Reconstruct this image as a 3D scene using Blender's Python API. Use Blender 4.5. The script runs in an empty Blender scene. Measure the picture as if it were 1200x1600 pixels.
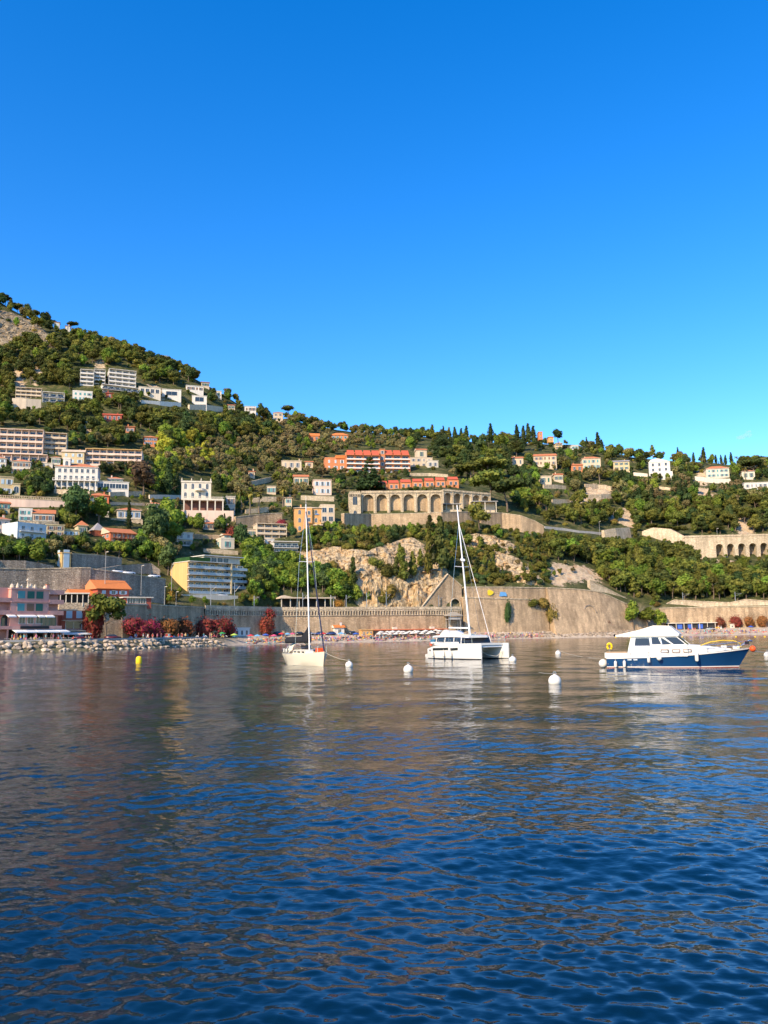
import bpy, bmesh, math, random
import numpy as np
from mathutils import Vector, Matrix, noise

# ------------------------------------------------------------------ scene, camera, sky, sun, exposure
SC = bpy.context.scene
COL = SC.collection
W0, H0, F0 = 1200.0, 1600.0, 1300.0          # photograph size and focal length in its pixels
CAM = Vector((0, 0, 3.0))                    # eye about 3 m above the water
PITCH = math.atan(191.0 / F0); ROLL = math.radians(0.955)
_r0 = Vector((1, 0, 0)); _f = Vector((0, math.cos(PITCH), math.sin(PITCH))); _u0 = Vector((0, -math.sin(PITCH), math.cos(PITCH)))
CR = _r0 * math.cos(ROLL) - _u0 * math.sin(ROLL)
CU = _u0 * math.cos(ROLL) + _r0 * math.sin(ROLL)
CF = _f
cd = bpy.data.cameras.new('camera'); cam = bpy.data.objects.new('camera', cd); COL.objects.link(cam)
cd.sensor_fit = 'HORIZONTAL'; cd.sensor_width = 36; cd.lens = 36 * F0 / W0
cd.clip_start = 0.1; cd.clip_end = 20000
cam.matrix_world = Matrix(((CR.x, CU.x, -CF.x, CAM.x), (CR.y, CU.y, -CF.y, CAM.y), (CR.z, CU.z, -CF.z, CAM.z), (0, 0, 0, 1)))
SC.camera = cam
SUN_AZ = math.radians(216)                   # compass style: from +Y clockwise, behind and left of the camera
SUN_EL = math.radians(33)
world = bpy.data.worlds.new('World'); SC.world = world; world.use_nodes = True
wn = world.node_tree; wn.nodes.clear()
wo = wn.nodes.new('ShaderNodeOutputWorld'); wb = wn.nodes.new('ShaderNodeBackground'); sk = wn.nodes.new('ShaderNodeTexSky')
sk.sky_type = 'NISHITA'; sk.sun_disc = False; sk.sun_elevation = SUN_EL; sk.sun_rotation = SUN_AZ
sk.altitude = 0; sk.air_density = 1.0; sk.dust_density = 0.25; sk.ozone_density = 3.0
hs = wn.nodes.new('ShaderNodeHueSaturation'); hs.inputs['Saturation'].default_value = 1.40; hs.inputs['Hue'].default_value = 0.509; hs.inputs['Value'].default_value = 1.0
wb.inputs['Strength'].default_value = 0.135
wn.links.new(sk.outputs[0], hs.inputs['Color']); wn.links.new(hs.outputs[0], wb.inputs[0]); wn.links.new(wb.outputs[0], wo.inputs[0])
sl = bpy.data.lights.new('sun', 'SUN'); sl.energy = 3.3; sl.angle = math.radians(0.5); sl.color = (1.0, 0.81, 0.56)
so = bpy.data.objects.new('sun', sl); COL.objects.link(so)
SUNV = Vector((math.sin(SUN_AZ) * math.cos(SUN_EL), math.cos(SUN_AZ) * math.cos(SUN_EL), math.sin(SUN_EL)))
so.rotation_euler = SUNV.to_track_quat('Z', 'Y').to_euler(); so.location = (-60, -60, 120)
SC.view_settings.view_transform = 'Standard'; SC.view_settings.look = 'None'
SC.view_settings.exposure = 1.15; SC.view_settings.gamma = 1.0; SC.view_settings.use_curve_mapping = False
SC.cycles.use_denoising = True
SC.cycles.max_bounces = 5; SC.cycles.diffuse_bounces = 2; SC.cycles.glossy_bounces = 3; SC.cycles.transmission_bounces = 3; SC.cycles.transparent_max_bounces = 6
SC.cycles.caustics_reflective = False; SC.cycles.caustics_refractive = False

RND = random.Random(7)

def ray(px, py):
    return CF + CR * ((px - W0 / 2) / F0) + CU * ((H0 / 2 - py) / F0)
def proj(P):
    d = Vector(P) - CAM; w = d.dot(CF)
    return W0 / 2 + F0 * d.dot(CR) / w, H0 / 2 - F0 * d.dot(CU) / w
def at(px, py, Y):
    r = ray(px, py); return CAM + r * (Y / r.y)
def on_water(px, py, z=0.0):
    r = ray(px, py); return CAM + r * ((z - CAM.z) / r.z)

# ------------------------------------------------------------------ tags
def tag(o, label=None, cat=None, group=None, kind=None):
    if label: o['label'] = label
    if cat: o['category'] = cat
    if group: o['group'] = group
    if kind: o['kind'] = kind
    return o
def empty(name, loc, rz=0.0):
    o = bpy.data.objects.new(name, None); COL.objects.link(o); o.location = loc; o.rotation_euler = (0, 0, rz); o.empty_display_size = 0.5
    return o
def link(name, me, parent=None, loc=None, rz=None):
    o = bpy.data.objects.new(name, me); COL.objects.link(o)
    if parent: o.parent = parent
    if loc is not None: o.location = loc
    if rz is not None: o.rotation_euler = (0, 0, rz)
    return o

# ------------------------------------------------------------------ mesh collector
class MB:
    def __init__(s): s.v = []; s.f = []; s.m = []
    def box(s, x0, x1, y0, y1, z0, z1, mi=0):
        b = len(s.v)
        s.v += [(x0, y0, z0), (x1, y0, z0), (x1, y1, z0), (x0, y1, z0), (x0, y0, z1), (x1, y0, z1), (x1, y1, z1), (x0, y1, z1)]
        for q in ((0, 3, 2, 1), (4, 5, 6, 7), (0, 1, 5, 4), (1, 2, 6, 5), (2, 3, 7, 6), (3, 0, 4, 7)):
            s.f.append(tuple(b + i for i in q)); s.m.append(mi)
        return s
    def poly(s, pts, mi=0):
        b = len(s.v); s.v += [tuple(p) for p in pts]; s.f.append(tuple(range(b, b + len(pts)))); s.m.append(mi); return s
    def prism(s, pts, y0, y1, mi=0):
        """outline in x,z extruded along y"""
        n = len(pts); b = len(s.v)
        s.v += [(p[0], y0, p[1]) for p in pts] + [(p[0], y1, p[1]) for p in pts]
        s.f.append(tuple(range(b, b + n))); s.m.append(mi)
        s.f.append(tuple(range(b + 2 * n - 1, b + n - 1, -1))); s.m.append(mi)
        for i in range(n):
            j = (i + 1) % n
            s.f.append((b + i, b + n + i, b + n + j, b + j)); s.m.append(mi)
        return s
    def slab(s, pts, z0, z1, mi=0):
        n = len(pts); b = len(s.v)
        s.v += [(p[0], p[1], z0) for p in pts] + [(p[0], p[1], z1) for p in pts]
        s.f.append(tuple(range(b + n - 1, b - 1, -1))); s.m.append(mi)
        s.f.append(tuple(range(b + n, b + 2 * n))); s.m.append(mi)
        for i in range(n):
            j = (i + 1) % n
            s.f.append((b + i, b + j, b + n + j, b + n + i)); s.m.append(mi)
        return s
    def tube(s, pts, rad, n=8, mi=0, cap=True):
        pts = [Vector(p) for p in pts]
        if not hasattr(rad, '__len__'): rad = [rad] * len(pts)
        rings = []
        for i, p in enumerate(pts):
            d = (pts[min(i + 1, len(pts) - 1)] - pts[max(i - 1, 0)]).normalized()
            a = d.orthogonal().normalized() if abs(d.z) > 0.95 else d.cross(Vector((0, 0, 1))).normalized()
            c = d.cross(a)
            b = len(s.v); rings.append(b)
            for k in range(n):
                t = 2 * math.pi * k / n
                s.v.append(tuple(p + (a * math.cos(t) + c * math.sin(t)) * rad[i]))
        for i in range(len(rings) - 1):
            for k in range(n):
                k2 = (k + 1) % n
                s.f.append((rings[i] + k, rings[i] + k2, rings[i + 1] + k2, rings[i + 1] + k)); s.m.append(mi)
        if cap:
            s.f.append(tuple(rings[0] + k for k in reversed(range(n)))); s.m.append(mi)
            s.f.append(tuple(rings[-1] + k for k in range(n))); s.m.append(mi)
        return s
    def lathe(s, prof, n=16, mi=0, c=(0, 0, 0)):
        rings = []
        for r, z in prof:
            b = len(s.v); rings.append(b)
            for k in range(n):
                t = 2 * math.pi * k / n; s.v.append((c[0] + r * math.cos(t), c[1] + r * math.sin(t), c[2] + z))
        for i in range(len(rings) - 1):
            for k in range(n):
                k2 = (k + 1) % n
                s.f.append((rings[i] + k, rings[i] + k2, rings[i + 1] + k2, rings[i + 1] + k)); s.m.append(mi)
        s.f.append(tuple(rings[0] + k for k in reversed(range(n)))); s.m.append(mi)
        s.f.append(tuple(rings[-1] + k for k in range(n))); s.m.append(mi)
        return s
    def grid(s, rows, mi=0, closed=False):
        b = len(s.v); n = len(rows[0])
        for r in rows: s.v += [tuple(p) for p in r]
        for i in range(len(rows) - 1):
            for k in range(n if closed else n - 1):
                k2 = (k + 1) % n
                s.f.append((b + i * n + k, b + i * n + k2, b + (i + 1) * n + k2, b + (i + 1) * n + k)); s.m.append(mi)
        return s
    def mesh(s, name, mats, smooth=False, fix=True):
        me = bpy.data.meshes.new(name); me.from_pydata(s.v, [], s.f)
        for m in (mats if isinstance(mats, (list, tuple)) else [mats]): me.materials.append(m)
        me.polygons.foreach_set('material_index', s.m)
        if fix:
            bm = bmesh.new(); bm.from_mesh(me); bmesh.ops.recalc_face_normals(bm, faces=bm.faces); bm.to_mesh(me); bm.free()
        if smooth: me.polygons.foreach_set('use_smooth', [True] * len(me.polygons))
        me.update(); return me
    def obj(s, name, mats, parent=None, smooth=False, loc=None, rz=None, fix=True):
        return link(name, s.mesh(name, mats, smooth, fix), parent, loc, rz)

# ------------------------------------------------------------------ materials
_M = {}
def mat(name, col, rough=0.8, var=0.12, scale=0.6, bump=0.0, spec=0.3, metal=0.0, rand=0.0, stain=0.0, bscale=None):
    """plain surface: base colour with procedural blotches, optional fine relief and rain streaks"""
    if name in _M: return _M[name]
    m = bpy.data.materials.new(name); m.use_nodes = True; _M[name] = m
    nt = m.node_tree; b = nt.nodes['Principled BSDF']
    b.inputs['Roughness'].default_value = rough; b.inputs['Metallic'].default_value = metal
    b.inputs['Specular IOR Level'].default_value = spec
    tc = nt.nodes.new('ShaderNodeTexCoord')
    nz = nt.nodes.new('ShaderNodeTexNoise'); nz.inputs['Scale'].default_value = scale; nz.inputs['Detail'].default_value = 6; nz.inputs['Roughness'].default_value = 0.65
    nt.links.new(tc.outputs['Object'], nz.inputs['Vector'])
    mr = nt.nodes.new('ShaderNodeMapRange'); mr.inputs[1].default_value = 0.25; mr.inputs[2].default_value = 0.75
    mr.inputs[3].default_value = 1 - var; mr.inputs[4].default_value = 1 + var
    nt.links.new(nz.outputs[0], mr.inputs[0])
    mx = nt.nodes.new('ShaderNodeMix'); mx.data_type = 'RGBA'; mx.blend_type = 'MULTIPLY'; mx.inputs[0].default_value = 1
    mx.inputs[6].default_value = (*col, 1)
    fac = mr.outputs[0]
    if stain:
        mp = nt.nodes.new('ShaderNodeMapping'); mp.inputs['Scale'].default_value = (0.9, 0.9, 0.07)
        n2 = nt.nodes.new('ShaderNodeTexNoise'); n2.inputs['Scale'].default_value = 1.0; n2.inputs['Detail'].default_value = 4
        nt.links.new(tc.outputs['Object'], mp.inputs[0]); nt.links.new(mp.outputs[0], n2.inputs['Vector'])
        m2 = nt.nodes.new('ShaderNodeMapRange'); m2.inputs[1].default_value = 0.35; m2.inputs[2].default_value = 0.62; m2.inputs[3].default_value = 1 - stain; m2.inputs[4].default_value = 1
        nt.links.new(n2.outputs[0], m2.inputs[0])
        mm = nt.nodes.new('ShaderNodeMath'); mm.operation = 'MULTIPLY'
        nt.links.new(fac, mm.inputs[0]); nt.links.new(m2.outputs[0], mm.inputs[1]); fac = mm.outputs[0]
    if rand:
        oi = nt.nodes.new('ShaderNodeObjectInfo')
        m3 = nt.nodes.new('ShaderNodeMapRange'); m3.inputs[3].default_value = 1 - rand; m3.inputs[4].default_value = 1 + rand
        nt.links.new(oi.outputs['Random'], m3.inputs[0])
        mm = nt.nodes.new('ShaderNodeMath'); mm.operation = 'MULTIPLY'
        nt.links.new(fac, mm.inputs[0]); nt.links.new(m3.outputs[0], mm.inputs[1]); fac = mm.outputs[0]
    nt.links.new(fac, mx.inputs[7]); nt.links.new(mx.outputs[2], b.inputs['Base Color'])
    if bump:
        nb = nt.nodes.new('ShaderNodeTexNoise'); nb.inputs['Scale'].default_value = bscale or scale * 5; nb.inputs['Detail'].default_value = 5
        nt.links.new(tc.outputs['Object'], nb.inputs['Vector'])
        bp = nt.nodes.new('ShaderNodeBump'); bp.inputs['Strength'].default_value = 1; bp.inputs['Distance'].default_value = bump
        nt.links.new(nb.outputs[0], bp.inputs['Height']); nt.links.new(bp.outputs[0], b.inputs['Normal'])
    return m
def srgb(r, g, b):
    f = lambda c: (c / 255 / 12.92) if c / 255 <= 0.04045 else ((c / 255 + 0.055) / 1.055) ** 2.4
    return (f(r), f(g), f(b))
def leafmat(name, c1, c2, spread=0.42):
    """foliage: two tones mixed by noise, per-tree brightness and hue shift, a little light through the leaf"""
    m = bpy.data.materials.new(name); m.use_nodes = True; _M[name] = m
    nt = m.node_tree; b = nt.nodes['Principled BSDF']; b.inputs['Roughness'].default_value = 0.75; b.inputs['Specular IOR Level'].default_value = 0.15
    tc = nt.nodes.new('ShaderNodeTexCoord'); oi = nt.nodes.new('ShaderNodeObjectInfo')
    nz = nt.nodes.new('ShaderNodeTexNoise'); nz.inputs['Scale'].default_value = 0.9; nz.inputs['Detail'].default_value = 5
    nt.links.new(tc.outputs['Object'], nz.inputs['Vector'])
    mr = nt.nodes.new('ShaderNodeMapRange'); mr.inputs[1].default_value = 0.35; mr.inputs[2].default_value = 0.65
    nt.links.new(nz.outputs[0], mr.inputs[0])
    mx = nt.nodes.new('ShaderNodeMix'); mx.data_type = 'RGBA'; mx.inputs[6].default_value = (*c1, 1); mx.inputs[7].default_value = (*c2, 1)
    nt.links.new(mr.outputs[0], mx.inputs[0])
    h = nt.nodes.new('ShaderNodeHueSaturation')
    a = nt.nodes.new('ShaderNodeMapRange'); a.inputs[3].default_value = 1 - spread; a.inputs[4].default_value = 1 + spread
    nt.links.new(oi.outputs['Random'], a.inputs[0]); nt.links.new(a.outputs[0], h.inputs['Value'])
    ml = nt.nodes.new('ShaderNodeMath'); ml.operation = 'MULTIPLY'; ml.inputs[1].default_value = 7.31
    fr = nt.nodes.new('ShaderNodeMath'); fr.operation = 'FRACT'
    nt.links.new(oi.outputs['Random'], ml.inputs[0]); nt.links.new(ml.outputs[0], fr.inputs[0])
    a2 = nt.nodes.new('ShaderNodeMapRange'); a2.inputs[3].default_value = 0.475; a2.inputs[4].default_value = 0.525
    nt.links.new(fr.outputs[0], a2.inputs[0]); nt.links.new(a2.outputs[0], h.inputs['Hue'])
    nt.links.new(mx.outputs[2], h.inputs['Color']); nt.links.new(h.outputs[0], b.inputs['Base Color'])
    tr = nt.nodes.new('ShaderNodeBsdfTranslucent'); nt.links.new(h.outputs[0], tr.inputs[0])
    ms = nt.nodes.new('ShaderNodeMixShader'); ms.inputs[0].default_value = 0.28
    out = nt.nodes['Material Output']
    nt.links.new(b.outputs[0], ms.inputs[1]); nt.links.new(tr.outputs[0], ms.inputs[2]); nt.links.new(ms.outputs[0], out.inputs[0])
    return m
def stonemat(name, c1, c2, mortar, scale=0.9, bump=0.12, stain=0.25):
    """rubble masonry"""
    m = bpy.data.materials.new(name); m.use_nodes = True; _M[name] = m
    nt = m.node_tree; b = nt.nodes['Principled BSDF']; b.inputs['Roughness'].default_value = 0.9; b.inputs['Specular IOR Level'].default_value = 0.15
    tc = nt.nodes.new('ShaderNodeTexCoord')
    mp = nt.nodes.new('ShaderNodeMapping'); mp.inputs['Scale'].default_value = (1, 1, 1.5)
    nt.links.new(tc.outputs['Object'], mp.inputs[0])
    v = nt.nodes.new('ShaderNodeTexVoronoi'); v.inputs['Scale'].default_value = scale; nt.links.new(mp.outputs[0], v.inputs['Vector'])
    v2 = nt.nodes.new('ShaderNodeTexVoronoi'); v2.feature = 'DISTANCE_TO_EDGE'; v2.inputs['Scale'].default_value = scale; nt.links.new(mp.outputs[0], v2.inputs['Vector'])
    mx = nt.nodes.new('ShaderNodeMix'); mx.data_type = 'RGBA'; mx.inputs[6].default_value = (*c1, 1); mx.inputs[7].default_value = (*c2, 1)
    sp = nt.nodes.new('ShaderNodeSeparateColor'); nt.links.new(v.outputs['Color'], sp.inputs[0]); nt.links.new(sp.outputs[0], mx.inputs[0])
    mr = nt.nodes.new('ShaderNodeMapRange'); mr.inputs[1].default_value = 0.02; mr.inputs[2].default_value = 0.09
    nt.links.new(v2.outputs['Distance'], mr.inputs[0])
    m2 = nt.nodes.new('ShaderNodeMix'); m2.data_type = 'RGBA'; m2.inputs[6].default_value = (*mortar, 1)
    nt.links.new(mr.outputs[0], m2.inputs[0]); nt.links.new(mx.outputs[2], m2.inputs[7])
    nz = nt.nodes.new('ShaderNodeTexNoise'); nz.inputs['Scale'].default_value = 0.12; nz.inputs['Detail'].default_value = 7; nz.inputs['Roughness'].default_value = 0.7
    nt.links.new(tc.outputs['Object'], nz.inputs['Vector'])
    m3 = nt.nodes.new('ShaderNodeMapRange'); m3.inputs[1].default_value = 0.3; m3.inputs[2].default_value = 0.65; m3.inputs[3].default_value = 1 - stain; m3.inputs[4].default_value = 1.1
    nt.links.new(nz.outputs[0], m3.inputs[0])
    mp2 = nt.nodes.new('ShaderNodeMapping'); mp2.inputs['Scale'].default_value = (0.5, 0.5, 0.05)
    n2 = nt.nodes.new('ShaderNodeTexNoise'); n2.inputs['Scale'].default_value = 1.2; n2.inputs['Detail'].default_value = 5
    nt.links.new(tc.outputs['Object'], mp2.inputs[0]); nt.links.new(mp2.outputs[0], n2.inputs['Vector'])
    m4 = nt.nodes.new('ShaderNodeMapRange'); m4.inputs[1].default_value = 0.35; m4.inputs[2].default_value = 0.6; m4.inputs[3].default_value = 1 - stain; m4.inputs[4].default_value = 1.05
    nt.links.new(n2.outputs[0], m4.inputs[0])
    mm = nt.nodes.new('ShaderNodeMath'); mm.operation = 'MULTIPLY'; nt.links.new(m3.outputs[0], mm.inputs[0]); nt.links.new(m4.outputs[0], mm.inputs[1])
    m5 = nt.nodes.new('ShaderNodeMix'); m5.data_type = 'RGBA'; m5.blend_type = 'MULTIPLY'; m5.inputs[0].default_value = 1
    nt.links.new(m2.outputs[2], m5.inputs[6]); nt.links.new(mm.outputs[0], m5.inputs[7]); nt.links.new(m5.outputs[2], b.inputs['Base Color'])
    bp = nt.nodes.new('ShaderNodeBump'); bp.inputs['Strength'].default_value = 1; bp.inputs['Distance'].default_value = bump
    ad = nt.nodes.new('ShaderNodeMath'); ad.operation = 'ADD'; nt.links.new(mr.outputs[0], ad.inputs[0]); nt.links.new(sp.outputs[1], ad.inputs[1])
    nt.links.new(ad.outputs[0], bp.inputs['Height']); nt.links.new(bp.outputs[0], b.inputs['Normal'])
    return m
def glassmat(name, col, rough=0.06):
    m = mat(name, col, rough=rough, var=0.05, spec=0.5); return m

GLASS = glassmat('window_glass', (0.03, 0.045, 0.06))
WHITE = mat('white_paint', (0.68, 0.65, 0.59), 0.6, 0.05, 0.4)
DARK = mat('opening_shade_paint', (0.035, 0.032, 0.03), 0.8, 0.2)  # near-black paint standing in for shade inside openings, recesses and the tunnel
STONE = stonemat('pale_masonry', (0.66, 0.47, 0.29), (0.54, 0.38, 0.23), (0.46, 0.33, 0.20), 1.2, 0.10, 0.32)
STONE_G = stonemat('grey_masonry', (0.56, 0.45, 0.34), (0.38, 0.30, 0.225), (0.30, 0.24, 0.18), 1.5, 0.12, 0.3)
STONE_W = stonemat('light_masonry', (0.66, 0.53, 0.36), (0.56, 0.44, 0.29), (0.46, 0.36, 0.24), 0.8, 0.08, 0.2)
CONC = mat('concrete', (0.38, 0.36, 0.33), 0.85, 0.15, 0.3, stain=0.2)
PLASTER = mat('cream_plaster', (0.66, 0.53, 0.38), 0.85, 0.08, 0.3, stain=0.12)
TILE = mat('terracotta_tile', (0.50, 0.17, 0.07), 0.8, 0.2, 1.4)
METAL = mat('grey_metal', (0.30, 0.30, 0.30), 0.45, 0.08, metal=0.6)
BARK = mat('bark', (0.16, 0.115, 0.08), 0.9, 0.3, 3)

# ------------------------------------------------------------------ coast lines (photo column, metres ahead) -> plan
def plan(cols): return [((ray(px, 990).x / ray(px, 990).y) * Y, Y) for px, Y in cols]
SHORE = [(-700, 60), (-420, 150), (-200, 188)] + plan([(0, 203), (130, 214), (250, 246), (340, 284), (440, 322), (560, 337), (640, 346), (690, 352), (730, 358), (800, 371), (860, 380), (930, 386), (1000, 394), (1100, 396), (1200, 392)]) + [(260, 378), (420, 330), (700, 200)]
WALL = [(-700, 110), (-420, 200), (-200, 238)] + plan([(0, 249), (93, 251), (133, 255), (190, 263), (250, 279), (320, 307), (440, 340), (560, 353), (690, 368), (727, 374), (800, 381), (860, 390), (930, 399), (1000, 411), (1033, 414), (1100, 415), (1200, 410)]) + [(260, 400), (420, 350), (700, 220)]
def line_y(line, X): return np.interp(X, [p[0] for p in line], [p[1] for p in line])
def line_dist(line, X, Y):
    d = np.full(X.shape, 1e9)
    for (ax, ay), (bx, by) in zip(line[:-1], line[1:]):
        vx, vy = bx - ax, by - ay; t = np.clip(((X - ax) * vx + (Y - ay) * vy) / (vx * vx + vy * vy), 0, 1)
        d = np.minimum(d, np.hypot(X - ax - t * vx, Y - ay - t * vy))
    return d * np.where(Y > line_y(line, X), 1, -1)

# ------------------------------------------------------------------ hillside heights from photo columns
COLS = {
 -300: [(935, 250), (885, 275), (800, 360), (680, 440), (560, 570), (440, 700), (380, 780)],
 0: [(934, 250), (930, 264), (887, 277), (872, 292), (845, 322), (800, 365), (760, 395), (715, 430), (680, 460), (640, 525), (580, 600), (520, 655), (466, 720)],
 130: [(938, 256), (928, 284), (887, 300), (850, 332), (815, 365), (765, 402), (725, 440), (690, 480), (640, 545), (600, 585), (560, 640), (524, 700)],
 250: [(948, 281), (939, 310), (903, 330), (860, 348), (815, 390), (770, 428), (725, 468), (690, 520), (640, 580), (610, 610), (580, 650), (568, 690)],
 330: [(948, 314), (932, 338), (862, 372), (808, 425), (776, 458), (740, 505), (700, 560), (650, 620), (615, 650), (604, 690)],
 450: [(953, 344), (900, 362), (850, 388), (830, 412), (800, 450), (760, 520), (725, 590), (690, 680), (665, 740), (651, 790)],
 560: [(954, 356), (925, 361), (865, 380), (848, 395), (822, 440), (800, 465), (765, 515), (738, 580), (700, 680), (682, 780), (674, 860)],
 690: [(954, 371), (905, 383), (862, 408), (824, 440), (800, 470), (765, 505), (735, 590), (705, 680), (692, 780), (687, 850)],
 800: [(920, 384), (880, 410), (835, 455), (795, 505), (760, 560), (725, 635), (700, 730), (688, 800)],
 900: [(918, 400), (880, 432), (840, 485), (800, 540), (770, 590), (738, 640), (712, 710), (698, 780)],
 1000: [(946, 416), (900, 446), (846, 520), (800, 570), (764, 620), (738, 665), (717, 740)],
 1100: [(948, 420), (900, 452), (847, 520), (800, 565), (765, 610), (738, 655), (723, 720)],
 1200: [(946, 414), (900, 448), (862, 495), (842, 530), (800, 565), (765, 605), (738, 655), (725, 700)],
 1500: [(945, 400), (900, 440), (840, 510), (780, 580), (740, 660)],
}
_cp = []
for px, rows in COLS.items():
    for py, Y in rows: _cp.append(tuple(at(px, py, Y)))
    q = at(px, *rows[-1]); k = 1.18; _cp.append((q.x * k, q.y * k, q.z - 4)); k = 1.55; _cp.append((q.x * k, q.y * k, q.z - 55))
_cp += [(-600, 200, 30), (-600, 500, 200), (600, 300, 30), (600, 600, 160), (-600, 1000, 260), (600, 1000, 160)]
_cp = np.array(_cp); _xy = _cp[:, :2]
_K = np.hypot(_xy[:, None, 0] - _xy[None, :, 0], _xy[:, None, 1] - _xy[None, :, 1])
_A = np.block([[_K - 6.0 * np.eye(len(_cp)), np.ones((len(_cp), 1)), _xy], [np.ones((1, len(_cp))), np.zeros((1, 3))], [_xy.T, np.zeros((2, 3))]])
_w = np.linalg.solve(_A, np.concatenate([_cp[:, 2], np.zeros(3)]))
def hill(X, Y):
    z = _w[-3] + _w[-2] * X + _w[-1] * Y
    for (x, y), w in zip(_xy, _w[:-3]): z = z + w * np.hypot(X - x, Y - y)
    return z
GX = np.arange(-460, 460.1, 2.0); GY = np.arange(180, 1120.1, 2.0)
_gx, _gy = np.meshgrid(GX, GY)
_rs = np.random.RandomState(3)
def vnoise(X, Y, cell, seed):
    r = np.random.RandomState(seed).rand(64, 64); u = X / cell; v = Y / cell
    i = np.floor(u).astype(int); j = np.floor(v).astype(int); fu = u - i; fv = v - j; fu = fu * fu * (3 - 2 * fu); fv = fv * fv * (3 - 2 * fv)
    g = lambda a, b: r[a % 64, b % 64]
    return (g(i, j) * (1 - fu) + g(i + 1, j) * fu) * (1 - fv) + (g(i, j + 1) * (1 - fu) + g(i + 1, j + 1) * fu) * fv - 0.5
ds = line_dist(SHORE, _gx, _gy); dw = line_dist(WALL, _gx, _gy)
HZ = hill(_gx, _gy) + np.clip(dw / 60, 0, 1) * (vnoise(_gx, _gy, 37, 1) * 5 + vnoise(_gx, _gy, 13, 2) * 1.6)
HZ = np.maximum(HZ, 11.0)
# the railway runs level behind the parapet
HZ = np.where((_gx > -70) & (_gx < 14), np.minimum(HZ, 13.5 + np.maximum(0, dw - 9.5) * 3.0), HZ)
u = np.clip(ds / np.maximum(ds - dw, 1e-3), 0, 1)
beach = 0.15 + 3.5 * u ** 0.85 + vnoise(_gx, _gy, 5, 4) * 0.25
quay = np.where(ds > 4.0, 2.75, 0.3 + ds * 0.55)
left = np.clip((-56 - _gx) / 8 + 0.5, 0, 1)
low = quay * left + beach * (1 - left)
low = np.where(ds < 0, np.maximum(ds * 0.2, -3.5), low)
BACK = 1.6                                    # the hill starts just behind the face of the sea wall
HZ = np.where(dw > BACK, HZ, low)
def ground(x, y):
    i = (x - GX[0]) / 2.0; j = (y - GY[0]) / 2.0
    i0 = int(min(max(i, 0), len(GX) - 2)); j0 = int(min(max(j, 0), len(GY) - 2)); a = i - i0; b = j - j0
    return float((HZ[j0, i0] * (1 - a) + HZ[j0, i0 + 1] * a) * (1 - b) + (HZ[j0 + 1, i0] * (1 - a) + HZ[j0 + 1, i0 + 1] * a) * b)
_T = np.arange(195, 1100, 0.8)
def hit(px, py):
    r = ray(px, py); X = r.x / r.y * _T; Z = CAM.z + r.z / r.y * _T
    i = (X - GX[0]) / 2; j = (_T - GY[0]) / 2
    i0 = np.clip(i.astype(int), 0, len(GX) - 2); j0 = np.clip(j.astype(int), 0, len(GY) - 2); a = i - i0; b = j - j0
    g = (HZ[j0, i0] * (1 - a) + HZ[j0, i0 + 1] * a) * (1 - b) + (HZ[j0 + 1, i0] * (1 - a) + HZ[j0 + 1, i0 + 1] * a) * b
    w = np.nonzero(g >= Z)[0]
    if len(w) == 0: return None
    k = w[0]; return Vector((float(X[k]), float(_T[k]), float(g[k])))

# bare rock, dry earth and the like: where they lie on the hill, as outlines in the photograph
def inpoly(poly, x, y):
    c = np.zeros(np.shape(x), bool); n = len(poly)
    for i in range(n):
        (x1, y1), (x2, y2) = poly[i], poly[i - 1]
        with np.errstate(divide='ignore', invalid='ignore'):
            c ^= ((y1 > y) != (y2 > y)) & (x < (x2 - x1) * (y - y1) / (y2 - y1 + 1e-12) + x1)
    return c
ROCKS = [
 [(455, 885), (470, 868), (520, 857), (575, 866), (600, 856), (640, 843), (665, 852), (672, 880), (700, 880), (690, 905), (668, 935), (655, 948), (590, 946), (560, 935), (545, 925), (520, 905), (470, 900)],
 [(-20, 482), (30, 493), (60, 508), (80, 530), (88, 550), (62, 542), (40, 538), (20, 550), (-20, 562)],
 [(16, 576), (36, 576), (38, 606), (20, 606)], [(50, 572), (64, 572), (66, 600), (54, 604)], [(-5, 600), (8, 600), (8, 620), (-5, 620)],
 [(128, 655), (146, 655), (150, 682), (134, 684)], [(150, 562), (162, 562), (164, 576), (150, 576)], [(225, 568), (240, 572), (244, 582), (228, 578)],
 [(772, 868), (800, 870), (826, 888), (848, 906), (842, 914), (806, 910), (776, 890)], [(728, 838), (770, 840), (805, 852), (792, 864), (750, 856), (722, 852)],
 [(1155, 796), (1180, 796), (1178, 836), (1152, 834)], [(1080, 760), (1112, 764), (1118, 790), (1088, 786)], [(1090, 736), (1108, 742), (1104, 760), (1086, 756)],
 [(958, 796), (992, 792), (990, 826), (952, 812)], [(925, 755), (955, 760), (955, 776), (915, 790), (885, 786)], [(1085, 870), (1160, 880), (1190, 900), (1150, 905), (1100, 890)],
 [(855, 880), (920, 885), (940, 905), (860, 915)], [(230, 600), (250, 605), (256, 625), (240, 622)], [(232, 645), (246, 650), (248, 668), (236, 668)],
]
ROAD_SLAB = []
P = np.stack([_gx - CAM.x, _gy - CAM.y, HZ - CAM.z], -1)
_d = P @ np.array(CF); _px = W0 / 2 + F0 * (P @ np.array(CR)) / _d; _py = H0 / 2 - F0 * (P @ np.array(CU)) / _d
rock = np.zeros(HZ.shape)
for pl in ROCKS: rock = np.maximum(rock, inpoly(pl, _px, _py))
for _ in range(2):
    rp = np.pad(rock, 1, mode='edge'); rock = (rp[:-2, 1:-1] + rp[2:, 1:-1] + rp[1:-1, :-2] + rp[1:-1, 2:] + 2 * rp[1:-1, 1:-1]) / 6
rock = np.where(dw > 1.0, rock, 0)
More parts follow.
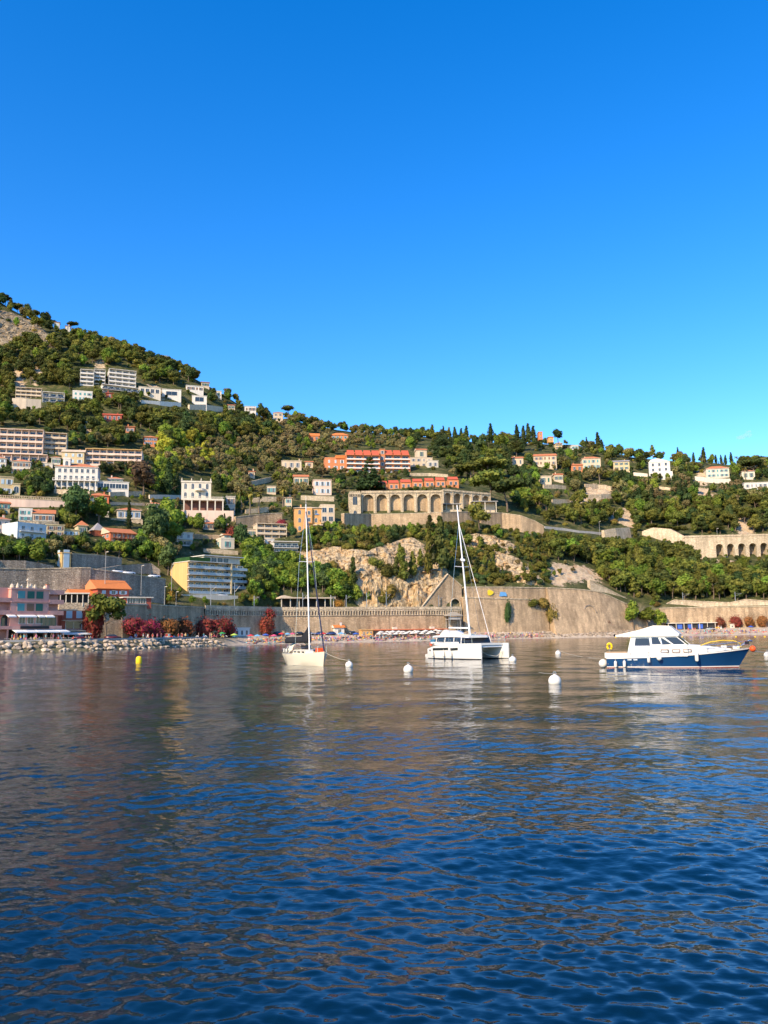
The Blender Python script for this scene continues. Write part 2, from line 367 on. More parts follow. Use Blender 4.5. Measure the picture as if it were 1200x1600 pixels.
# broken faces: ledges and gullies cut into the rock
rid = np.abs(vnoise(_gx + HZ * 0.7, _gy, 9, 11)) * 5.5 + np.abs(vnoise(_gx - HZ * 0.4, _gy + HZ * 0.5, 4.2, 12)) * 3.2 - 1.6
HZ = HZ + rock * rid
keep = ds > -14
idx = np.full(HZ.shape, -1); 
qm = keep[:-1, :-1] | keep[1:, :-1] | keep[:-1, 1:] | keep[1:, 1:]
vm = np.zeros(HZ.shape, bool); vm[:-1, :-1] |= qm; vm[1:, :-1] |= qm; vm[:-1, 1:] |= qm; vm[1:, 1:] |= qm
idx[vm] = np.arange(vm.sum())
jit = rock * 0.9
vx = _gx + jit * vnoise(HZ * 3, _gx * 2, 3, 21); vy = _gy + jit * 2 * vnoise(HZ * 3, _gx * 2, 3.7, 22)
tv = np.stack([vx[vm], vy[vm], HZ[vm]], -1)
jj, ii = np.nonzero(qm)
tf = np.stack([idx[jj, ii], idx[jj, ii + 1], idx[jj + 1, ii + 1], idx[jj + 1, ii]], -1)
def np_mesh(name, V, F, mats, smooth=True, attrs=None):
    me = bpy.data.meshes.new(name); V = np.asarray(V, np.float32); F = np.asarray(F, np.int32)
    k = F.shape[1]
    me.vertices.add(len(V)); me.vertices.foreach_set('co', V.ravel())
    me.loops.add(F.size); me.loops.foreach_set('vertex_index', F.ravel())
    me.polygons.add(len(F)); me.polygons.foreach_set('loop_start', np.arange(0, F.size, k, dtype=np.int32))
    try: me.polygons.foreach_set('loop_total', np.full(len(F), k, np.int32))
    except Exception: pass
    me.polygons.foreach_set('use_smooth', np.full(len(F), smooth))
    for nm, a in (attrs or {}).items():
        at_ = me.attributes.new(nm, 'FLOAT', 'POINT'); at_.data.foreach_set('value', np.asarray(a, np.float32).ravel())
    for m in (mats if isinstance(mats, (list, tuple)) else [mats]): me.materials.append(m)
    me.update(calc_edges=True); me.validate(); return me

def spnoise(p, q, cell, seed): return vnoise(p, q, cell, seed) + .5 * vnoise(p, q, cell * .47, seed + 1) + .25 * vnoise(p, q, cell * .22, seed + 2)
def hill_material():
    m = bpy.data.materials.new('hillside_ground'); m.use_nodes = True; nt = m.node_tree; b = nt.nodes['Principled BSDF']
    b.inputs['Roughness'].default_value = 0.95; b.inputs['Specular IOR Level'].default_value = 0.1
    N = nt.nodes.new; L = nt.links.new
    tc = N('ShaderNodeTexCoord')
    def nz(s, d=6, r=0.6):
        n = N('ShaderNodeTexNoise'); n.inputs['Scale'].default_value = s; n.inputs['Detail'].default_value = d; n.inputs['Roughness'].default_value = r
        L(tc.outputs['Object'], n.inputs['Vector']); return n
    def ramp(src, stops):
        r = N('ShaderNodeValToRGB'); e = r.color_ramp.elements
        while len(e) < len(stops): e.new(0.5)
        for k, (p, c) in enumerate(stops): e[k].position = p; e[k].color = (*c, 1)
        L(src, r.inputs[0]); return r
    veg = ramp(nz(0.16, 8, 0.7).outputs[0], [(0.30, (0.030, 0.042, 0.014)), (0.48, (0.065, 0.075, 0.026)), (0.60, (0.13, 0.115, 0.05)), (0.74, (0.26, 0.19, 0.11))])
    rk = ramp(nz(0.22, 10, 0.72).outputs[0], [(0.28, (0.22, 0.17, 0.12)), (0.42, (0.44, 0.33, 0.21)), (0.52, (0.58, 0.45, 0.30)), (0.62, (0.50, 0.30, 0.16)), (0.75, (0.62, 0.52, 0.38))])
    at_ = N('ShaderNodeAttribute'); at_.attribute_name = 'rock'
    sand = N('ShaderNodeAttribute'); sand.attribute_name = 'shore'
    n3 = nz(0.35, 8, 0.75)
    ad = N('ShaderNodeMath'); ad.operation = 'ADD'; L(at_.outputs['Fac'], ad.inputs[0])
    sb = N('ShaderNodeMath'); sb.operation = 'MULTIPLY_ADD'; sb.inputs[1].default_value = 3.4; sb.inputs[2].default_value = -1.75; L(n3.outputs[0], sb.inputs[0]); L(sb.outputs[0], ad.inputs[1])
    mr = N('ShaderNodeMapRange'); mr.inputs[1].default_value = 0.35; mr.inputs[2].default_value = 0.5; L(ad.outputs[0], mr.inputs[0])
    mx = N('ShaderNodeMix'); mx.data_type = 'RGBA'; L(mr.outputs[0], mx.inputs[0]); L(veg.outputs[0], mx.inputs[6]); L(rk.outputs[0], mx.inputs[7])
    bs = ramp(nz(0.8, 6).outputs[0], [(0.3, (0.46, 0.36, 0.26)), (0.7, (0.60, 0.50, 0.38))])
    m2 = N('ShaderNodeMix'); m2.data_type = 'RGBA'; L(sand.outputs['Fac'], m2.inputs[0]); L(mx.outputs[2], m2.inputs[6]); L(bs.outputs[0], m2.inputs[7])
    L(m2.outputs[2], b.inputs['Base Color'])
    bp = N('ShaderNodeBump'); bp.inputs['Distance'].default_value = 1.4; bp.inputs['Strength'].default_value = 1
    L(nz(0.45, 10, 0.7).outputs[0], bp.inputs['Height']); L(bp.outputs[0], b.inputs['Normal'])
    return m
terrain = link('hillside', np_mesh('hillside', tv, tf, hill_material(), True, {'rock': rock[vm], 'shore': ((dw < BACK) * (1 - .8 * left))[vm]}))
tag(terrain, kind='structure')
# broken limestone: finer sheets over the bare faces, with ledges, blocks and gullies
def sample(G, X, Y):
    i = (X - GX[0]) / 2; j = (Y - GY[0]) / 2; i0 = np.clip(i.astype(int), 0, len(GX) - 2); j0 = np.clip(j.astype(int), 0, len(GY) - 2); a = i - i0; b = j - j0
    return (G[j0, i0] * (1 - a) + G[j0, i0 + 1] * a) * (1 - b) + (G[j0 + 1, i0] * (1 - a) + G[j0 + 1, i0 + 1] * a) * b
def cell_steps(p, q, c, seed):
    r = np.random.RandomState(seed).rand(64, 64); pp = p + 1.3 * vnoise(p, q, c * 1.7, seed + 5) * c; qq = q + 1.3 * vnoise(q, p, c * 1.5, seed + 6) * c
    return r[np.floor(pp / c).astype(int) % 64, np.floor(qq / (c * .75)).astype(int) % 64]
def rock_material(nm='limestone_cliff', tint=(.9, .88, .84)):
    m = bpy.data.materials.new(nm); m.use_nodes = True; nt = m.node_tree; b = nt.nodes['Principled BSDF']; b.inputs['Roughness'].default_value = .95; b.inputs['Specular IOR Level'].default_value = .1
    N = nt.nodes.new; L = nt.links.new; tc = N('ShaderNodeTexCoord')
    n1 = N('ShaderNodeTexNoise'); n1.inputs['Scale'].default_value = .16; n1.inputs['Detail'].default_value = 9; n1.inputs['Roughness'].default_value = .7; L(tc.outputs['Object'], n1.inputs['Vector'])
    r = N('ShaderNodeValToRGB'); e = r.color_ramp.elements
    st = [(.28, (.22, .16, .11)), (.40, (.44, .33, .20)), (.50, (.60, .47, .30)), (.58, (.54, .34, .16)), (.66, (.59, .46, .29)), (.8, (.64, .54, .38))]
    while len(e) < len(st): e.new(.5)
    for k, (p, c) in enumerate(st): e[k].position = p; e[k].color = (c[0] * tint[0], c[1] * tint[1], c[2] * tint[2], 1)
    L(n1.outputs[0], r.inputs[0])
    mp = N('ShaderNodeMapping'); mp.inputs['Scale'].default_value = (.9, .9, .25); mp.inputs['Rotation'].default_value = (.2, .3, 0); L(tc.outputs['Object'], mp.inputs[0])
    n2 = N('ShaderNodeTexNoise'); n2.inputs['Scale'].default_value = .8; n2.inputs['Detail'].default_value = 7; L(mp.outputs[0], n2.inputs['Vector'])
    mr = N('ShaderNodeMapRange'); mr.inputs[1].default_value = .36; mr.inputs[2].default_value = .55; mr.inputs[3].default_value = .45; mr.inputs[4].default_value = 1.1; L(n2.outputs[0], mr.inputs[0])
    mx = N('ShaderNodeMix'); mx.data_type = 'RGBA'; mx.blend_type = 'MULTIPLY'; mx.inputs[0].default_value = 1; L(r.outputs[0], mx.inputs[6]); L(mr.outputs[0], mx.inputs[7]); L(mx.outputs[2], b.inputs['Base Color'])
    bp = N('ShaderNodeBump'); bp.inputs['Distance'].default_value = .8; n3 = N('ShaderNodeTexNoise'); n3.inputs['Scale'].default_value = .9; n3.inputs['Detail'].default_value = 9; n3.inputs['Roughness'].default_value = .75; L(tc.outputs['Object'], n3.inputs['Vector']); L(n3.outputs[0], bp.inputs['Height']); L(bp.outputs[0], b.inputs['Normal'])
    return m
ROCKMAT = rock_material(); ROCKGREY = rock_material('grey_summit_rock', (.55, .58, .62))
for ri in (0, 1, 8, 9):
    pl = np.array(ROCKS[ri]); sel = inpoly(ROCKS[ri], _px, _py) & (dw > 1.0)
    if sel.sum() < 10: continue
    X0, X1, Y0, Y1 = _gx[sel].min() - 5, _gx[sel].max() + 5, _gy[sel].min() - 5, _gy[sel].max() + 5; st_ = .55 if ri != 1 else .9
    fx, fy = np.meshgrid(np.arange(X0, X1, st_), np.arange(Y0, Y1, st_)); fz = sample(HZ, fx, fy); m_ = sample(rock, fx, fy) + .55 * spnoise(fx, fy, 6, 31)
    fz = fz + np.clip((m_ - .35) * 5, -1.6, .9)
    dy = 3.2 * np.abs(spnoise(fx, fz, 8, 41)) + 1.9 * cell_steps(fx, fz, 3.1, 44) + .9 * cell_steps(fx, fz, 1.4, 47) - 1.2; dx = .8 * spnoise(fz, fx, 3, 52); k_ = np.clip((m_ - .3) * 3, 0, 1)
    V_ = np.stack([fx + dx * k_, fy - dy * k_, fz + .4 * spnoise(fx, fy, 2.2, 60) * k_], -1); nr_, nc_ = fx.shape; I_ = np.arange(nr_ * nc_).reshape(nr_, nc_)
    q_ = np.stack([I_[:-1, :-1], I_[:-1, 1:], I_[1:, 1:], I_[1:, :-1]], -1).reshape(-1, 4); q_ = q_[(m_.reshape(-1)[q_] > .12).all(1)]
    tag(link('cliff', np_mesh('cliff', V_.reshape(-1, 3), q_, ROCKGREY if ri == 1 else ROCKMAT, False)), kind='structure')

# ------------------------------------------------------------------ sea: one sheet with real waves, fine near the camera
def water_material():
    m = bpy.data.materials.new('sea_water'); m.use_nodes = True; nt = m.node_tree; b = nt.nodes['Principled BSDF']
    N = nt.nodes.new; L = nt.links.new
    b.inputs['Base Color'].default_value = (0.001, 0.013, 0.030, 1); b.inputs['Roughness'].default_value = 0.06; b.inputs['IOR'].default_value = 1.333
    tc = N('ShaderNodeTexCoord'); mp = N('ShaderNodeMapping'); mp.inputs['Scale'].default_value = (0.75, 1.25, 1); mp.inputs['Rotation'].default_value = (0, 0, 0.35)
    L(tc.outputs['Object'], mp.inputs[0])
    hs_ = []
    for s, d, h in ((0.6, 2, 0.028), (3.2, 3, 0.030), (11.0, 2, 0.006)):
        n = N('ShaderNodeTexNoise'); n.inputs['Scale'].default_value = s; n.inputs['Detail'].default_value = d; L(mp.outputs[0], n.inputs['Vector'])
        ml = N('ShaderNodeMath'); ml.operation = 'MULTIPLY'; ml.inputs[1].default_value = h; L(n.outputs[0], ml.inputs[0]); hs_.append(ml)
    a = N('ShaderNodeMath'); L(hs_[0].outputs[0], a.inputs[0]); L(hs_[1].outputs[0], a.inputs[1])
    a2 = N('ShaderNodeMath'); L(a.outputs[0], a2.inputs[0]); L(hs_[2].outputs[0], a2.inputs[1])
    bp = N('ShaderNodeBump'); bp.inputs['Distance'].default_value = 1.0; bp.inputs['Strength'].default_value = 0.55
    wp = N('ShaderNodeTexNoise'); wp.inputs['Scale'].default_value = .045; wp.inputs['Detail'].default_value = 3; L(mp.outputs[0], wp.inputs['Vector'])
    wr = N('ShaderNodeMapRange'); wr.inputs[1].default_value = .38; wr.inputs[2].default_value = .62; wr.inputs[3].default_value = .28; wr.inputs[4].default_value = .85; L(wp.outputs[0], wr.inputs[0]); L(wr.outputs[0], bp.inputs['Strength'])
    L(a2.outputs[0], bp.inputs['Height']); L(bp.outputs[0], b.inputs['Normal'])
    return m
_rad = np.concatenate([[0.5], np.geomspace(4.8, 640, 1000), [1000, 2500]])
_th = np.radians(np.concatenate([np.linspace(-180, -31, 36)[:-1], np.linspace(-31, 31, 500), np.linspace(31, 180, 36)[1:-1]]))
_R, _Th = np.meshgrid(_rad, _th, indexing='ij'); _wx = _R * np.sin(_Th); _wy = _R * np.cos(_Th)
_dr = np.gradient(_rad)[:, None]
_wz = np.zeros_like(_wx); rs = np.random.RandomState(5)
for k in range(100):
    lam = 0.12 * (2.0 / 0.12) ** rs.rand(); ang = math.radians(200 + rs.randn() * 50); ph = rs.rand() * 6.28
    amp = 0.0060 * lam * (1 if lam < .25 else math.exp(-math.log(lam / .25) ** 2 / 1.2)); kk = 2 * math.pi / lam
    fade = np.clip(lam / (2.6 * _dr) - 0.6, 0, 1) * np.where(np.abs(_Th) < 0.55, 1, 0.0)
    wob = 1.3 * np.sin((_wx * math.cos(ang + 1.3) + _wy * math.sin(ang + 1.3)) * kk * 0.31 + ph * 2)
    p = kk * (_wx * math.sin(ang) + _wy * math.cos(ang)) + ph + wob
    env = 0.6 + 0.5 * np.sin(_wx * 0.21 * math.cos(k) + _wy * 0.17 * math.sin(k * 1.7) + k)
    _wz += fade * amp * env * (np.sin(p) + 0.25 * np.sin(2 * p + 0.6))
for k in range(10):                            # a low lazy swell under the ripples
    lam = 2.5 * (7.0 / 2.5) ** rs.rand(); ang = math.radians(190 + rs.randn() * 30); kk = 2 * math.pi / lam
    _wz += np.clip(lam / (2.6 * _dr) - 0.6, 0, 1) * np.where(np.abs(_Th) < 0.55, 1, 0.0) * .0022 * lam * np.sin(kk * (_wx * math.sin(ang) + _wy * math.cos(ang)) + rs.rand() * 6.28 + 1.2 * np.sin(_wx * .31 + k))
nr, nt_ = _R.shape
_i = np.arange(nr * nt_).reshape(nr, nt_); _j = np.roll(_i, -1, axis=1)
wf = np.stack([_i[:-1], _j[:-1], _j[1:], _i[1:]], -1).reshape(-1, 4)
_keep = (_wy < line_y(SHORE, _wx) + 12).reshape(-1)
wf = wf[_keep[wf].any(1)]
sea = link('sea', np_mesh('sea', np.stack([_wx, _wy, _wz], -1).reshape(-1, 3), wf[:, ::-1], water_material(), True))
tag(sea, kind='structure')

# ------------------------------------------------------------------ building kit (local x along the front, y into the hill, z up)
RECTS = []                                     # outlines in the photo kept free of scattered trees
def rect(x0, x1, y0, y1, allow=0.22): RECTS.append((min(x0, x1), max(x0, x1), y0, y1, allow))
class B: pass
def site(x0, x1, yb, yt, yaw, P=None):
    s = B(); s.yaw = math.radians(yaw)
    s.P = P or hit(x0, yb) or at(x0, yb, 700)
    t = Vector((math.cos(s.yaw), math.sin(s.yaw), 0)); lo, hi = 0.5, 160
    for _ in range(40):
        m = (lo + hi) / 2
        if proj(s.P + t * m)[0] < x1: lo = m
        else: hi = m
    s.W = lo; lo, hi = 0.3, 90
    for _ in range(40):
        m = (lo + hi) / 2
        if proj(s.P + Vector((0, 0, m)))[1] > yt: lo = m
        else: hi = m
    s.H = lo; return s
_WC = {}
def window_mesh(w, h, style, fm, sm):
    w = round(w * 5) / 5 or 0.4; h = round(h * 5) / 5 or 0.4
    key = (w, h, style, fm.name, sm.name if sm else '')
    if key in _WC: return _WC[key]
    b = MB(); f = min(0.12, w * 0.1)
    if style == 'arch':
        n = 8; r = w / 2; pts = [(-r, 0), (r, 0)] + [(r * math.cos(math.pi * k / n), h - r + r * math.sin(math.pi * k / n)) for k in range(n + 1)]
        b.prism([(x * 1.16, z * 1.04 - 0.04) for x, z in pts], -0.07, 0.02, 0); b.prism(pts, -0.085, 0.0, 1)
        b.box(-0.04, 0.04, -0.10, -0.086, 0, h - r * 0.1, 0)
    elif style == 'panel':
        b.box(-w / 2 - 0.05, w / 2 + 0.05, -0.06, 0.02, -0.05, h + 0.05, 0); b.box(-w / 2, w / 2, -0.1, 0.0, 0, h, 2)
        for k in range(1, 6): b.box(-w / 2, w / 2, -0.115, -0.1, h * k / 6 - 0.04, h * k / 6 + 0.04, 2)
    else:
        b.box(-w / 2 - f, -w / 2, -0.09, 0.02, -f, h + f, 0); b.box(w / 2, w / 2 + f, -0.09, 0.02, -f, h + f, 0)
        b.box(-w / 2, w / 2, -0.09, 0.02, h, h + f, 0); b.box(-w / 2 - 2 * f, w / 2 + 2 * f, -0.17, 0.02, -f - 0.1, -f, 0)
        b.box(-w / 2, w / 2, -0.03, 0.01, 0, h, 1); b.box(-0.035, 0.035, -0.06, -0.03, 0, h, 0)
        if style == 'shut' and sm:
            for s in (-1, 1):
                a0 = s * (w / 2 + f + 0.02); a1 = s * (w / 2 + f + 0.02 + w * 0.5)
                b.box(min(a0, a1), max(a0, a1), -0.13, 0.0, -0.02, h + 0.02, 2)
    me = b.mesh('window', [fm, GLASS, sm or fm]); _WC[key] = me; return me
WJ = random.Random(31)
def windows(root, x0, x1, z0, fh, floors, cols, y=0.0, style='plain', w=None, h=None, fm=WHITE, sm=None, side=None, depth=0, skip=()):
    L = x1 - x0; w = w or min(1.3, L / cols * 0.42); h = h or fh * 0.52
    for f in range(floors):
        for c in range(cols):
            if (f, c) in skip: continue
            u = x0 + L * (c + 0.5) / cols; z = z0 + f * fh + fh * 0.24
            st2 = style; me = window_mesh(w, h, 'panel' if style == 'shut' and WJ.random() < .28 else style, fm, sm)
            if side is None: link('window', me, root, (u, y, z), 0)
            elif side == 'L': link('window', me, root, (0, u, z), -math.pi / 2)
            else: link('window', me, root, (side, u, z), math.pi / 2)
def roof_mesh(kind, W, D, H, rm, ov=0.5, rh=None, x0=0.0, y0=0.0):
    b = MB(); rh = rh or min(W, D) * 0.22; X0, X1, Y0, Y1 = x0 - ov, x0 + W + ov, y0 - ov, y0 + D + ov; t = 0.18
    if kind == 'hip':
        if X1 - X0 > Y1 - Y0: k = (Y1 - Y0) / 2; a, c = (X0 + k, (Y0 + Y1) / 2), (X1 - k, (Y0 + Y1) / 2)
        else: k = (X1 - X0) / 2; a, c = ((X0 + X1) / 2, Y0 + k), ((X0 + X1) / 2, Y1 - k)
        A = (*a, H + t + rh); C = (*c, H + t + rh); c0, c1, c2, c3 = [(X0, Y0, H + t), (X1, Y0, H + t), (X1, Y1, H + t), (X0, Y1, H + t)]
        if X1 - X0 > Y1 - Y0: fs = [(c0, c1, C, A), (c1, c2, C), (c2, c3, A, C), (c3, c0, A)]
        else: fs = [(c0, c1, A), (c1, c2, C, A), (c2, c3, C), (c3, c0, A, C)]
        for f in fs: b.poly(f)
        b.box(X0, X1, Y0, Y1, H, H + t - 0.002, 1)
    elif kind == 'gx':                        # ridge along the front
        ym = (Y0 + Y1) / 2
        b.v += []; pts = [(Y0, H), (Y0, H + t), (ym, H + rh + t), (Y1, H + t), (Y1, H)]
        n = len(pts); o = len(b.v); b.v += [(X0, p[0], p[1]) for p in pts] + [(X1, p[0], p[1]) for p in pts]
        b.f.append(tuple(range(o, o + n))); b.m.append(1); b.f.append(tuple(range(o + n, o + 2 * n))); b.m.append(1)
        for i in range(n): j = (i + 1) % n; b.f.append((o + i, o + j, o + n + j, o + n + i)); b.m.append(0)
    elif kind == 'gy':                        # gable to the front
        xm = (X0 + X1) / 2; b.prism([(X0, H), (X1, H), (X1, H + t), (xm, H + rh + t), (X0, H + t)], Y0, Y1, 0)
    elif kind == 'flat':
        b.box(X0, X1, Y0, Y1, H, H + 0.32, 1)
        b.box(X0 + 0.3, X1 - 0.3, Y0 + 0.3, Y1 - 0.3, H + 0.32, H + 0.36, 0)
    elif kind == 'parapet':
        for q in ((X0, X1, Y0, Y0 + 0.25), (X0, X1, Y1 - 0.25, Y1), (X0, X0 + 0.25, Y0 + 0.25, Y1 - 0.25), (X1 - 0.25, X1, Y0 + 0.25, Y1 - 0.25)): b.box(*q, H - 0.1, H + 0.7, 1)
        b.box(X0 + 0.25, X1 - 0.25, Y0 + 0.25, Y1 - 0.25, H - 0.05, H + 0.05, 0)
    return b
def chimney(root, x, y, z, m=None, h=1.4):
    MB().box(x - 0.35, x + 0.35, y - 0.35, y + 0.35, z - 1.2, z + h, 0).box(x - 0.45, x + 0.45, y - 0.45, y + 0.45, z + h, z + h + 0.15, 1).obj('chimney', [m or PLASTER, TILE], root)
def house(name, label, cat, x0, x1, yb, yt, yaw, depth, wm, roof='hip', rm=None, floors=2, cols=3, style='plain', fm=WHITE, sm=None, lside=0, rside=0, trim=None, ov=None, rh=None, group=None, drop=7, P=None, chim=(), w=None, h=None, bal=None, allow=0.4, skip=()):
    if style == 'plain' and w is None and cat in ('house', 'villa'): style = 'shut'; sm = sm or AUTOSH[len(label) % len(AUTOSH)]
    if roof in ('hip', 'gx') and not chim and len(label) % 3: chim = [(.25 + .5 * (len(label) % 2), .45)]
    s = site(x0, x1, yb, yt, yaw, P); W, H, D = s.W, s.H, depth
    r = empty(name, s.P, s.yaw); tag(r, label, cat, group); s.root = r
    MB().box(0, W, 0, D, -drop, H).obj('wall', wm, r)
    if roof:
        o_ = ov if ov is not None else (0.5 if roof in ('hip', 'gx', 'gy') else (0.25 if roof == 'flat' else 0.06))
        roof_mesh(roof, W, D, H, rm, o_, rh).obj('roof', [rm or TILE, trim or wm], r)
    fh = H / floors
    if cols: windows(r, W * 0.04, W * 0.96, 0, fh, floors, cols, 0, style, w, h, fm, sm, skip=skip)
    if lside: windows(r, D * 0.08, D * 0.92, 0, fh, floors, lside, 0, style, w, h, fm, sm, side='L')
    if rside: windows(r, D * 0.08, D * 0.92, 0, fh, floors, rside, 0, style, w, h, fm, sm, side=W)
    for cx, cy in chim: chimney(r, W * cx, D * cy, H + 0.9, wm)
    if bal:
        for f in bal:
            z = f * fh; g = MB().box(W * 0.06, W * 0.94, -1.2, 0, z - 0.12, z + 0.06, 0)
            g.obj('balcony', [trim or WHITE], r)
            rl = MB().box(W * 0.06, W * 0.94, -1.2, -1.15, z + 0.95, z + 1.02)
            n = max(6, int(W * 2.5))
            for k in range(n + 1): xx = W * 0.06 + W * 0.88 * k / n; rl.box(xx - 0.02, xx + 0.02, -1.19, -1.16, z + 0.06, z + 0.95)
            rl.obj('railing', [WHITE], r)
    rect(x0, x1, yt - (rh or 1.5), yb, allow); return s
def apartments(name, label, x0, x1, yb, yt, yaw, depth, wm, floors, bays, sm=None, bal=1.7, glass_rail=False, fins=True, roofm=None, group=None, drop=9, P=None, lside=0, rside=0, railm=None, awn=0, allow=0.3, finm=None):
    """block of flats: recessed front with a slab, rail and glazing for each flat"""
    s = site(x0, x1, yb, yt, yaw, P); W, H, D = s.W, s.H, depth; fh = H / floors
    r = empty(name, s.P, s.yaw); tag(r, label, 'apartment building', group); s.root = r; s.fh = fh
    MB().box(0, W, bal, D, -drop, H).box(0, W, 0.02, bal, -drop, -0.15).obj('wall', wm, r)
    MB().box(-0.2, W + 0.2, -0.25, D + 0.2, H, H + 0.3, 1).box(0.2, W - 0.2, 0.3, D - 0.2, H + 0.3, H + 0.36, 0).obj('roof', [CONC, roofm or sm or wm], r)
    sm = sm or wm
    for f in range(floors):
        z = f * fh
        sl_ = MB().box(-0.1, W + 0.1, 0, bal + 0.1, z - 0.13, z + 0.12).obj('balcony', sm, r)
        if glass_rail:
            g = MB().box(0, W, 0.02, 0.06, z + 0.12, z + 0.98, 0).box(0, W, 0.0, 0.08, z + 0.98, z + 1.05, 1)
            n = max(3, int(W / 1.8))
            for k in range(n + 1): g.box(W * k / n - 0.04, W * k / n + 0.04, 0.0, 0.09, z + 0.12, z + 0.98, 1)
            g.obj('railing', [railm or GLASS, WHITE], sl_)
        else: MB().box(0, W, 0.02, 0.16, z + 0.12, z + 1.0).obj('railing', railm or sm, sl_)
        bw = W / bays
        for c in range(bays):
            link('window', window_mesh(bw * 0.62, fh * 0.66, 'plain', WHITE, None), r, (bw * (c + 0.5), bal, z + 0.3), 0)
    if fins:
        for c in range(bays + 1):
            x = W * c / bays; MB().box(x - 0.12, x + 0.12, 0.2, bal, -drop, H - 0.01).obj('partition', finm or sm, r)
    if lside: windows(r, D * 0.25, D * 0.92, 0, fh, floors, lside, side='L')
    if rside: windows(r, D * 0.25, D * 0.92, 0, fh, floors, rside, side=W)
    for k in range(awn):
        f = RND.randrange(1, floors); c = RND.randrange(bays); bw = W / bays
        MB().prism([(0, 0)] * 0 + [(bw * c + 0.2, 0), (bw * c + bw - 0.2, 0), (bw * c + bw - 0.2, 0.05), (bw * c + 0.2, 0.05)], -0.9, 0.3).obj('awning', WHITE, r, loc=(0, 0, (f + 1) * fh - 0.45))
    rect(x0, x1, yt, yb, allow); return s
def arch_bay(b, x0, x1, z0, z1, a0, a1, spring, depth, mi=0, n=10, y=0.0, back=True, mib=None):
    r = (a1 - a0) / 2; c = (a0 + a1) / 2
    arc = [(c - r * math.cos(math.pi * k / n), spring + r * math.sin(math.pi * k / n)) for k in range(n + 1)]
    if a0 > x0: b.poly([(x0, y, z0), (a0, y, z0), (a0, y, spring), (a0, y, z1), (x0, y, z1)], mi)
    if x1 > a1: b.poly([(a1, y, z0), (x1, y, z0), (x1, y, z1), (a1, y, z1), (a1, y, spring)], mi)
    for k in range(n):
        (p, q), (p2, q2) = arc[k], arc[k + 1]
        b.poly([(p, y, q), (p2, y, q2), (p2, y, z1), (p, y, z1)], mi)
        b.poly([(p, y, q), (p, y + depth, q), (p2, y + depth, q2), (p2, y, q2)], mi)
    for a in (a0, a1): b.poly([(a, y, z0), (a, y + depth, z0), (a, y + depth, spring), (a, y, spring)], mi)
    if back: b.poly([(a0, y + depth, z0), (a1, y + depth, z0)] + [(p, y + depth, q) for p, q in reversed(arc)], mi if mib is None else mib)
def slope_wall(name, label, pts, wm, thick=1.6, cap=None, batter=0.0, drop=4, cat='wall', capm=None, hh=None):
    """stone wall along photo points (px, y_top, y_bottom, metres ahead or None); real thickness, coping on top"""
    Q = []
    for px, yt, yb, Y in pts:
        p = at(px, yb, Y) if Y else (hit(px, yb) or at(px, yb, 600))
        lo, hi = 0.2, 60
        for _ in range(34):
            m = (lo + hi) / 2
            if proj(p + Vector((0, 0, m)))[1] > yt: lo = m
            else: hi = m
        Q.append((p, lo))
    o = Q[0][0].copy(); b = MB(); c = MB(); rows = []; crow = []
    for i, (p, h) in enumerate(Q):
        d = (Q[min(i + 1, len(Q) - 1)][0] - Q[max(i - 1, 0)][0]); d.z = 0; d.normalize(); nrm = Vector((-d.y, d.x, 0))
        q = p - o; a = q + Vector((0, 0, -drop)) - nrm * (drop * batter); t = q + Vector((0, 0, h)) + nrm * (h * batter); t2 = t + nrm * thick; a2 = a + nrm * (thick + (h + drop) * batter)
        rows.append([a, t, t2, a2])
        u = Vector((0, 0, 1))
        crow.append([t - nrm * 0.15, t - nrm * 0.15 + u * 0.35, t2 + nrm * 0.15 + u * 0.35, t2 + nrm * 0.15])
    b.grid(rows, 0, closed=True); b.poly(rows[0]); b.poly(list(reversed(rows[-1])))
    r = empty(name, o); tag(r, label, cat); b.obj('masonry', wm, r)
    if cap:
        c.grid(crow, 0, closed=True); c.poly(crow[0]); c.poly(list(reversed(crow[-1]))); c.obj('coping', capm or STONE_W, r)
    for (a, b2) in zip(pts[:-1], pts[1:]): rect(a[0], b2[0], min(a[1], b2[1]), max(a[2], b2[2]), 0.35)
    r['_q'] = 0; del r['_q']
    return r, Q

# wall colours
PINK = mat('pink_plaster', (0.72, 0.53, 0.41), 0.85, 0.08, 0.3, stain=0.12)
MAUVE = mat('mauve_plaster', (0.66, 0.33, 0.26), 0.85, 0.07, 0.3, stain=0.1)
RED = mat('red_plaster', (0.40, 0.095, 0.06), 0.85, 0.08, 0.3, stain=0.12)
TERRA = mat('terracotta_plaster', (0.62, 0.17, 0.075), 0.85, 0.08, 0.3, stain=0.12)
SALMON = mat('salmon_plaster', (0.60, 0.23, 0.10), 0.85, 0.08, 0.3, stain=0.12)
ORANGE = mat('orange_plaster', (0.62, 0.33, 0.12), 0.85, 0.07, 0.3, stain=0.12)
YELLOW = mat('yellow_plaster', (0.66, 0.42, 0.17), 0.85, 0.06, 0.3, stain=0.1)
PALEY = mat('pale_yellow_plaster', (0.62, 0.48, 0.27), 0.85, 0.06, 0.3, stain=0.12)
CREAM = mat('cream_render', (0.62, 0.49, 0.34), 0.85, 0.07, 0.3, stain=0.14)
OFFW = mat('off_white_render', (0.66, 0.58, 0.46), 0.85, 0.06, 0.3, stain=0.14)
PUREW = mat('white_render', (0.68, 0.63, 0.55), 0.8, 0.05, 0.3, stain=0.1)
PBLUE = mat('pale_blue_render', (0.60, 0.62, 0.60), 0.85, 0.05, 0.3, stain=0.1)
ORTILE = mat('orange_tile', (0.62, 0.19, 0.05), 0.8, 0.16, 1.6)
REDTILE = mat('red_tile', (0.50, 0.10, 0.05), 0.8, 0.16, 1.6)
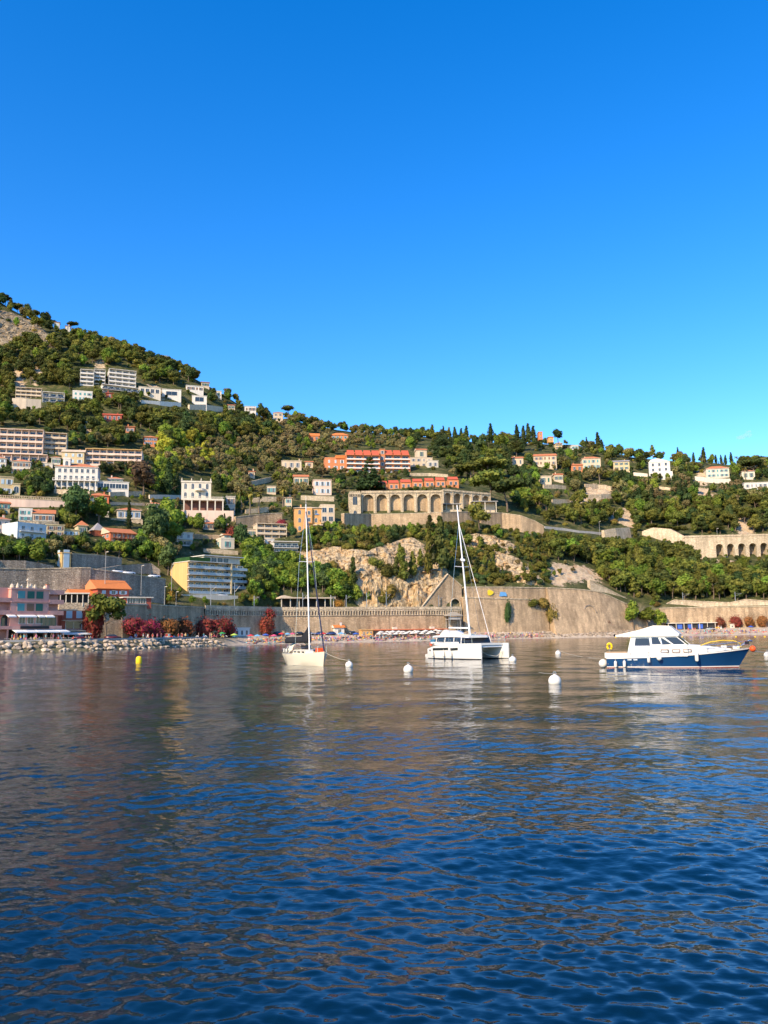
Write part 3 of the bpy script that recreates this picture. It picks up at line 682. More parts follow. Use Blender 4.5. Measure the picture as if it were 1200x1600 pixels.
GREYTILE = mat('grey_slate', (0.30, 0.28, 0.27), 0.7, 0.15, 1.4)
GREENSH = mat('green_shutter', (0.035, 0.13, 0.09), 0.6, 0.08)
TEALSH = mat('teal_shutter', (0.10, 0.30, 0.29), 0.6, 0.08)
BLUESH = mat('blue_shutter', (0.16, 0.26, 0.42), 0.6, 0.08)
GREYSH = mat('pale_blue_shutter', (0.46, 0.56, 0.62), 0.6, 0.08)
BROWNSH = mat('brown_shutter', (0.22, 0.12, 0.07), 0.6, 0.1)
AWN = mat('white_canvas', (0.74, 0.74, 0.72), 0.8, 0.05, 0.5)
AUTOSH = [GREYSH, GREENSH, BROWNSH, GREYTILE, TEALSH]

# ------------------------------------------------------------------ buildings high on the left slope
GA = 'white apartment towers high on the slope'
apartments('apartment_building', 'white balconied tower, leftmost of three, high on the wooded slope', 125, 146, 603, 577, 18, 12, PUREW, 4, 2, group=GA, lside=1)
apartments('apartment_building', 'white balconied tower, middle of three, high on the wooded slope', 147, 164, 600, 577, 20, 12, PUREW, 4, 2, group=GA)
apartments('apartment_building', 'widest white balconied tower, rightmost of three, high on the wooded slope', 170, 212, 602, 576, 24, 13, PUREW, 4, 4, group=GA, lside=1)
apartments('apartment_building', 'long white two storey block stepping down below the three white towers', 160, 216, 614, 600, 30, 10, PUREW, 2, 6, fins=False, glass_rail=True)
house('villa', 'low white flat roofed villa right of the three white towers', 'house', 217, 251, 615, 604, 20, 10, OFFW, 'flat', CONC, 1, 4, w=2.2)
house('villa', 'white framed modern villa with one wide window at end of terrace row', 'house', 253, 283, 620, 608, 15, 10, PUREW, 'flat', CONC, 1, 1, w=8, h=2.8)
slope_wall('terrace_wall', 'white terrace wall below the row of white hillside villas', [(221, 625, 631, None), (250, 627, 634, None), (283, 629, 636, None)], PUREW, 2.0)
apartments('apartment_building', 'cream balconied flats above tall retaining wall on far left slope', 24, 64, 623, 605, 16, 12, CREAM, 3, 5, awn=2)
slope_wall('retaining_wall', 'tall beige wall under the cream flats on the far left slope', [(18, 622, 640, None), (40, 623, 640, None), (64, 624, 639, None)], PLASTER, 2.0)
apartments('apartment_building', 'white two storey block right of the cream flats on the left slope', 66, 100, 629, 612, 20, 11, PUREW, 2, 3, glass_rail=True)
house('house', 'small white flat roofed house among pines below the white towers', 'house', 113, 144, 625, 611, 18, 9, PUREW, 'parapet', CONC, 2, 4)
house('house', 'tiny red house half hidden by pines below the white towers', 'house', 166, 177, 623, 614, 20, 6, RED, 'gx', REDTILE, 1, 1)
house('house', 'small dark red house with porch posts among the pines', 'house', 160, 190, 657, 648, 12, 8, RED, 'gx', REDTILE, 1, 4, w=1.2)
house('house', 'pink two storey house with tiled hip roof above the olive grove', 'house', 224, 246, 695, 683, 16, 8, SALMON, 'hip', TILE, 2, 3, 'shut', sm=BLUESH)
house('house', 'small cream house just below the pines on the top left ridge', 'house', 84, 93, 511, 503, 20, 6, CREAM, 'gx', TILE, 1, 2)
house('house', 'tiny white house with tall wall on the top left ridge', 'house', 102, 109, 516, 509, 20, 6, OFFW, 'gx', TILE, 1, 1)
house('villa', 'white low villa near the skyline left of the framed villa', 'house', 291, 318, 610, 602, 20, 9, PUREW, 'flat', CONC, 1, 4)
house('house', 'cream gabled house at the skyline among ridge pines', 'house', 315, 327, 604, 597, 20, 7, CREAM, 'gx', TILE, 1, 2)
house('villa', 'white box framed villa with dark glass front on a pale terrace', 'house', 300, 323, 630, 618, 14, 9, PUREW, 'flat', CONC, 1, 1, w=6.5, h=3.4)
slope_wall('terrace_wall', 'pale terrace wall under the white box framed villa', [(296, 632, 641, None), (320, 632, 642, None), (348, 636, 644, None)], CREAM, 2.0)
house('house', 'small grey white house between pines right of the box framed villa', 'house', 338, 346, 620, 611, 15, 6, OFFW, 'flat', CONC, 1, 1)
house('house', 'long low white house on the ridge shoulder', 'house', 382, 400, 643, 635, 10, 8, PUREW, 'flat', CONC, 1, 3)
house('house', 'small cream house right of the long low ridge house', 'house', 356, 367, 640, 633, 10, 6, CREAM, 'gx', TILE, 1, 2)
house('house', 'cream house below the lone skyline umbrella pine', 'house', 427, 442, 657, 645, 5, 8, CREAM, 'hip', TILE, 2, 2)
house('house', 'orange house with steep tiled roof, left of two near the ridge', 'house', 484, 499, 688, 681, 8, 8, SALMON, 'gx', ORTILE, 1, 2, rh=3)
house('house', 'orange house with broad tiled roofs, right of two near the ridge', 'house', 517, 544, 687, 680, 6, 9, SALMON, 'hip', ORTILE, 1, 4, rh=3)

# ------------------------------------------------------------------ left middle slope
apartments('apartment_building', 'large pink stepped apartment block at the left edge of the photo', -25, 66, 709, 669, 14, 16, PINK, 4, 8, awn=4)
apartments('apartment_building', 'pink terrace storey below the large stepped pink block', -25, 73, 722, 708, 14, 10, PINK, 1, 7)
apartments('apartment_building', 'pale pink wing with balconies right of the large stepped pink block', 68, 103, 709, 676, 18, 14, CREAM, 4, 3, awn=1)
apartments('apartment_building', 'long apartment block with orange roof edge and four balcony rows', 133, 221, 727, 701, 12, 14, PINK, 3, 8, roofm=YELLOW, awn=2)
house('house', 'pale yellow gabled house left of the orange edged apartment block', 'house', 96, 131, 725, 706, 12, 10, PALEY, 'gx', CREAM, 2, 3)
s = house('villa', 'large white villa with small tower and red roof in mid slope', 'villa', 85, 152, 762, 729, 14, 13, PUREW, 'hip', TILE, 3, 7, 'plain', lside=2, trim=PUREW, w=1.2)
MB().box(s.W * .17, s.W * .34, 1, 5.5, s.H, s.H + 4.2).obj('tower', PUREW, s.root); roof_mesh('parapet', s.W * .17, 4.5, s.H + 4.2, CONC, 0.12, x0=s.W * .17, y0=1).obj('tower_parapet', [CONC, PUREW], s.root)
link('window', window_mesh(1.2, 2.2, 'arch', WHITE, None), s.root, (s.W * .255, 1, s.H + 1), 0)
b = MB(); W = s.W; z = s.H / 3
b.box(-0.8, W + 0.8, -2.2, -0.02, z - 0.2, z + 0.1)
for k in range(15): x = -0.6 + (W + 1.2) * k / 14; b.box(x - 0.14, x + 0.14, -2.1, -1.9, z + 0.1, z + 1)
b.box(-0.8, W + 0.8, -2.2, -1.85, z + 1, z + 1.15); b.obj('terrace_balustrade', PUREW, s.root)
b = MB()
for k in range(8): x = W * (0.04 + 0.92 * k / 7); b.box(x - 0.2, x + 0.2, -1.9, -1.5, -5, z - 0.2)
b.obj('terrace_columns', PUREW, s.root)
house('annex', 'white modern annex with dark openings right of the large white villa', 'house', 150, 201, 765, 752, 20, 8, PUREW, 'flat', CONC, 1, 5, w=2.6)
house('house', 'small white villa with hipped roof above the white annex', 'house', 168, 192, 757, 748, 18, 7, PUREW, 'hip', TILE, 1, 3)
house('house', 'white house with red hipped roof left of the large white villa', 'house', 18, 47, 740, 721, 16, 9, OFFW, 'hip', TILE, 2, 3)
house('house', 'white house cut by the left photo edge below pink flats', 'house', -12, 9, 732, 716, 16, 9, OFFW, 'hip', TILE, 2, 2)
house('house', 'small white garage like house left of the villa tower', 'house', 67, 82, 732, 724, 16, 6, OFFW, 'flat', CONC, 1, 1)
house('house', 'cream house with tall blue grey windows at left photo edge', 'house', -14, 20, 773, 744, 30, 9, PALEY, 'flat', CONC, 2, 3, 'shut', sm=GREYSH)
house('house', 'small yellow arched window annex right of the cream edge house', 'house', 19, 31, 774, 756, 25, 6, PALEY, 'flat', CONC, 1, 1, 'arch', w=2.0, h=3)
r, Q = slope_wall('balustrade_wall', 'long pink garden wall with balustrade below the cream edge house', [(-10, 778, 793, None), (40, 780, 793, None), (104, 783, 793, None)], PINK, 1.4, cap=True)
b = MB()
for (p, h), (p2, h2) in zip(Q[:-1], Q[1:]):
    n = int((p2 - p).length / 0.7)
    for k in range(n):
        q = p.lerp(p2, k / n) - Q[0][0]; hh = h + (h2 - h) * k / n; b.box(q.x - .12, q.x + .12, q.y + .5, q.y + .75, q.z + hh + .35, q.z + hh + 1.3)
    q = p - Q[0][0]; q2 = p2 - Q[0][0]; b.tube([q + Vector((0, .6, h + 1.4)), q2 + Vector((0, .6, h2 + 1.4))], 0.16, 6)
b.obj('balusters', STONE_W, r)
house('house', 'white cube house with roof terrace above the cream row', 'house', 29, 50, 815, 796, 25, 9, PUREW, 'parapet', CONC, 2, 2)
house('house', 'low white house with red tiled roof joined to white cube house', 'house', 51, 85, 816, 802, 22, 9, OFFW, 'gx', TILE, 1, 3, rh=2.2)
house('house', 'red single storey house with tiled roof under the white annex', 'house', 139, 170, 787, 774, 20, 8, TERRA, 'hip', TILE, 1, 4, rh=1.8)
s = house('villa', 'white villa with blue shutters standing on a stone arcade', 'villa', 183, 220, 811, 797, 22, 9, OFFW, 'hip', TILE, 1, 4, 'shut', sm=BLUESH, rh=1.8)
b = MB(); n = 5; W2 = s.W * 1.35; zz = -4.6
for k in range(n):
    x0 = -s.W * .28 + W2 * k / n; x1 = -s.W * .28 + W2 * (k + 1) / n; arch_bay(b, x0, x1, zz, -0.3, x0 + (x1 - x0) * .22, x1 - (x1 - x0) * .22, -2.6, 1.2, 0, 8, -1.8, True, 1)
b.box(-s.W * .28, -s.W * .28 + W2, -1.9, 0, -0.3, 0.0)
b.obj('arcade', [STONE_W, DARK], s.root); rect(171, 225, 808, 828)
house('house', 'pale blue block with balconies and lit yellow end wall at left', 'house', 26, 71, 853, 818, 57, 10, PBLUE, 'parapet', CONC, 3, 3, 'shut', sm=GREYSH, bal=[1, 2], lside=1)
house('house', 'cream house with pink bay cut by left edge beside pale blue block', 'house', -8, 14, 845, 811, 40, 9, PINK, 'hip', TILE, 3, 2, 'arch', lside=0)
house('house', 'cream flat roofed house right of the pale blue block', 'house', 72, 100, 838, 820, 30, 9, PALEY, 'flat', CONC, 2, 2, lside=1)
house('house', 'long low cream garage block before the terracotta villa', 'house', 98, 124, 838, 828, 30, 8, PALEY, 'flat', CONC, 1, 3)
house('house', 'cream cottage with small red pyramid roof left of terracotta villa', 'house', 121, 136, 836, 821, 32, 6, PALEY, 'hip', TILE, 1, 1, rh=2.2)
s = house('villa', 'terracotta villa with grey turret roof and tiled gable among gardens', 'villa', 172, 212, 850, 832, 42, 13, TERRA, 'gx', TILE, 2, 5, 'plain', lside=3, trim=CREAM, rh=2.6)
W = s.W
MB().box(-3.2, 1.2, 8.5, 13.5, -7, s.H + 1.6).obj('turret', TERRA, s.root); roof_mesh('hip', 4.4, 5, s.H + 1.6, None, 0.5, 3.4, -3.2, 8.5).obj('turret_roof', [GREYTILE, CREAM], s.root)
b = MB().box(0.3, W - 0.3, -1.8, -0.02, s.H / 2 - .2, s.H / 2)
for k in range(6): x = 0.5 + (W - 1) * k / 5; b.box(x - .12, x + .12, -1.7, -1.5, -4, s.H)
b.obj('veranda', BROWNSH, s.root); rect(139, 212, 816, 850)
for k in range(2): link('window', window_mesh(1.1, 1.6, 'plain', WHITE, None), s.root, (-3.2, 10 + 2 * k, 1.2), -math.pi / 2)

# ------------------------------------------------------------------ centre-left gardens
s = site(286, 349, 808, 797, 12); r = empty('villa', s.P, s.yaw); tag(r, 'cream villa with rooftop urns over a five bay columned terrace', 'villa')
W = s.W; H1 = s.H; k_ = W / 63.0; H2 = 19 * k_; H3 = 29 * k_
MB().box(-1, W + 5, 0, 12, -8, H1).obj('plinth', PINK, r)
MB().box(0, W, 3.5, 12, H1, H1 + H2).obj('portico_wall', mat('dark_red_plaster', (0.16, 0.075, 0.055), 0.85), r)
for i in range(6):
    x = 0.3 + (W - 0.6) * i / 5; MB().box(x - .3, x + .3, 0.2, .8, H1, H1 + H2 - .8).box(x - .42, x + .42, 0.1, .9, H1 + H2 - 1.1, H1 + H2 - .8).obj('column', OFFW, r)
MB().box(-.3, W + .3, 0, 12, H1 + H2 - .8, H1 + H2).obj('entablature', OFFW, r)
b = MB().box(-.2, W + .2, .1, .4, H1 + H2 + .9, H1 + H2 + 1.05)
for i in range(int(W / .5)): b.box(.5 * i, .5 * i + .18, .15, .35, H1 + H2, H1 + H2 + .9)
b.obj('balustrade', OFFW, r)
WU = W * 47 / 63.0; zb = H1 + H2
MB().box(-1.2, WU - 1.2, 4.5, 14, zb, zb + H3).obj('wall', OFFW, r); b = roof_mesh('parapet', WU, 9.5, zb + H3, None, .3, x0=-1.2, y0=4.5); b.obj('roof', [CONC, OFFW], r)
for i in range(4): x = -1 + (WU - .4) * i / 3; MB().lathe([(.1, 0), (.3, .2), (.45, .6), (.15, .9), (.2, 1.3), (.05, 1.5)], 8).obj('urn', OFFW, r, loc=(x, 4.6, zb + H3 + .7))
windows(r, -1, WU - 1.4, zb, H3 / 2, 2, 4, 4.5, 'arch', 1.3, H3 * .3)
MB().lathe([(0.2, 0), (2.6, .1), (2.6, 1.1), (2.4, 1.1), (2.4, .2), (.2, .2)], 16).obj('balcony', OFFW, r, loc=(WU * .55, 4.4, zb + H3 * .5))
rect(281, 330, 744, 776); rect(283, 367, 776, 808)
s = house('annex', 'white scaffold clad annex at right end of the columned terrace', 'house', 348, 367, 806, 776, 12, 8, OFFW, 'flat', CONC, 2, 2)
b = MB()
for i in range(4):
    x = s.W * i / 3; b.tube([(x, -1.2, s.H * .45), (x, -1.2, s.H + 1)], .06, 5)
for i in range(3): z = s.H * (.5 + .22 * i); b.tube([(0, -1.2, z), (s.W, -1.2, z)], .05, 5)
b.obj('scaffold', METAL, s.root)
house('house', 'small white house with grey shutters beside tall green trees', 'house', 276, 301, 853, 832, 38, 8, PUREW, 'flat', CONC, 2, 2, 'shut', sm=GREYTILE, bal=[1])
house('house', 'small cream house under the pink bougainvillea in mid slope', 'house', 345, 366, 858, 842, 30, 7, OFFW, 'parapet', CONC, 1, 1, lside=1)
MBs = house('house', 'narrow cream gable stub behind the bougainvillea house', 'house', 350, 361, 845, 836, 30, 5, OFFW, 'gx', TILE, 1, 1)
apartments('apartment_building', 'cream terraced flats below a curved garden wall', 402, 448, 843, 818, 22, 9, CREAM, 3, 4, sm=CREAM)
house('house', 'low cream pavilion left of the cream terraced flats', 'house', 387, 402, 840, 827, 20, 7, CREAM, 'flat', CONC, 1, 2)
s = apartments('apartment_building', 'modern cream house with glass terrace above the cliff trees', 428, 467, 866, 846, 20, 8, PUREW, 2, 4, glass_rail=True, fins=False)
house('house', 'small white cube left of the modern cream house', 'house', 414, 428, 852, 843, 20, 6, PUREW, 'flat', CONC, 1, 1)
s = house('house', 'orange three storey house with blue parasol behind the sailboat mast', 'house', 460, 502, 832, 794, 8, 10, ORANGE, 'hip', CREAM, 3, 3, 'arch', trim=CREAM, rh=1.2, w=1.3)
MB().box(s.W * .42, s.W * .66, -1.3, 0, s.H * .36, s.H * 1.0).obj('bay', ORANGE, s.root); link('window', window_mesh(1.3, 1.8, 'plain', WHITE, None), s.root, (s.W * .54, -1.3, s.H * .72), 0); link('window', window_mesh(1.3, 1.8, 'plain', WHITE, None), s.root, (s.W * .54, -1.3, s.H * .44), 0)
pr = empty('parasol', s.P + Vector((s.W * .86, -2, s.H * .55))); tag(pr, 'blue parasol on the terrace of the orange house', 'parasol')
MB().lathe([(1.5, 0), (.7, .5), (.06, .8)], 10).obj('canopy', BLUESH, pr, loc=(0, 0, 1.6)); MB().tube([(0, 0, -s.H * .25), (0, 0, 2.5)], .05, 6).obj('pole', METAL, pr)
MB().box(s.W * .7, s.W * 1.05, -3.2, -.02, s.H * .26, s.H * .3).obj('terrace', CREAM, s.root)
house('house', 'cream flat roofed house with dark carport right of the orange house', 'house', 501, 523, 818, 790, 10, 9, CREAM, 'parapet', CONC, 2, 2, w=2.2)
slope_wall('garden_wall', 'long curved pale stone wall above the cream terraced flats', [(368, 808, 826, None), (395, 805, 824, None), (420, 803, 820, None), (441, 802, 816, None)], STONE, 1.6, cap=True)
house('house', 'cream house with low tiled gable in the olive slope', 'house', 459, 482, 758, 745, 8, 8, CREAM, 'gx', TILE, 1, 3, rh=2)
house('house', 'pale cream house with shaded porch right of low gabled house', 'house', 490, 518, 773, 750, 10, 9, PINK, 'flat', CONC, 2, 3)
house('house', 'long pale house with chimney at the upper olive slope', 'house', 440, 471, 733, 720, 8, 8, CREAM, 'flat', CONC, 1, 3, chim=[(.9, .5)])
house('house', 'tiny pale house right of the long pale house with chimney', 'house', 477, 489, 731, 722, 6, 6, CREAM, 'gx', TILE, 1, 1)

# ------------------------------------------------------------------ red complex and arcaded terrace
s = house('house', 'low salmon wing with sloping end at left of red apartment complex', 'house', 508, 541, 735, 716, 10, 10, SALMON, 'parapet', REDTILE, 2, 3)
MB().box(s.W * .5, s.W * .98, -.6, 6, s.H, s.H + 2.2).obj('attic', ORTILE, s.root)
for nm, lb, x0, x1, nb in (('apartment_building', 'salmon apartment block with white balconies and red roofs, left half of complex', 542, 594, 4), ('apartment_building', 'salmon apartment block with white balconies and red roofs, right half of complex', 602, 641, 3)):
    s = apartments(nm, lb, x0, x1, 739, 711, 9, 12, SALMON, 4, nb, sm=SALMON, railm=WHITE, bal=1.3, roofm=SALMON, group='red apartment complex')
    for k in range(nb):
        a, c = s.W * k / nb + .5, s.W * (k + 1) / nb - .5
        b = MB(); b.v += [(a, -.3, s.H + .3), (c, -.3, s.H + .3), (c, 4.5, s.H + 4.6), (a, 4.5, s.H + 4.6), (a, 6, s.H + .3), (c, 6, s.H + .3)]
        b.f += [(0, 1, 2, 3), (3, 2, 5, 4), (0, 3, 4), (1, 5, 2), (0, 4, 5, 1)]; b.m += [0] * 5; b.obj('roof_bay', REDTILE, s.root)
    MB().box(0, s.W, 6.5, 11, s.H + .3, s.H + 3.6).obj('attic', SALMON, s.root)
house('stair_tower', 'tall salmon stair tower between both halves of red apartment complex', 'house', 594, 602, 739, 702, 9, 10, SALMON, 'flat', REDTILE, 4, 1, P=None)
house('villa', 'cream villa with tall gabled wing right of the red complex', 'villa', 641, 676, 730, 715, 8, 9, CREAM, 'flat', CONC, 2, 4)
house('house', 'tall cream gabled wing behind the cream villa right of red complex', 'house', 651, 667, 716, 703, 8, 8, CREAM, 'gx', TILE, 1, 1, P=None)
house('house', 'low cream garden house at the right end of the cream villa', 'house', 668, 685, 731, 720, 8, 7, OFFW, 'flat', CONC, 1, 2)
U = [(585, 606), (607, 624), (626, 643), (645, 661), (664, 679), (681, 696), (700, 717)]
ORD = ['leftmost', 'second', 'third', 'middle', 'fifth', 'sixth', 'rightmost']
for k, (x0, x1) in enumerate(U):
    s = house('terraced_house', ORD[k] + ' of seven small salmon terraced houses above the arcade, counted from left', 'house', x0, x1, 766 - k * 1.0, 757 - k * 1.1, 6, 7, SALMON, None, None, 1, 2, group='terraced houses above the arcade', w=1.4)
    b = MB(); b.prism([(0, s.H), (s.W, s.H), (s.W, s.H + .4), (0, s.H + .4)], 0, 7, 1)
    b.v += [(.3, -.4, s.H + .5), (s.W - .3, -.4, s.H + .5), (s.W - .3, 3.5, s.H + 3), (.3, 3.5, s.H + 3), (.3, 3.6, s.H + .45), (s.W - .3, 3.6, s.H + .45)]; o = len(b.v) - 6
    b.f += [tuple(o + i for i in q) for q in ((0, 1, 2, 3), (3, 2, 5, 4), (0, 3, 4), (1, 5, 2))]; b.m += [0] * 4; b.obj('roof', [REDTILE, SALMON], s.root)
def arcade_wall(label, x0, x1, yb, yt, yaw, n, depth, wm, wb, name='arcade_wall', P=None, fill=.78, spring=.62, parapet=True, drop=3, through=False):
    s = site(x0, x1, yb, yt, yaw, P); r = empty(name, s.P, s.yaw); tag(r, label, 'wall'); s.root = r; b = MB(); W, H = s.W, s.H
    for k in range(n):
        a, c = W * k / n, W * (k + 1) / n; g = (c - a) * (1 - fill) / 2; rad = (c - a - 2 * g) / 2
        arch_bay(b, a, c, -drop, H, a + g, c - g, max(0.3, H * .86 - rad), depth, 0, 12, 0, not through, 1)
    b.poly([(0, 0, H), (W, 0, H), (W, depth + 1, H), (0, depth + 1, H)]); 
    for x in (0, W): b.poly([(x, 0, -drop), (x, depth + 1, -drop), (x, depth + 1, H), (x, 0, H)])
    if through: b.poly([(0, depth, H), (W, depth, H), (W, depth, H - 1.2), (0, depth, H - 1.2)])
    b.obj('arches', [wm, wb], r, fix=False)
    for k in range(n + 1):
        x = W * k / n; MB().box(max(x - .35, 0), min(x + .35, W), -.3, 0, -drop, H * .9).obj('pilaster', wm, r)
    if parapet: MB().box(-.1, W + .1, -.45, .3, H * .93, H * .93 + .3).box(-.05, W + .05, -.3, .2, H * .93 + .3, H + .35).obj('parapet', wm, r)
    rect(x0, x1, yt, yb, .15); return s
arcade_wall('cream terrace wall with six big blind arches below the red terraced houses', 565, 692, 801, 768, 4, 6, 2.4, STONE_W, STONE)
arcade_wall('receding end of the cream arched terrace wall with five narrower arches', 693, 767, 795, 765, 30, 5, 2.4, STONE_W, STONE)
s = house('castle_tower', 'square cream stone tower with arched window at left end of arcade', 'tower', 546, 564, 803, 769, 8, 6, STONE_W, None, None, 1, 0)
arc = MB(); 
for k in range(7):
    a, c = s.W * k / 7, s.W * (k + 1) / 7; arch_bay(arc, a, c, s.H - 2.6, s.H - .6, a + .15, c - .15, s.H - 1.4, .25, 0, 6, -.3, True, 1)
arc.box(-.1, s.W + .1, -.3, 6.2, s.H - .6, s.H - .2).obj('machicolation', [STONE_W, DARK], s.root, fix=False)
for k in range(6): x = s.W * (k + .25) / 6; MB().box(x, x + s.W / 12, -.3, .1, s.H - .2, s.H + .7).obj('merlon', STONE_W, s.root)
link('window', window_mesh(2.4, 5.0, 'arch', STONE_W, None), s.root, (s.W * .5, 0, s.H * .42), 0); link('window', window_mesh(1.6, 1.6, 'arch', STONE_W, None), s.root, (s.W * .5, 0, .2), 0)
slope_wall('retaining_wall', 'long pale stone wall running below the arched terrace and tower', [(538, 803, 826, None), (580, 804, 823, None), (640, 803, 822, None), (690, 801, 819, None), (737, 800, 816, None)], STONE, 2.0, cap=True)
for nm, lb, x0, x1, yb, yt, np_ in (('pavilion', 'flat roofed open pavilion on posts right of the arcade', 740, 776, 801, 783, 3), ('shelter', 'long low shelter roof in front of the arcade middle', 676, 719, 797, 787, 5)):
    s = site(x0, x1, yb, yt, 6); r = empty(nm, s.P, s.yaw); tag(r, lb, 'pavilion')
    MB().box(-.8, s.W + .8, -1, 5, s.H - .4, s.H).obj('roof', CONC, r); MB().box(0, s.W, 4, 5, -6, s.H - .4).obj('wall', CREAM, r)
    for k in range(np_): x = .3 + (s.W - .6) * k / (np_ - 1); MB().box(x - .2, x + .2, -.6, -.2, -5, s.H - .4).obj('post', OFFW, r)
    MB().box(-.5, s.W + .5, -1.5, 5, -6, -.05).obj('base', STONE_W, r); rect(x0, x1, yt, yb)
slope_wall('retaining_wall', 'curved grey stone bastion wall right of the open pavilion', [(752, 801, 818, None), (785, 802, 825, None), (815, 806, 832, None), (838, 815, 836, None), (850, 822, 838, None)], STONE, 2.0, cap=True)
slope_wall('road_wall', 'low grey parapet of the hillside road right of the bastion', [(852, 822, 826, None), (880, 825, 829, None), (905, 829, 833, None), (945, 832, 836, None)], CONC, 1.0)

# ------------------------------------------------------------------ right hand slope
house('house', 'cream house with arched opening left of the large cream villa, right slope', 'house', 801, 818, 728, 716, 0, 8, CREAM, 'gx', TILE, 1, 2, 'arch')
house('villa', 'large cream gabled villa in the trees, left on the right slope', 'villa', 834, 870, 728, 713, -4, 10, CREAM, 'gx', TILE, 2, 5, rh=2.5)
house('tower_house', 'small ochre tower house at skyline among cypresses', 'house', 842, 848, 686, 675, 0, 5, SALMON, 'flat', CONC, 2, 1, w=.8, h=1.2, allow=.62, drop=.6)
house('house', 'small ochre house at skyline beside a round tree', 'house', 857, 865, 690, 683, 0, 6, ORANGE, 'hip', TILE, 1, 1, w=1, h=1.2, allow=.6, drop=.6)
house('house', 'cream house with flat roof just below skyline, right of ochre house', 'house', 868, 879, 702, 693, 0, 7, PALEY, 'hip', TILE, 2, 2)
house('house', 'tiny white house right of the cream skyline house', 'house', 893, 904, 703, 696, 0, 6, PUREW, 'flat', CONC, 1, 2)
house('house', 'cream villa with hipped roof and yellow wing on right slope', 'house', 910, 939, 734, 717, -6, 9, CREAM, 'hip', TILE, 2, 4, rh=2.2, chim=[(.2, .4)])
house('house', 'low orange walled cottage left of hipped cream villa', 'house', 893, 911, 737, 727, 0, 7, SALMON, 'gx', TILE, 1, 2)
house('house', 'yellow house with sloping grey roof right of the hipped villa', 'house', 959, 984, 736, 722, -8, 8, PALEY, 'gx', GREYTILE, 2, 3)
s = house('villa', 'bright white modern villa with sloping roof on the right slope', 'villa', 1015, 1048, 747, 723, -16, 10, PUREW, 'flat', PUREW, 3, 3, w=1.6, rside=0)
b = MB().prism([(0, s.H + .3), (s.W, s.H + .3), (s.W * .45, s.H + 3.2), (s.W * .1, s.H + 2.4)], 1, 9); b.obj('roof_gable', PUREW, s.root)
MB().box(s.W * .55, s.W + 1.5, -2.2, -.02, -6, s.H * .32).obj('terrace', PUREW, s.root)
house('villa', 'white villa with wide red tiled hip roof near right skyline', 'villa', 1104, 1140, 747, 733, -10, 10, OFFW, 'hip', TILE, 2, 5, rh=2.6)
slope_wall('terrace_wall', 'white terrace wall under the red roofed skyline villa', [(1086, 744, 752, None), (1110, 747, 755, None), (1142, 748, 756, None)], OFFW, 1.6)
house('house', 'low white house near right edge above clipped hedge', 'house', 1160, 1180, 749, 737, -8, 8, OFFW, 'hip', TILE, 1, 2)
house('house', 'long flat white terrace house at the right photo edge', 'house', 1163, 1215, 764, 755, -8, 8, PUREW, 'flat', CONC, 1, 7)
house('house', 'beige flat roofed house low in trees right of arcade pavilion', 'house', 845, 862, 757, 744, 0, 7, CREAM, 'flat', CONC, 1, 2)
house('house', 'small cream shed beside beige house in right slope trees', 'house', 866, 880, 752, 742, 0, 6, CREAM, 'gx', TILE, 1, 2)
for lb, pts in (('pale terrace wall in trees under the hipped cream villa', [(850, 757, 764, None), (868, 757, 764, None), (885, 759, 765, None)]),
                ('long beige terrace wall below terraced gardens on right slope', [(915, 756, 763, None), (935, 757, 764, None), (955, 760, 766, None)]),
                ('lower beige terrace wall crossing dry ground on right slope', [(864, 780, 787, None), (890, 780, 786, None)]),
                ('short beige terrace wall stepping down dry bank on right slope', [(918, 773, 782, None), (940, 772, 780, None), (956, 772, 779, None)])):
    slope_wall('terrace_wall', lb, pts, STONE_W, 1.2)
slope_wall('road_wall', 'pale rock lined road wall, left stretch above pine wood', [(946, 828, 842, None), (965, 825, 842, None), (987, 824, 840, None)], STONE_W, 2, batter=.15)
slope_wall('road_wall', 'pale rock lined road wall under three umbrella pines', [(1003, 830, 836, None), (1020, 824, 840, None), (1045, 826, 848, None), (1070, 838, 852, None)], STONE_W, 2, batter=.2)
s = site(1072, 1205, 862, 839.5, -4, at(1072, 868, 486)); r = empty('road_viaduct', s.P, s.yaw); tag(r, 'pale stone road viaduct with dark arches at the right photo edge', 'viaduct')
b = MB(); W, H = s.W * 1.25, s.H; X = 0; n0 = W * .27; aw = W * .104
b.poly([(0, 0, -1), (n0, 0, -5), (n0, 0, H), (0, 0, H)])
for k in range(7): arch_bay(b, n0 + aw * k, n0 + aw * (k + 1), -14, H, n0 + aw * (k + .17), n0 + aw * (k + .83), H * .40, 5, 0, 12, 0, True, 1)
b.poly([(0, 0, H), (n0 + 7 * aw, 0, H), (n0 + 7 * aw, 6, H), (0, 6, H)]); b.obj('arches', [STONE_W, STONE_G], r, fix=False)
MB().box(0, n0 + 7 * aw, -.25, .25, H - .1, H + .9).obj('parapet', STONE_W, r); rect(1112, 1200, 836, 869, .1); rect(1070, 1112, 836, 848, .1)

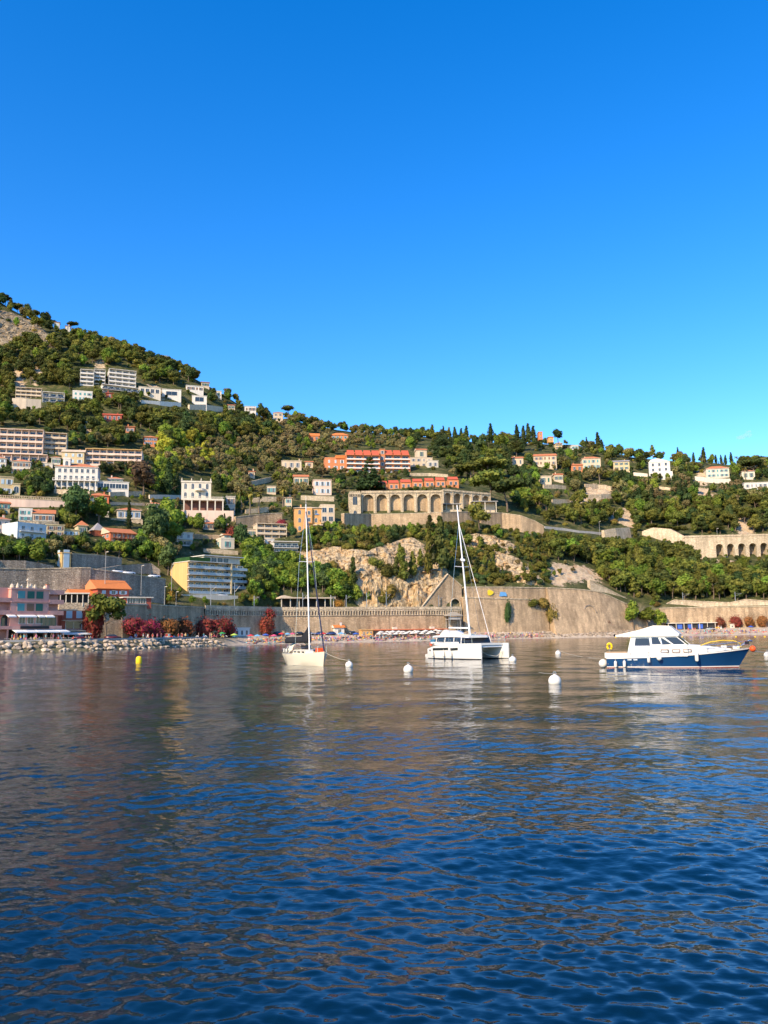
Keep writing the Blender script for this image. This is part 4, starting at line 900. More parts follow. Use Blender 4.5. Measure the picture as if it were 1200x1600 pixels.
# low garden and terrace walls between the houses
for lb, pts, m_ in (('stone garden wall right of the white annex', [(172, 769, 776, None), (200, 768, 776, None), (226, 767, 775, None)], STONE_W), ('pale terrace wall below the red single storey house', [(172, 784, 790, None), (200, 785, 790, None), (226, 786, 791, None)], STONE_W),
                    ('pale balustraded wall left of the columned villa', [(234, 773, 780, None), (260, 773, 780, None), (284, 774, 780, None)], OFFW), ('stone terrace wall right of small white shuttered house', [(302, 834, 842, None), (322, 835, 843, None), (343, 836, 844, None)], STONE),
                    ('long pale wall above the yellow apartment block', [(318, 857, 864, None), (345, 858, 866, None), (372, 861, 868, None)], STONE_W), ('pale garden wall under the white cube house', [(30, 813, 818, None), (60, 814, 819, None), (92, 815, 820, None)], STONE_W),
                    ('beige wall under the large white villa terrace', [(84, 764, 772, None), (110, 765, 773, None), (140, 767, 774, None)], STONE_W), ('pale wall in olive slope left of the low gabled house', [(393, 752, 760, None), (410, 748, 756, None), (425, 745, 752, None)], STONE_W),
                    ('beige terrace wall below the red complex garden', [(641, 739, 744, None), (670, 739, 744, None), (700, 741, 746, None)], STONE_W), ('beige terrace wall under the pale cream porch house', [(470, 774, 782, None), (500, 775, 783, None), (522, 776, 784, None)], STONE_W),
                    ('cream garden wall right of three palms', [(395, 778, 786, None), (415, 776, 785, None), (432, 776, 784, None)], STONE_W), ('pale wall segment above the curved garden wall', [(384, 796, 803, None), (400, 794, 802, None), (420, 792, 800, None)], STONE_W),
                    ('pale rock wall in the trees right of beige terraces', [(1030, 760, 765, None), (1048, 762, 767, None)], STONE_W), ('white garden wall left of bright white modern villa', [(990, 738, 743, None), (1012, 740, 746, None)], OFFW)):
    slope_wall('garden_wall', lb, pts, m_, 1.0)

house('house', 'brown roofed cream house at left edge above the white cube house', 'house', -8, 15, 805, 786, 30, 8, PALEY, 'gx', TILE, 2, 2)
house('house', 'tiny cream house in the trees above three palms', 'house', 388, 398, 746, 737, 8, 6, CREAM, 'gx', TILE, 1, 1)
house('house', 'small cream terrace house left of the low gabled house', 'house', 417, 431, 772, 760, 8, 7, CREAM, 'flat', CONC, 1, 2)
house('house', 'narrow cream two storey house below the tall palm', 'house', 445, 456, 798, 778, 8, 7, CREAM, 'hip', TILE, 2, 1)
house('house', 'small cream house between large pink block and yellow gabled house', 'house', 80, 94, 726, 715, 14, 7, OFFW, 'hip', TILE, 1, 2)
house('house', 'low white house with terrace above the terracotta turret', 'house', 150, 170, 806, 796, 22, 7, OFFW, 'hip', TILE, 1, 2)
house('house', 'cream house with tiled roof between columned villa and huge tree', 'house', 232, 250, 800, 787, 24, 7, CREAM, 'hip', TILE, 2, 2)
house('house', 'small salmon house in trees below the dark red porch house', 'house', 196, 210, 676, 667, 14, 7, SALMON, 'gx', TILE, 1, 2)
house('house', 'white garden house left of cream terraced flats wall', 'house', 318, 334, 828, 818, 24, 6, OFFW, 'gx', TILE, 1, 2)

# ------------------------------------------------------------------ waterfront walls
def wall_pt(px, off=0.0):
    r = ray(px, 990); k = r.x / r.y; lo, hi = 150, 600
    for _ in range(40):
        m = (lo + hi) / 2
        if m < float(line_y(WALL, np.array(k * m))): lo = m
        else: hi = m
    return Vector((k * lo, lo + off, 0))
def shore_pt(px, off=0.0):
    r = ray(px, 990); k = r.x / r.y; lo, hi = 100, 600
    for _ in range(40):
        m = (lo + hi) / 2
        if m < float(line_y(SHORE, np.array(k * m))): lo = m
        else: hi = m
    return Vector((k * lo, lo + off, 0))
def zat(px, py, Y): return at(px, py, Y).z
def long_wall(name, label, pts, wm, thick=3.2, z0=1.0, batter=0.06, cap=True, capm=None, capw=.25):
    """pts: (Vector on the plan, top height)"""
    o = pts[0][0].copy(); o.z = 0; rows = []; cr = []
    for i, (p, zt) in enumerate(pts):
        d = pts[min(i + 1, len(pts) - 1)][0] - pts[max(i - 1, 0)][0]; d.z = 0; d.normalize(); n = Vector((-d.y, d.x, 0)); q = p - o; q.z = 0
        b = (zt - z0) * batter; U = Vector((0, 0, 1))
        rows.append([q - n * b + U * z0, q + U * zt, q + n * thick + U * zt, q + n * thick + U * z0])
        cr.append([q - n * capw + U * zt, q - n * capw + U * (zt + .4), q + n * (thick + .1) + U * (zt + .4), q + n * (thick + .1) + U * zt])
    r = empty(name, o); tag(r, label, 'wall'); b = MB(); b.grid(rows, 0, closed=True); b.poly(rows[0]); b.poly(rows[-1][::-1]); b.obj('masonry', wm, r)
    if cap: c = MB(); c.grid(cr, 0, closed=True); c.poly(cr[0]); c.poly(cr[-1][::-1]); c.obj('coping', capm or STONE_W, r)
    return r
long_wall('quay_retaining_wall', 'grey stone wall behind the bougainvillea left of the arched parapet', [(wall_pt(px), 13.6) for px in (-60, 0, 93, 133, 190, 250, 318)], STONE)
PX2 = [320, 350, 380, 410, 440, 500, 560, 620, 690, 722]
sw = long_wall('sea_wall', 'long ochre railway sea wall with arched parapet behind the beach', [(wall_pt(px), 11.2) for px in PX2], STONE, cap=False)
so_ = sw.location.copy(); b = MB()
for a, c in zip(PX2[:-1], PX2[1:]):
    A = wall_pt(a) - so_; C = wall_pt(c) - so_; L = (C - A).length; d = (C - A) / L; n = Vector((-d.y, d.x, 0)); k = max(1, round(L / 1.25))
    g = MB()
    for i in range(k): arch_bay(g, L * i / k, L * (i + 1) / k, 11.2, 13.4, L * i / k + .2, L * (i + 1) / k - .2, 12.5, .55, 0, 6, -.25, True, 1)
    g.box(0, L, -.4, .9, 13.4, 13.75, 0); g.box(0, L, -.25, .1, 13.75, 14.6, 0); g.box(0, L, -.35, .3, 10.95, 11.2, 0)
    base = len(b.v)
    for x, y, z in g.v: q = A + d * x + n * y; b.v.append((q.x, q.y, z))
    b.f += [tuple(base + i for i in f) for f in g.f]; b.m += g.m
b.obj('arched_parapet', [STONE_W, STONE_G], sw, fix=False)
# tunnel gable
p0 = wall_pt(657, 1.9); p1 = wall_pt(724, 1.9); d = (p1 - p0); L = d.length; yaw = math.atan2(d.y, d.x); r = empty('tunnel_portal', (p0.x, p0.y, 13.4), yaw); tag(r, 'pointed stone gable wall with dark railway tunnel arch', 'wall')
xs = lambda px: L * (px - 657) / 67.0; ap = at(702, 897, 371).z - 13.4; rt = at(724, 916, 375).z - 13.4; hA = 4.9; c = xs(713); w_ = xs(721) - xs(705)
b = MB(); n = 10; R = w_ / 2; arc = [(c - R * math.cos(math.pi * k / n), hA - R + R * math.sin(math.pi * k / n)) for k in range(n + 1)]
top = lambda x: (ap * x / xs(702)) if x < xs(702) else ap + (rt - ap) * (x - xs(702)) / (L - xs(702))
b.poly([(0, 0, 0), (c - R, 0, 0), (c - R, 0, hA - R), (c - R, 0, top(c - R))] + ([(xs(702), 0, ap)] if c - R > xs(702) else []))
for k in range(n):
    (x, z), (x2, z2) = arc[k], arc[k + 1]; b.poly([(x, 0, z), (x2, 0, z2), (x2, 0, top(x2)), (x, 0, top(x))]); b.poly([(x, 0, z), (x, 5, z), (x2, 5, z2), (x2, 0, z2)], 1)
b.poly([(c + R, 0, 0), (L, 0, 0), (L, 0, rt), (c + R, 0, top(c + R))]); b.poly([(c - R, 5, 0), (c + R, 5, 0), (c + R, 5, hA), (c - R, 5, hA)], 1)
b.poly([(0, 0, 0), (xs(702), 0, ap), (xs(702), 2, ap), (0, 2, 0)]); b.poly([(xs(702), 0, ap), (L, 0, rt), (L, 2, rt), (xs(702), 2, ap)]); b.poly([(L, 0, -3), (L, 2, -3), (L, 2, rt), (L, 0, rt)])
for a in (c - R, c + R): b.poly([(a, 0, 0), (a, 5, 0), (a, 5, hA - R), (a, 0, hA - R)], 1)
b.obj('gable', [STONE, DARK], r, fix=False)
b = MB(); b.tube([(0, -.1, .1), (xs(702), -.1, ap + .1), (L, -.1, rt + .1)], .35, 6).obj('coping', STONE_W, r)
b = MB(); b.tube([(x, -.12, z) for x, z in [(c - R, 0)] + arc + [(c + R, 0)]], .32, 6).obj('arch_ring', STONE_W, r); rect(655, 724, 897, 952, .1)
# big battered walls right of the tunnel
def wtop(px, py, off=0): p = wall_pt(px, off); return (p, zat(px, py, p.y))
r = long_wall('retaining_wall', 'tall smooth ochre wall with painted patches right of the tunnel', [wtop(px, py) for px, py in ((725, 934), (757, 935), (790, 936), (825, 937), (856, 938))], STONE, 4, batter=.12)
r2 = long_wall('retaining_wall', 'set back upper tier above the tall smooth ochre wall', [wtop(px, py, 1.3) for px, py in ((729, 918), (757, 918), (790, 918), (830, 918.5), (857, 919))], STONE, 3, batter=.04)
for nm, px, py, m_, hw, hh, rd in (('yellow_graffiti', 768, 926, mat('yellow_spray', (0.75, 0.55, 0.03), .7), 1.5, 1.25, True), ('blue_graffiti', 788, 928.5, mat('blue_spray', (0.12, 0.33, 0.62), .7), 1.7, .95, False)):
    p = wall_pt(px, 1.3); q = wall_pt(px + 3, 1.3); e = (q - p).normalized(); n = Vector((-e.y, e.x, 0)); p.z = zat(px, py, p.y); b = MB()
    N_ = 20; pts = []
    for k in range(N_):
        t = 2 * math.pi * k / N_; j = 1 + .12 * math.sin(3 * t + px)
        cx, cz = (math.cos(t), math.sin(t)) if rd else (max(-1, min(1, 1.35 * math.cos(t))), max(-1, min(1, 1.35 * math.sin(t))))
        pts.append((hw * j * cx, hh * j * cz))
    o = p - r2.location - n * .55; b.poly([o + e * x + Vector((0, 0, z)) for x, z in pts]); b.poly([o + n * .05 + e * x + Vector((0, 0, z)) for x, z in pts]); b.obj(nm, m_, r2, fix=False)
r = long_wall('retaining_wall', 'broad sloping rough stone wall with blind arch at centre right', [wtop(px, py) for px, py in ((858, 919), (885, 920), (915, 922), (938, 925), (956, 932), (985, 946), (1010, 962))], STONE, 4, batter=.28)
p = wall_pt(918); e = (wall_pt(925) - wall_pt(911)).normalized(); n = Vector((-e.y, e.x, 0)); b = MB(); zc = zat(918, 958, p.y)
tp = wtop(918, 922)[1]
b.tube([p - r.location - n * ((tp - (zc + 3.6 * math.sin(t))) * .28 + .05) + e * 3.4 * math.cos(t) + Vector((0, 0, zc + 3.6 * math.sin(t))) for t in [math.pi * (.02 + .8 * k / 14) for k in range(15)]], .3, 6).obj('blind_arch', STONE_G, r)
long_wall('wing_wall', 'pale sloping wing wall running down to the right of rough wall', [wtop(px, py, 5) for px, py in ((930, 907), (945, 914), (975, 930), (1014, 951))], STONE_W, 2.0, batter=.1)
long_wall('retaining_wall', 'long smooth ochre wall behind the beach at right photo edge', [wtop(px, py) for px, py in ((1034, 951), (1060, 950), (1100, 949.5), (1150, 949), (1215, 948))], STONE, 3, batter=.1)
long_wall('parapet_wall', 'low stone railway parapet above the right beach wall', [wtop(px, py, 4) for px, py in ((1040, 948), (1062, 938), (1120, 941), (1150, 942), (1175, 937), (1215, 940))], STONE_W, 1.4, z0=12)
for x0, x1, y0, y1 in ((-10, 320, 942, 1000), (320, 722, 950, 1000), (725, 857, 918, 990), (857, 940, 918, 990), (940, 1015, 935, 985), (1033, 1200, 940, 985)): rect(x0, x1, y0, y1, .05)
# retaining walls above the hotel
slope_wall('retaining_wall', 'high dark grey stone wall rising behind the pink hotel', [(-20, 888, 936, 255), (40, 890, 936, 263), (80, 889, 937, 267), (125, 888, 937, 271), (140, 888, 938, 273)], STONE_G, 2, cap=True, drop=10)
slope_wall('retaining_wall', 'grey stone road wall descending right behind the orange roofed house', [(138, 889, 938, 273), (170, 893, 941, 278), (210, 899, 945, 286), (258, 906, 948, 298)], STONE_G, 2, cap=True, drop=10)
slope_wall('retaining_wall', 'low grey wall with dark garage opening at far left above the hotel', [(-10, 875, 891, None), (40, 876, 891, None), (84, 884, 891, None)], STONE_G, 2)
slope_wall('retaining_wall', 'upper grey garden wall with white pillars below terracotta villa', [(112, 866, 889, None), (150, 868, 888, None), (190, 873, 886, None)], STONE_G, 2, cap=True)
slope_wall('retaining_wall', 'grey wall above the sloping road under the tall dark trees', [(146, 890, 893, None), (190, 883, 897, None), (236, 880, 898, None), (250, 890, 902, None)], STONE_G, 2)
house('house', 'small yellow tower house with blue mural side above the grey wall', 'house', 96, 110, 890, 864, 42, 6, YELLOW, 'flat', CONC, 2, 1, 'panel', sm=GREYSH, w=2.0, h=3.4, lside=1)

# ------------------------------------------------------------------ hotel, restaurants and houses on the quay
def lx(s, px):
    t = Vector((math.cos(s.yaw), math.sin(s.yaw), 0)); lo, hi = -60, 160
    for _ in range(40):
        m = (lo + hi) / 2
        if proj(s.P + t * m)[0] < px: lo = m
        else: hi = m
    return lo
def zpx(s, py, x=0):
    t = Vector((math.cos(s.yaw), math.sin(s.yaw), 0)); p = s.P + t * x; lo, hi = -5, 60
    for _ in range(40):
        m = (lo + hi) / 2
        if proj(p + Vector((0, 0, m)))[1] > py: lo = m
        else: hi = m
    return lo
def awning(root, x0, x1, z, out=1.8, dropz=.7, m=AWN, y=0.0):
    b = MB(); b.v += [(x0, y, z), (x1, y, z), (x1, y - out, z - dropz), (x0, y - out, z - dropz), (x1, y - out, z - dropz - .3), (x0, y - out, z - dropz - .3), (x0, y, z - .06), (x1, y, z - .06)]
    b.f += [(0, 1, 2, 3), (3, 2, 4, 5), (0, 3, 5), (1, 4, 2), (6, 7, 4, 5)]; b.m += [0] * 5; b.obj('awning', m, root, fix=False)
P = at(-38, 1001, 217); P.z = 2.75
s = site(-38, 74, 1001, 920, 50, P); W, H = s.W, s.H; r = empty('hotel', s.P, s.yaw); tag(r, 'mauve pink waterfront hotel with green shutters and awnings on the quay', 'hotel')
xm = lx(s, 14); x2 = lx(s, 74); x3 = lx(s, 93); zf = [zpx(s, y, x2) for y in (983, 978, 960, 941, 922)]
MB().box(xm, x2, 0, 10, zf[1], zf[4]).obj('main_wall', MAUVE, r)
MB().box(0, xm - .02, 1.6, 10, 0, zf[4] + .4).obj('left_wing_wall', MAUVE, r)
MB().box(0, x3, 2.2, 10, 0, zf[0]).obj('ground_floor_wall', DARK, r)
MB().box(-.2, x3 + .2, -.6, 10.02, zf[0], zf[1] + .02).obj('terrace_slab', MAUVE, r)
MB().box(x2 + .02, x3, 1.6, 10, zf[1], zpx(s, 928, x3)).obj('right_wing_wall', MAUVE, r)
MB().box(xm - .2, x2 + .35, -.35, 10.2, zf[4], zf[4] + .3).obj('roof', [mat('pink_cornice', (.62, .36, .30), .8)], r)
MB().box(xm, x2 + .25, -.25, -.02, zf[3] - .15, zf[3] + .15).box(xm, x2 + .25, -.25, -.02, zf[2] - .15, zf[2] + .15).obj('string_course', MAUVE, r)
for k in range(1, 4):
    z = zpx(s, (960, 943, 928)[k - 1], x3); sb = MB().box(x2 + .05, x3 + .8, -.2, 1.58, z - .2, z).obj('balcony', MAUVE, r); MB().box(x2 + .05, x3 + .8, -.2, -.1, z, z + 1).obj('railing', MAUVE, sb)
for k in range(1, 3):
    z = (zf[2], zf[3])[k - 1]; sb = MB().box(-.1, xm - .05, -.1, 1.58, z - .2, z).obj('balcony', MAUVE, r); MB().box(-.1, xm - .05, -.1, 0, z, z + 1).obj('railing', MAUVE, sb)
for f in range(2):
    for k, px in enumerate((30, 45, 59)):
        x = lx(s, px); me = window_mesh(1.9, 1.9, 'panel', MAUVE, (TEALSH, GREENSH, GREENSH)[k] if not (f == 0 and k == 1) else BROWNSH)
        link('window', me, r, (x, 0, (zf[2] if f == 0 else zf[3]) + .9), 0)
for px in (12, 70, 84):
    link('arched_shutter', window_mesh(2.2, 2.8, 'arch', MAUVE, None), r, (lx(s, px), 1.55 if px == 84 else (1.58 if px == 12 else -.02), zf[1] + .1), 0).data = (lambda me: me)(window_mesh(2.2, 2.8, 'arch', GREENSH, None))
for a, c in ((24, 52), (7, 20), (55, 65), (67, 80)): awning(r, lx(s, a), lx(s, c), zf[2] - .1, 1.6, .5)
for k in range(5): awning(r, lx(s, 16 + k * 17), lx(s, 16 + k * 17 + 16), zf[0] - .1, 2.6, .6, y=-.5)
MB().box(lx(s, 29), x2, -.72, -.61, zf[0] + .1, zf[1] - .05).obj('sign_board', mat('black_sign', (.012, .012, .014), .5), r)
windows(r, lx(s, 26), lx(s, 66), zf[1], 3, 1, 3, 0, 'plain', 1.6, 2.2)
for k in range(9): x = x3 * (k + .1) / 9; MB().box(x, x + .45, -.2, .3, 0, zf[0]).obj('pillar', MAUVE, r)
for k in range(16):
    x = xm + (x2 - xm) * RND.random(); h = .5 + 1.3 * RND.random(); MB().lathe([(.3, 0), (.45, .3), (.25, h * .7), (.03, h)], 6).obj('roof_ornament', PLASTER, r, loc=(x, .5 + RND.random(), zf[4] + .3))
MB().lathe([(.12, 0), (.12, 2.0), (.5, 2.2), (.1, 2.7)], 8).obj('roof_finial', PLASTER, r, loc=(lx(s, 42), 1, zf[4] + .3))
chimney(r, lx(s, 82), 4, zpx(s, 921, x3), MAUVE)
HOTEL = s
# furniture on the hotel terrace: tables with sitting guests read as one mass
P = at(95, 1001, 239); P.z = 2.75
s = house('restaurant', 'red waterfront restaurant with pale blue shutters right of the pink hotel', 'restaurant', 104, 133, 1001, 954, 36, 8, RED, 'flat', CONC, 3, 0, P=P, lside=0, trim=CREAM)
zz = s.H / 3
for k in (.3, .72): link('window', window_mesh(1.5, 2.0, 'panel', WHITE, GREYSH), s.root, (s.W * k, 0, zz * 2 + .7), 0)
link('window', window_mesh(s.W * .66, 2.0, 'plain', WHITE, None), s.root, (s.W * .5, 0, zz + .5), 0)
MB().box(-.5, s.W + .8, -1.6, -.02, zz - .25, zz).obj('balcony', CREAM, s.root); MB().box(0, s.W, -1.5, -.05, zz * 2 - .1, zz * 2 + .1).obj('string_course', CREAM, s.root)
awning(s.root, -.5, s.W + 1.2, zz - .3, 2.8, .6); MB().box(.3, s.W - .3, -.06, -.01, .05, zz - .5).obj('shop_front_shade', DARK, s.root)
slope_wall('terrace_wall', 'rubble terrace wall above the red restaurant', [(92, 942, 954, 250), (136, 942, 954, 254)], STONE_W, 1.5, drop=8)
p = at(94, 942, 251); r = empty('pergola', p, math.radians(20)); tag(r, 'white roofed planted pergola above the red restaurant', 'pergola'); L = 41 * 252 / 1300
MB().box(-4, L + .4, -.3, 4, 2.7, 3.05).obj('roof', OFFW, r)
for k in range(6): x = L * k / 5; MB().box(x - .12, x + .12, 0, .25, -1, 2.7).obj('post', OFFW, r)
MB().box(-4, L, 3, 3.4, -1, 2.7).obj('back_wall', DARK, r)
s = house('house', 'red house with bright orange tiled roof behind the quay pine', 'house', 152, 201, 940, 920, 44, 9, RED, 'gx', ORTILE, 2, 3, 'shut', sm=GREYSH, trim=SALMON, rh=3.0, ov=.7, drop=6, chim=[(.08, .5), (.35, .5), (.88, .4)])
MB().box(-7, -.05, 2, 8, -6, s.H * .45).obj('annex_wall', SALMON, s.root); roof_mesh('gx', 7, 6, s.H * .45, None, .5, 2, -7.2, 2).obj('annex_roof', [ORTILE, SALMON], s.root)
s = house('station_house', 'low red building with long strip window and white flat roof', 'house', 194, 236, 951, 934, 36, 7, RED, 'flat', OFFW, 1, 0, trim=OFFW, ov=.6, drop=.5)
link('window', window_mesh(s.W * .68, 1.5, 'plain', WHITE, None), s.root, (s.W * .45, 0, s.H * .42), 0)
for k in range(1, 7): MB().box(s.W * (.11 + .68 * k / 7) - .05, s.W * (.11 + .68 * k / 7) + .05, -.07, -.01, s.H * .42, s.H * .42 + 1.5).obj('mullion', WHITE, s.root)
s = apartments('apartment_building', 'yellow five storey apartment block with blue glass balconies above the railway', 296, 362, 928, 877, 47, 14, YELLOW, 5, 6, sm=OFFW, glass_rail=True, fins=False, awn=4, railm=mat('pale_glass', (.35, .42, .46), .15))
W, H = s.W, s.H; fh = s.fh
MB().box(W + .05, W + 8, 2.2, 13, -8, H - 1.2).obj('right_wing_wall', OFFW, s.root)
for f in range(5):
    sb = MB().box(W + .1, W + 8.6, .8, 2.3, f * fh - .13, f * fh + .1).obj('balcony', OFFW, s.root); MB().box(W + .1, W + 8.6, .82, .9, f * fh + .1, f * fh + 1).obj('railing', mat('pale_glass', (.35, .42, .46)), sb)
    for k in range(2): link('window', window_mesh(2.6, fh * .66, 'plain', WHITE, None), s.root, (W + 2.2 + 3.6 * k, 2.2, f * fh + .3), 0)
MB().box(W - .5, W + .05, -.3, 2, -8, H).obj('pier', PALEY, s.root)
MB().box(W * .45, W + 7, 4, 12, H + .36, H + 3).obj('penthouse_wall', OFFW, s.root); MB().box(W * .42, W + 8.2, 2.6, 12.5, H + 3, H + 3.3).obj('penthouse_roof', WHITE, s.root)
for k in range(4): link('window', window_mesh(2.4, 1.8, 'plain', WHITE, None), s.root, (W * .55 + 3 * k, 4, H + .7), 0)
MB().box(.3, W * .5, .8, 13, H + .36, H + 1.9).obj('roof_hedge', leafmat('hedge_green', (.03, .07, .02), (.05, .1, .03)), s.root)
slope_wall('terrace_wall', 'pale concrete wall under the yellow apartment block', [(284, 929, 943, 322), (330, 929, 943, 331), (372, 931, 945, 340)], OFFW, 1.2, drop=4)
# station platform shelter
p = wall_pt(437, 3.4); p.z = 13.6; q = wall_pt(508, 3.4); L = (q - p).length; r = empty('platform_shelter', (p.x, p.y, 13.6), math.atan2(q.y - p.y, q.x - p.x)); tag(r, 'long railway platform shelter with flat pale roof above the sea wall', 'shelter')
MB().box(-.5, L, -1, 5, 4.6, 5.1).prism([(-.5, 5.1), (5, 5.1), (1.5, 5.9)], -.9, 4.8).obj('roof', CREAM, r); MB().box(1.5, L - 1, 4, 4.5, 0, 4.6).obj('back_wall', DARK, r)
for k in range(7): x = .3 + (L - 1) * k / 6; MB().box(x - .15, x + .15, -.2, .1, -.4, 4.6).obj('post', OFFW, r)
rect(436, 508, 928, 952, .1)
def mast(px, yb, yt, Y, label, group, arm=2.2):
    p = at(px, yb, Y); h = 0.5
    while proj(p + Vector((0, 0, h)))[1] > yt and h < 40: h += .1
    r = empty('catenary_mast', p, RND.uniform(-.3, .3)); tag(r, label, 'mast', group)
    MB().box(-.14, .14, -.14, .14, -2, h).obj('pole', METAL, r)
    if arm: MB().tube([(0, 0, h * .9), (arm, 0, h * .9)], .06, 6).tube([(0, 0, h * .72), (arm * .9, 0, h * .9)], .05, 6).obj('arm', METAL, r)
G = 'railway masts along the sea wall'
for px, yb, yt, lb in ((329, 952, 913, 'railway mast in front of the yellow block, first from left'), (366, 966, 910, 'tall railway mast right of the yellow block'), (397, 952, 931, 'short railway mast above the bougainvillea bush'),
                       (473, 966, 926, 'tall railway mast crossing the platform shelter'), (517, 952, 930, 'railway mast right of the platform shelter end'), (541, 952, 930, 'railway mast before the orange dry bush'),
                       (573, 952, 926, 'railway mast at the left foot of pale cliff'), (604, 966, 925, 'railway mast at centre of the pale cliff foot'), (686, 966, 930, 'railway mast before the tunnel gable')):
    mast(px, yb, yt, wall_pt(px, 1.5).y, lb, G)
for px, yb, yt, lb in ((1068, 950, 926, 'thick railway gantry mast above right beach wall, left one'), (1150, 949, 925, 'thick railway gantry mast above right beach wall, right one')):
    mast(px, yb, yt, wall_pt(px, 5).y, lb, G, 3.5)
def lamp(px, yb, yt, Y, label):
    p = at(px, yb, Y); h = 0.5
    while proj(p + Vector((0, 0, h)))[1] > yt and h < 30: h += .1
    r = empty('street_lamp', p); tag(r, label, 'street lamp', 'street lamps on the slope'); MB().tube([(0, 0, -2), (0, 0, h)], [.12, .07], 8).obj('pole', CONC, r); MB().tube([(0, 0, h), (.9, -.2, h + .1)], [.09, .14], 6).obj('lamp_head', OFFW, r)
lamp(164, 910, 863, 271, 'tall lamp post before grey wall left of the orange roofed house'); lamp(220, 940, 884, 284, 'tall lamp post before grey wall right of the orange roofed house'); lamp(268, 918, 882, 312, 'lamp post left of the yellow apartment block')
lamp(257, 940, 917, 294, 'thin lamp post at end of the grey road wall'); lamp(275, 945, 925, 300, 'thin lamp post beside the pale hut wall'); lamp(1121, 841, 826, 487, 'lamp post on the road viaduct'); lamp(937, 832, 815, 505, 'lamp post beside hillside road in the pines')
# quay edge, promenade huts
qp = [shore_pt(px) for px in (-40, 0, 60, 130, 190, 250, 300, 345)]
qq = []
for i, p in enumerate(qp):
    d = (qp[min(i + 1, 7)] - qp[max(i - 1, 0)]).normalized(); n = Vector((-d.y, d.x, 0)); qq.append(p + n * 4.6)
long_wall('quay_wall', 'low grey concrete quay edge behind the boulders', [(p, 3.15) for p in qq], CONC, .8, z0=.5, batter=0, cap=False)
def hut(name, label, px0, px1, yb, yt, wm, roof, rm, Y=None, cat='hut', off=-3, depth=3, cols=1, style='plain', **kw):
    p = wall_pt(px0, off); p.z = ground(p.x, p.y); q = wall_pt(px1, off); return house(name, label, cat, px0, px1, yb, yt, math.degrees(math.atan2(q.y - p.y, q.x - p.x)), depth, wm, roof, rm, 1, cols, style, P=p, drop=1, **kw)
hut('beach_cabin', 'pale blue grey cabin against the sea wall', 368, 390, 992, 982, PBLUE, 'flat', CONC, cols=3)
hut('beach_hut', 'small white hut with orange roof on the promenade', 524, 538, 992, 981, PUREW, 'gx', ORTILE, rh=1.0)
hut('kiosk', 'orange yellow beach kiosk left of the long red roof', 566, 583, 994, 985, ORANGE, 'flat', YELLOW, cols=3, off=-8)
s = hut('beach_restaurant', 'long low beach restaurant with brick red roof against the wall', 584, 697, 992, 985, BROWNSH, 'flat', TERRA, cat='restaurant', off=-6, depth=5, cols=9, ov=.7, trim=TERRA)
for k in (.28, .8): MB().box(s.W * k, s.W * k + 1.8, 1, 2.5, s.H + .36, s.H + 1.3).obj('roof_vent', OFFW, s.root)
hut('beach_cabin', 'white changing cabin at the left edge of right beach bar', 1118, 1128, 983, 974, PUREW, 'flat', CONC, off=-4, cols=1)
s = hut('beach_bar', 'long open white roofed beach bar on the right beach', 1040, 1117, 983, 974.5, DARK, 'flat', OFFW, off=-4, cols=0, cat='bar', ov=1.0, trim=OFFW)
for k in range(7): x = s.W * k / 6; MB().box(x - .12, x + .12, -.9, -.7, -.5, s.H).obj('post', OFFW, s.root)
for k in range(3): MB().box(s.W * (.2 + .22 * k), s.W * (.3 + .22 * k), -.5, -.4, .2, s.H - .5).obj('blue_curtain', mat('blue_cloth', (.05, .12, .45), .8), s.root)
p = wall_pt(700, -5); p.z = ground(p.x, p.y); r = empty('lookout', p, .3); tag(r, 'thatched grey lookout hut on posts against the wall corner', 'hut'); h0 = zat(711, 968, p.y) - p.z; 
MB().box(0, 6, 0, 4, h0, h0 + .25).obj('deck', CONC, r); b = roof_mesh('hip', 6, 4, h0 + 1.6, None, .6, 1.6); b.obj('roof', [mat('thatch', (.30, .26, .2), .95, .25, 2), CONC], r)
for x in (.2, 5.6):
    for y in (.2, 3.6): MB().box(x, x + .22, y, y + .22, -1, h0 + 1.6).obj('post', CONC, r)
MB().box(.2, 5.8, .2, .3, h0 + .25, h0 + 1.1).obj('railing', CONC, r)
for px, lb in ((1138, 'small white shed between red bushes on right beach'),):
    hut('shed', lb, px, px + 10, 983, 976, OFFW, 'flat', CONC, off=-3, cols=1)

# ------------------------------------------------------------------ boulders, cars, parasols, people
def blob(seed, n=2, sx=1, sy=1, sz=.75, rough=.28):
    bm = bmesh.new(); bmesh.ops.create_icosphere(bm, subdivisions=n, radius=1); R = random.Random(seed); off = Vector((R.random() * 50, R.random() * 50, R.random() * 50))
    pl = [(Vector((R.gauss(0, 1), R.gauss(0, 1), R.gauss(0, 1))).normalized(), R.uniform(.55, .85)) for _ in range(9)]
    for v in bm.verts:
        for nn, dd in pl:
            t = v.co.dot(nn)
            if t > dd: v.co -= nn * (t - dd)
        v.co *= 1 + rough * noise.noise(v.co * 1.7 + off); v.co.x *= sx; v.co.y *= sy; v.co.z *= sz
    me = bpy.data.meshes.new('stone'); bm.to_mesh(me); bm.free(); return me
ROCKM = mat('boulder_limestone', (.43, .34, .25), .9, .35, .8, bump=.08, rand=.35)
STN = []
for k in range(8):
    me = blob(k, 2, RND.uniform(.9, 1.3), RND.uniform(.8, 1.1), RND.uniform(.6, .85)); me.materials.append(ROCKM); STN.append(me)
bw = empty('breakwater', shore_pt(0)); tag(bw, 'breakwater of pale limestone boulders along the left quay', 'breakwater')
SP = [shore_pt(px) for px in np.linspace(-30, 352, 60)]
dist = 0; R = random.Random(4)
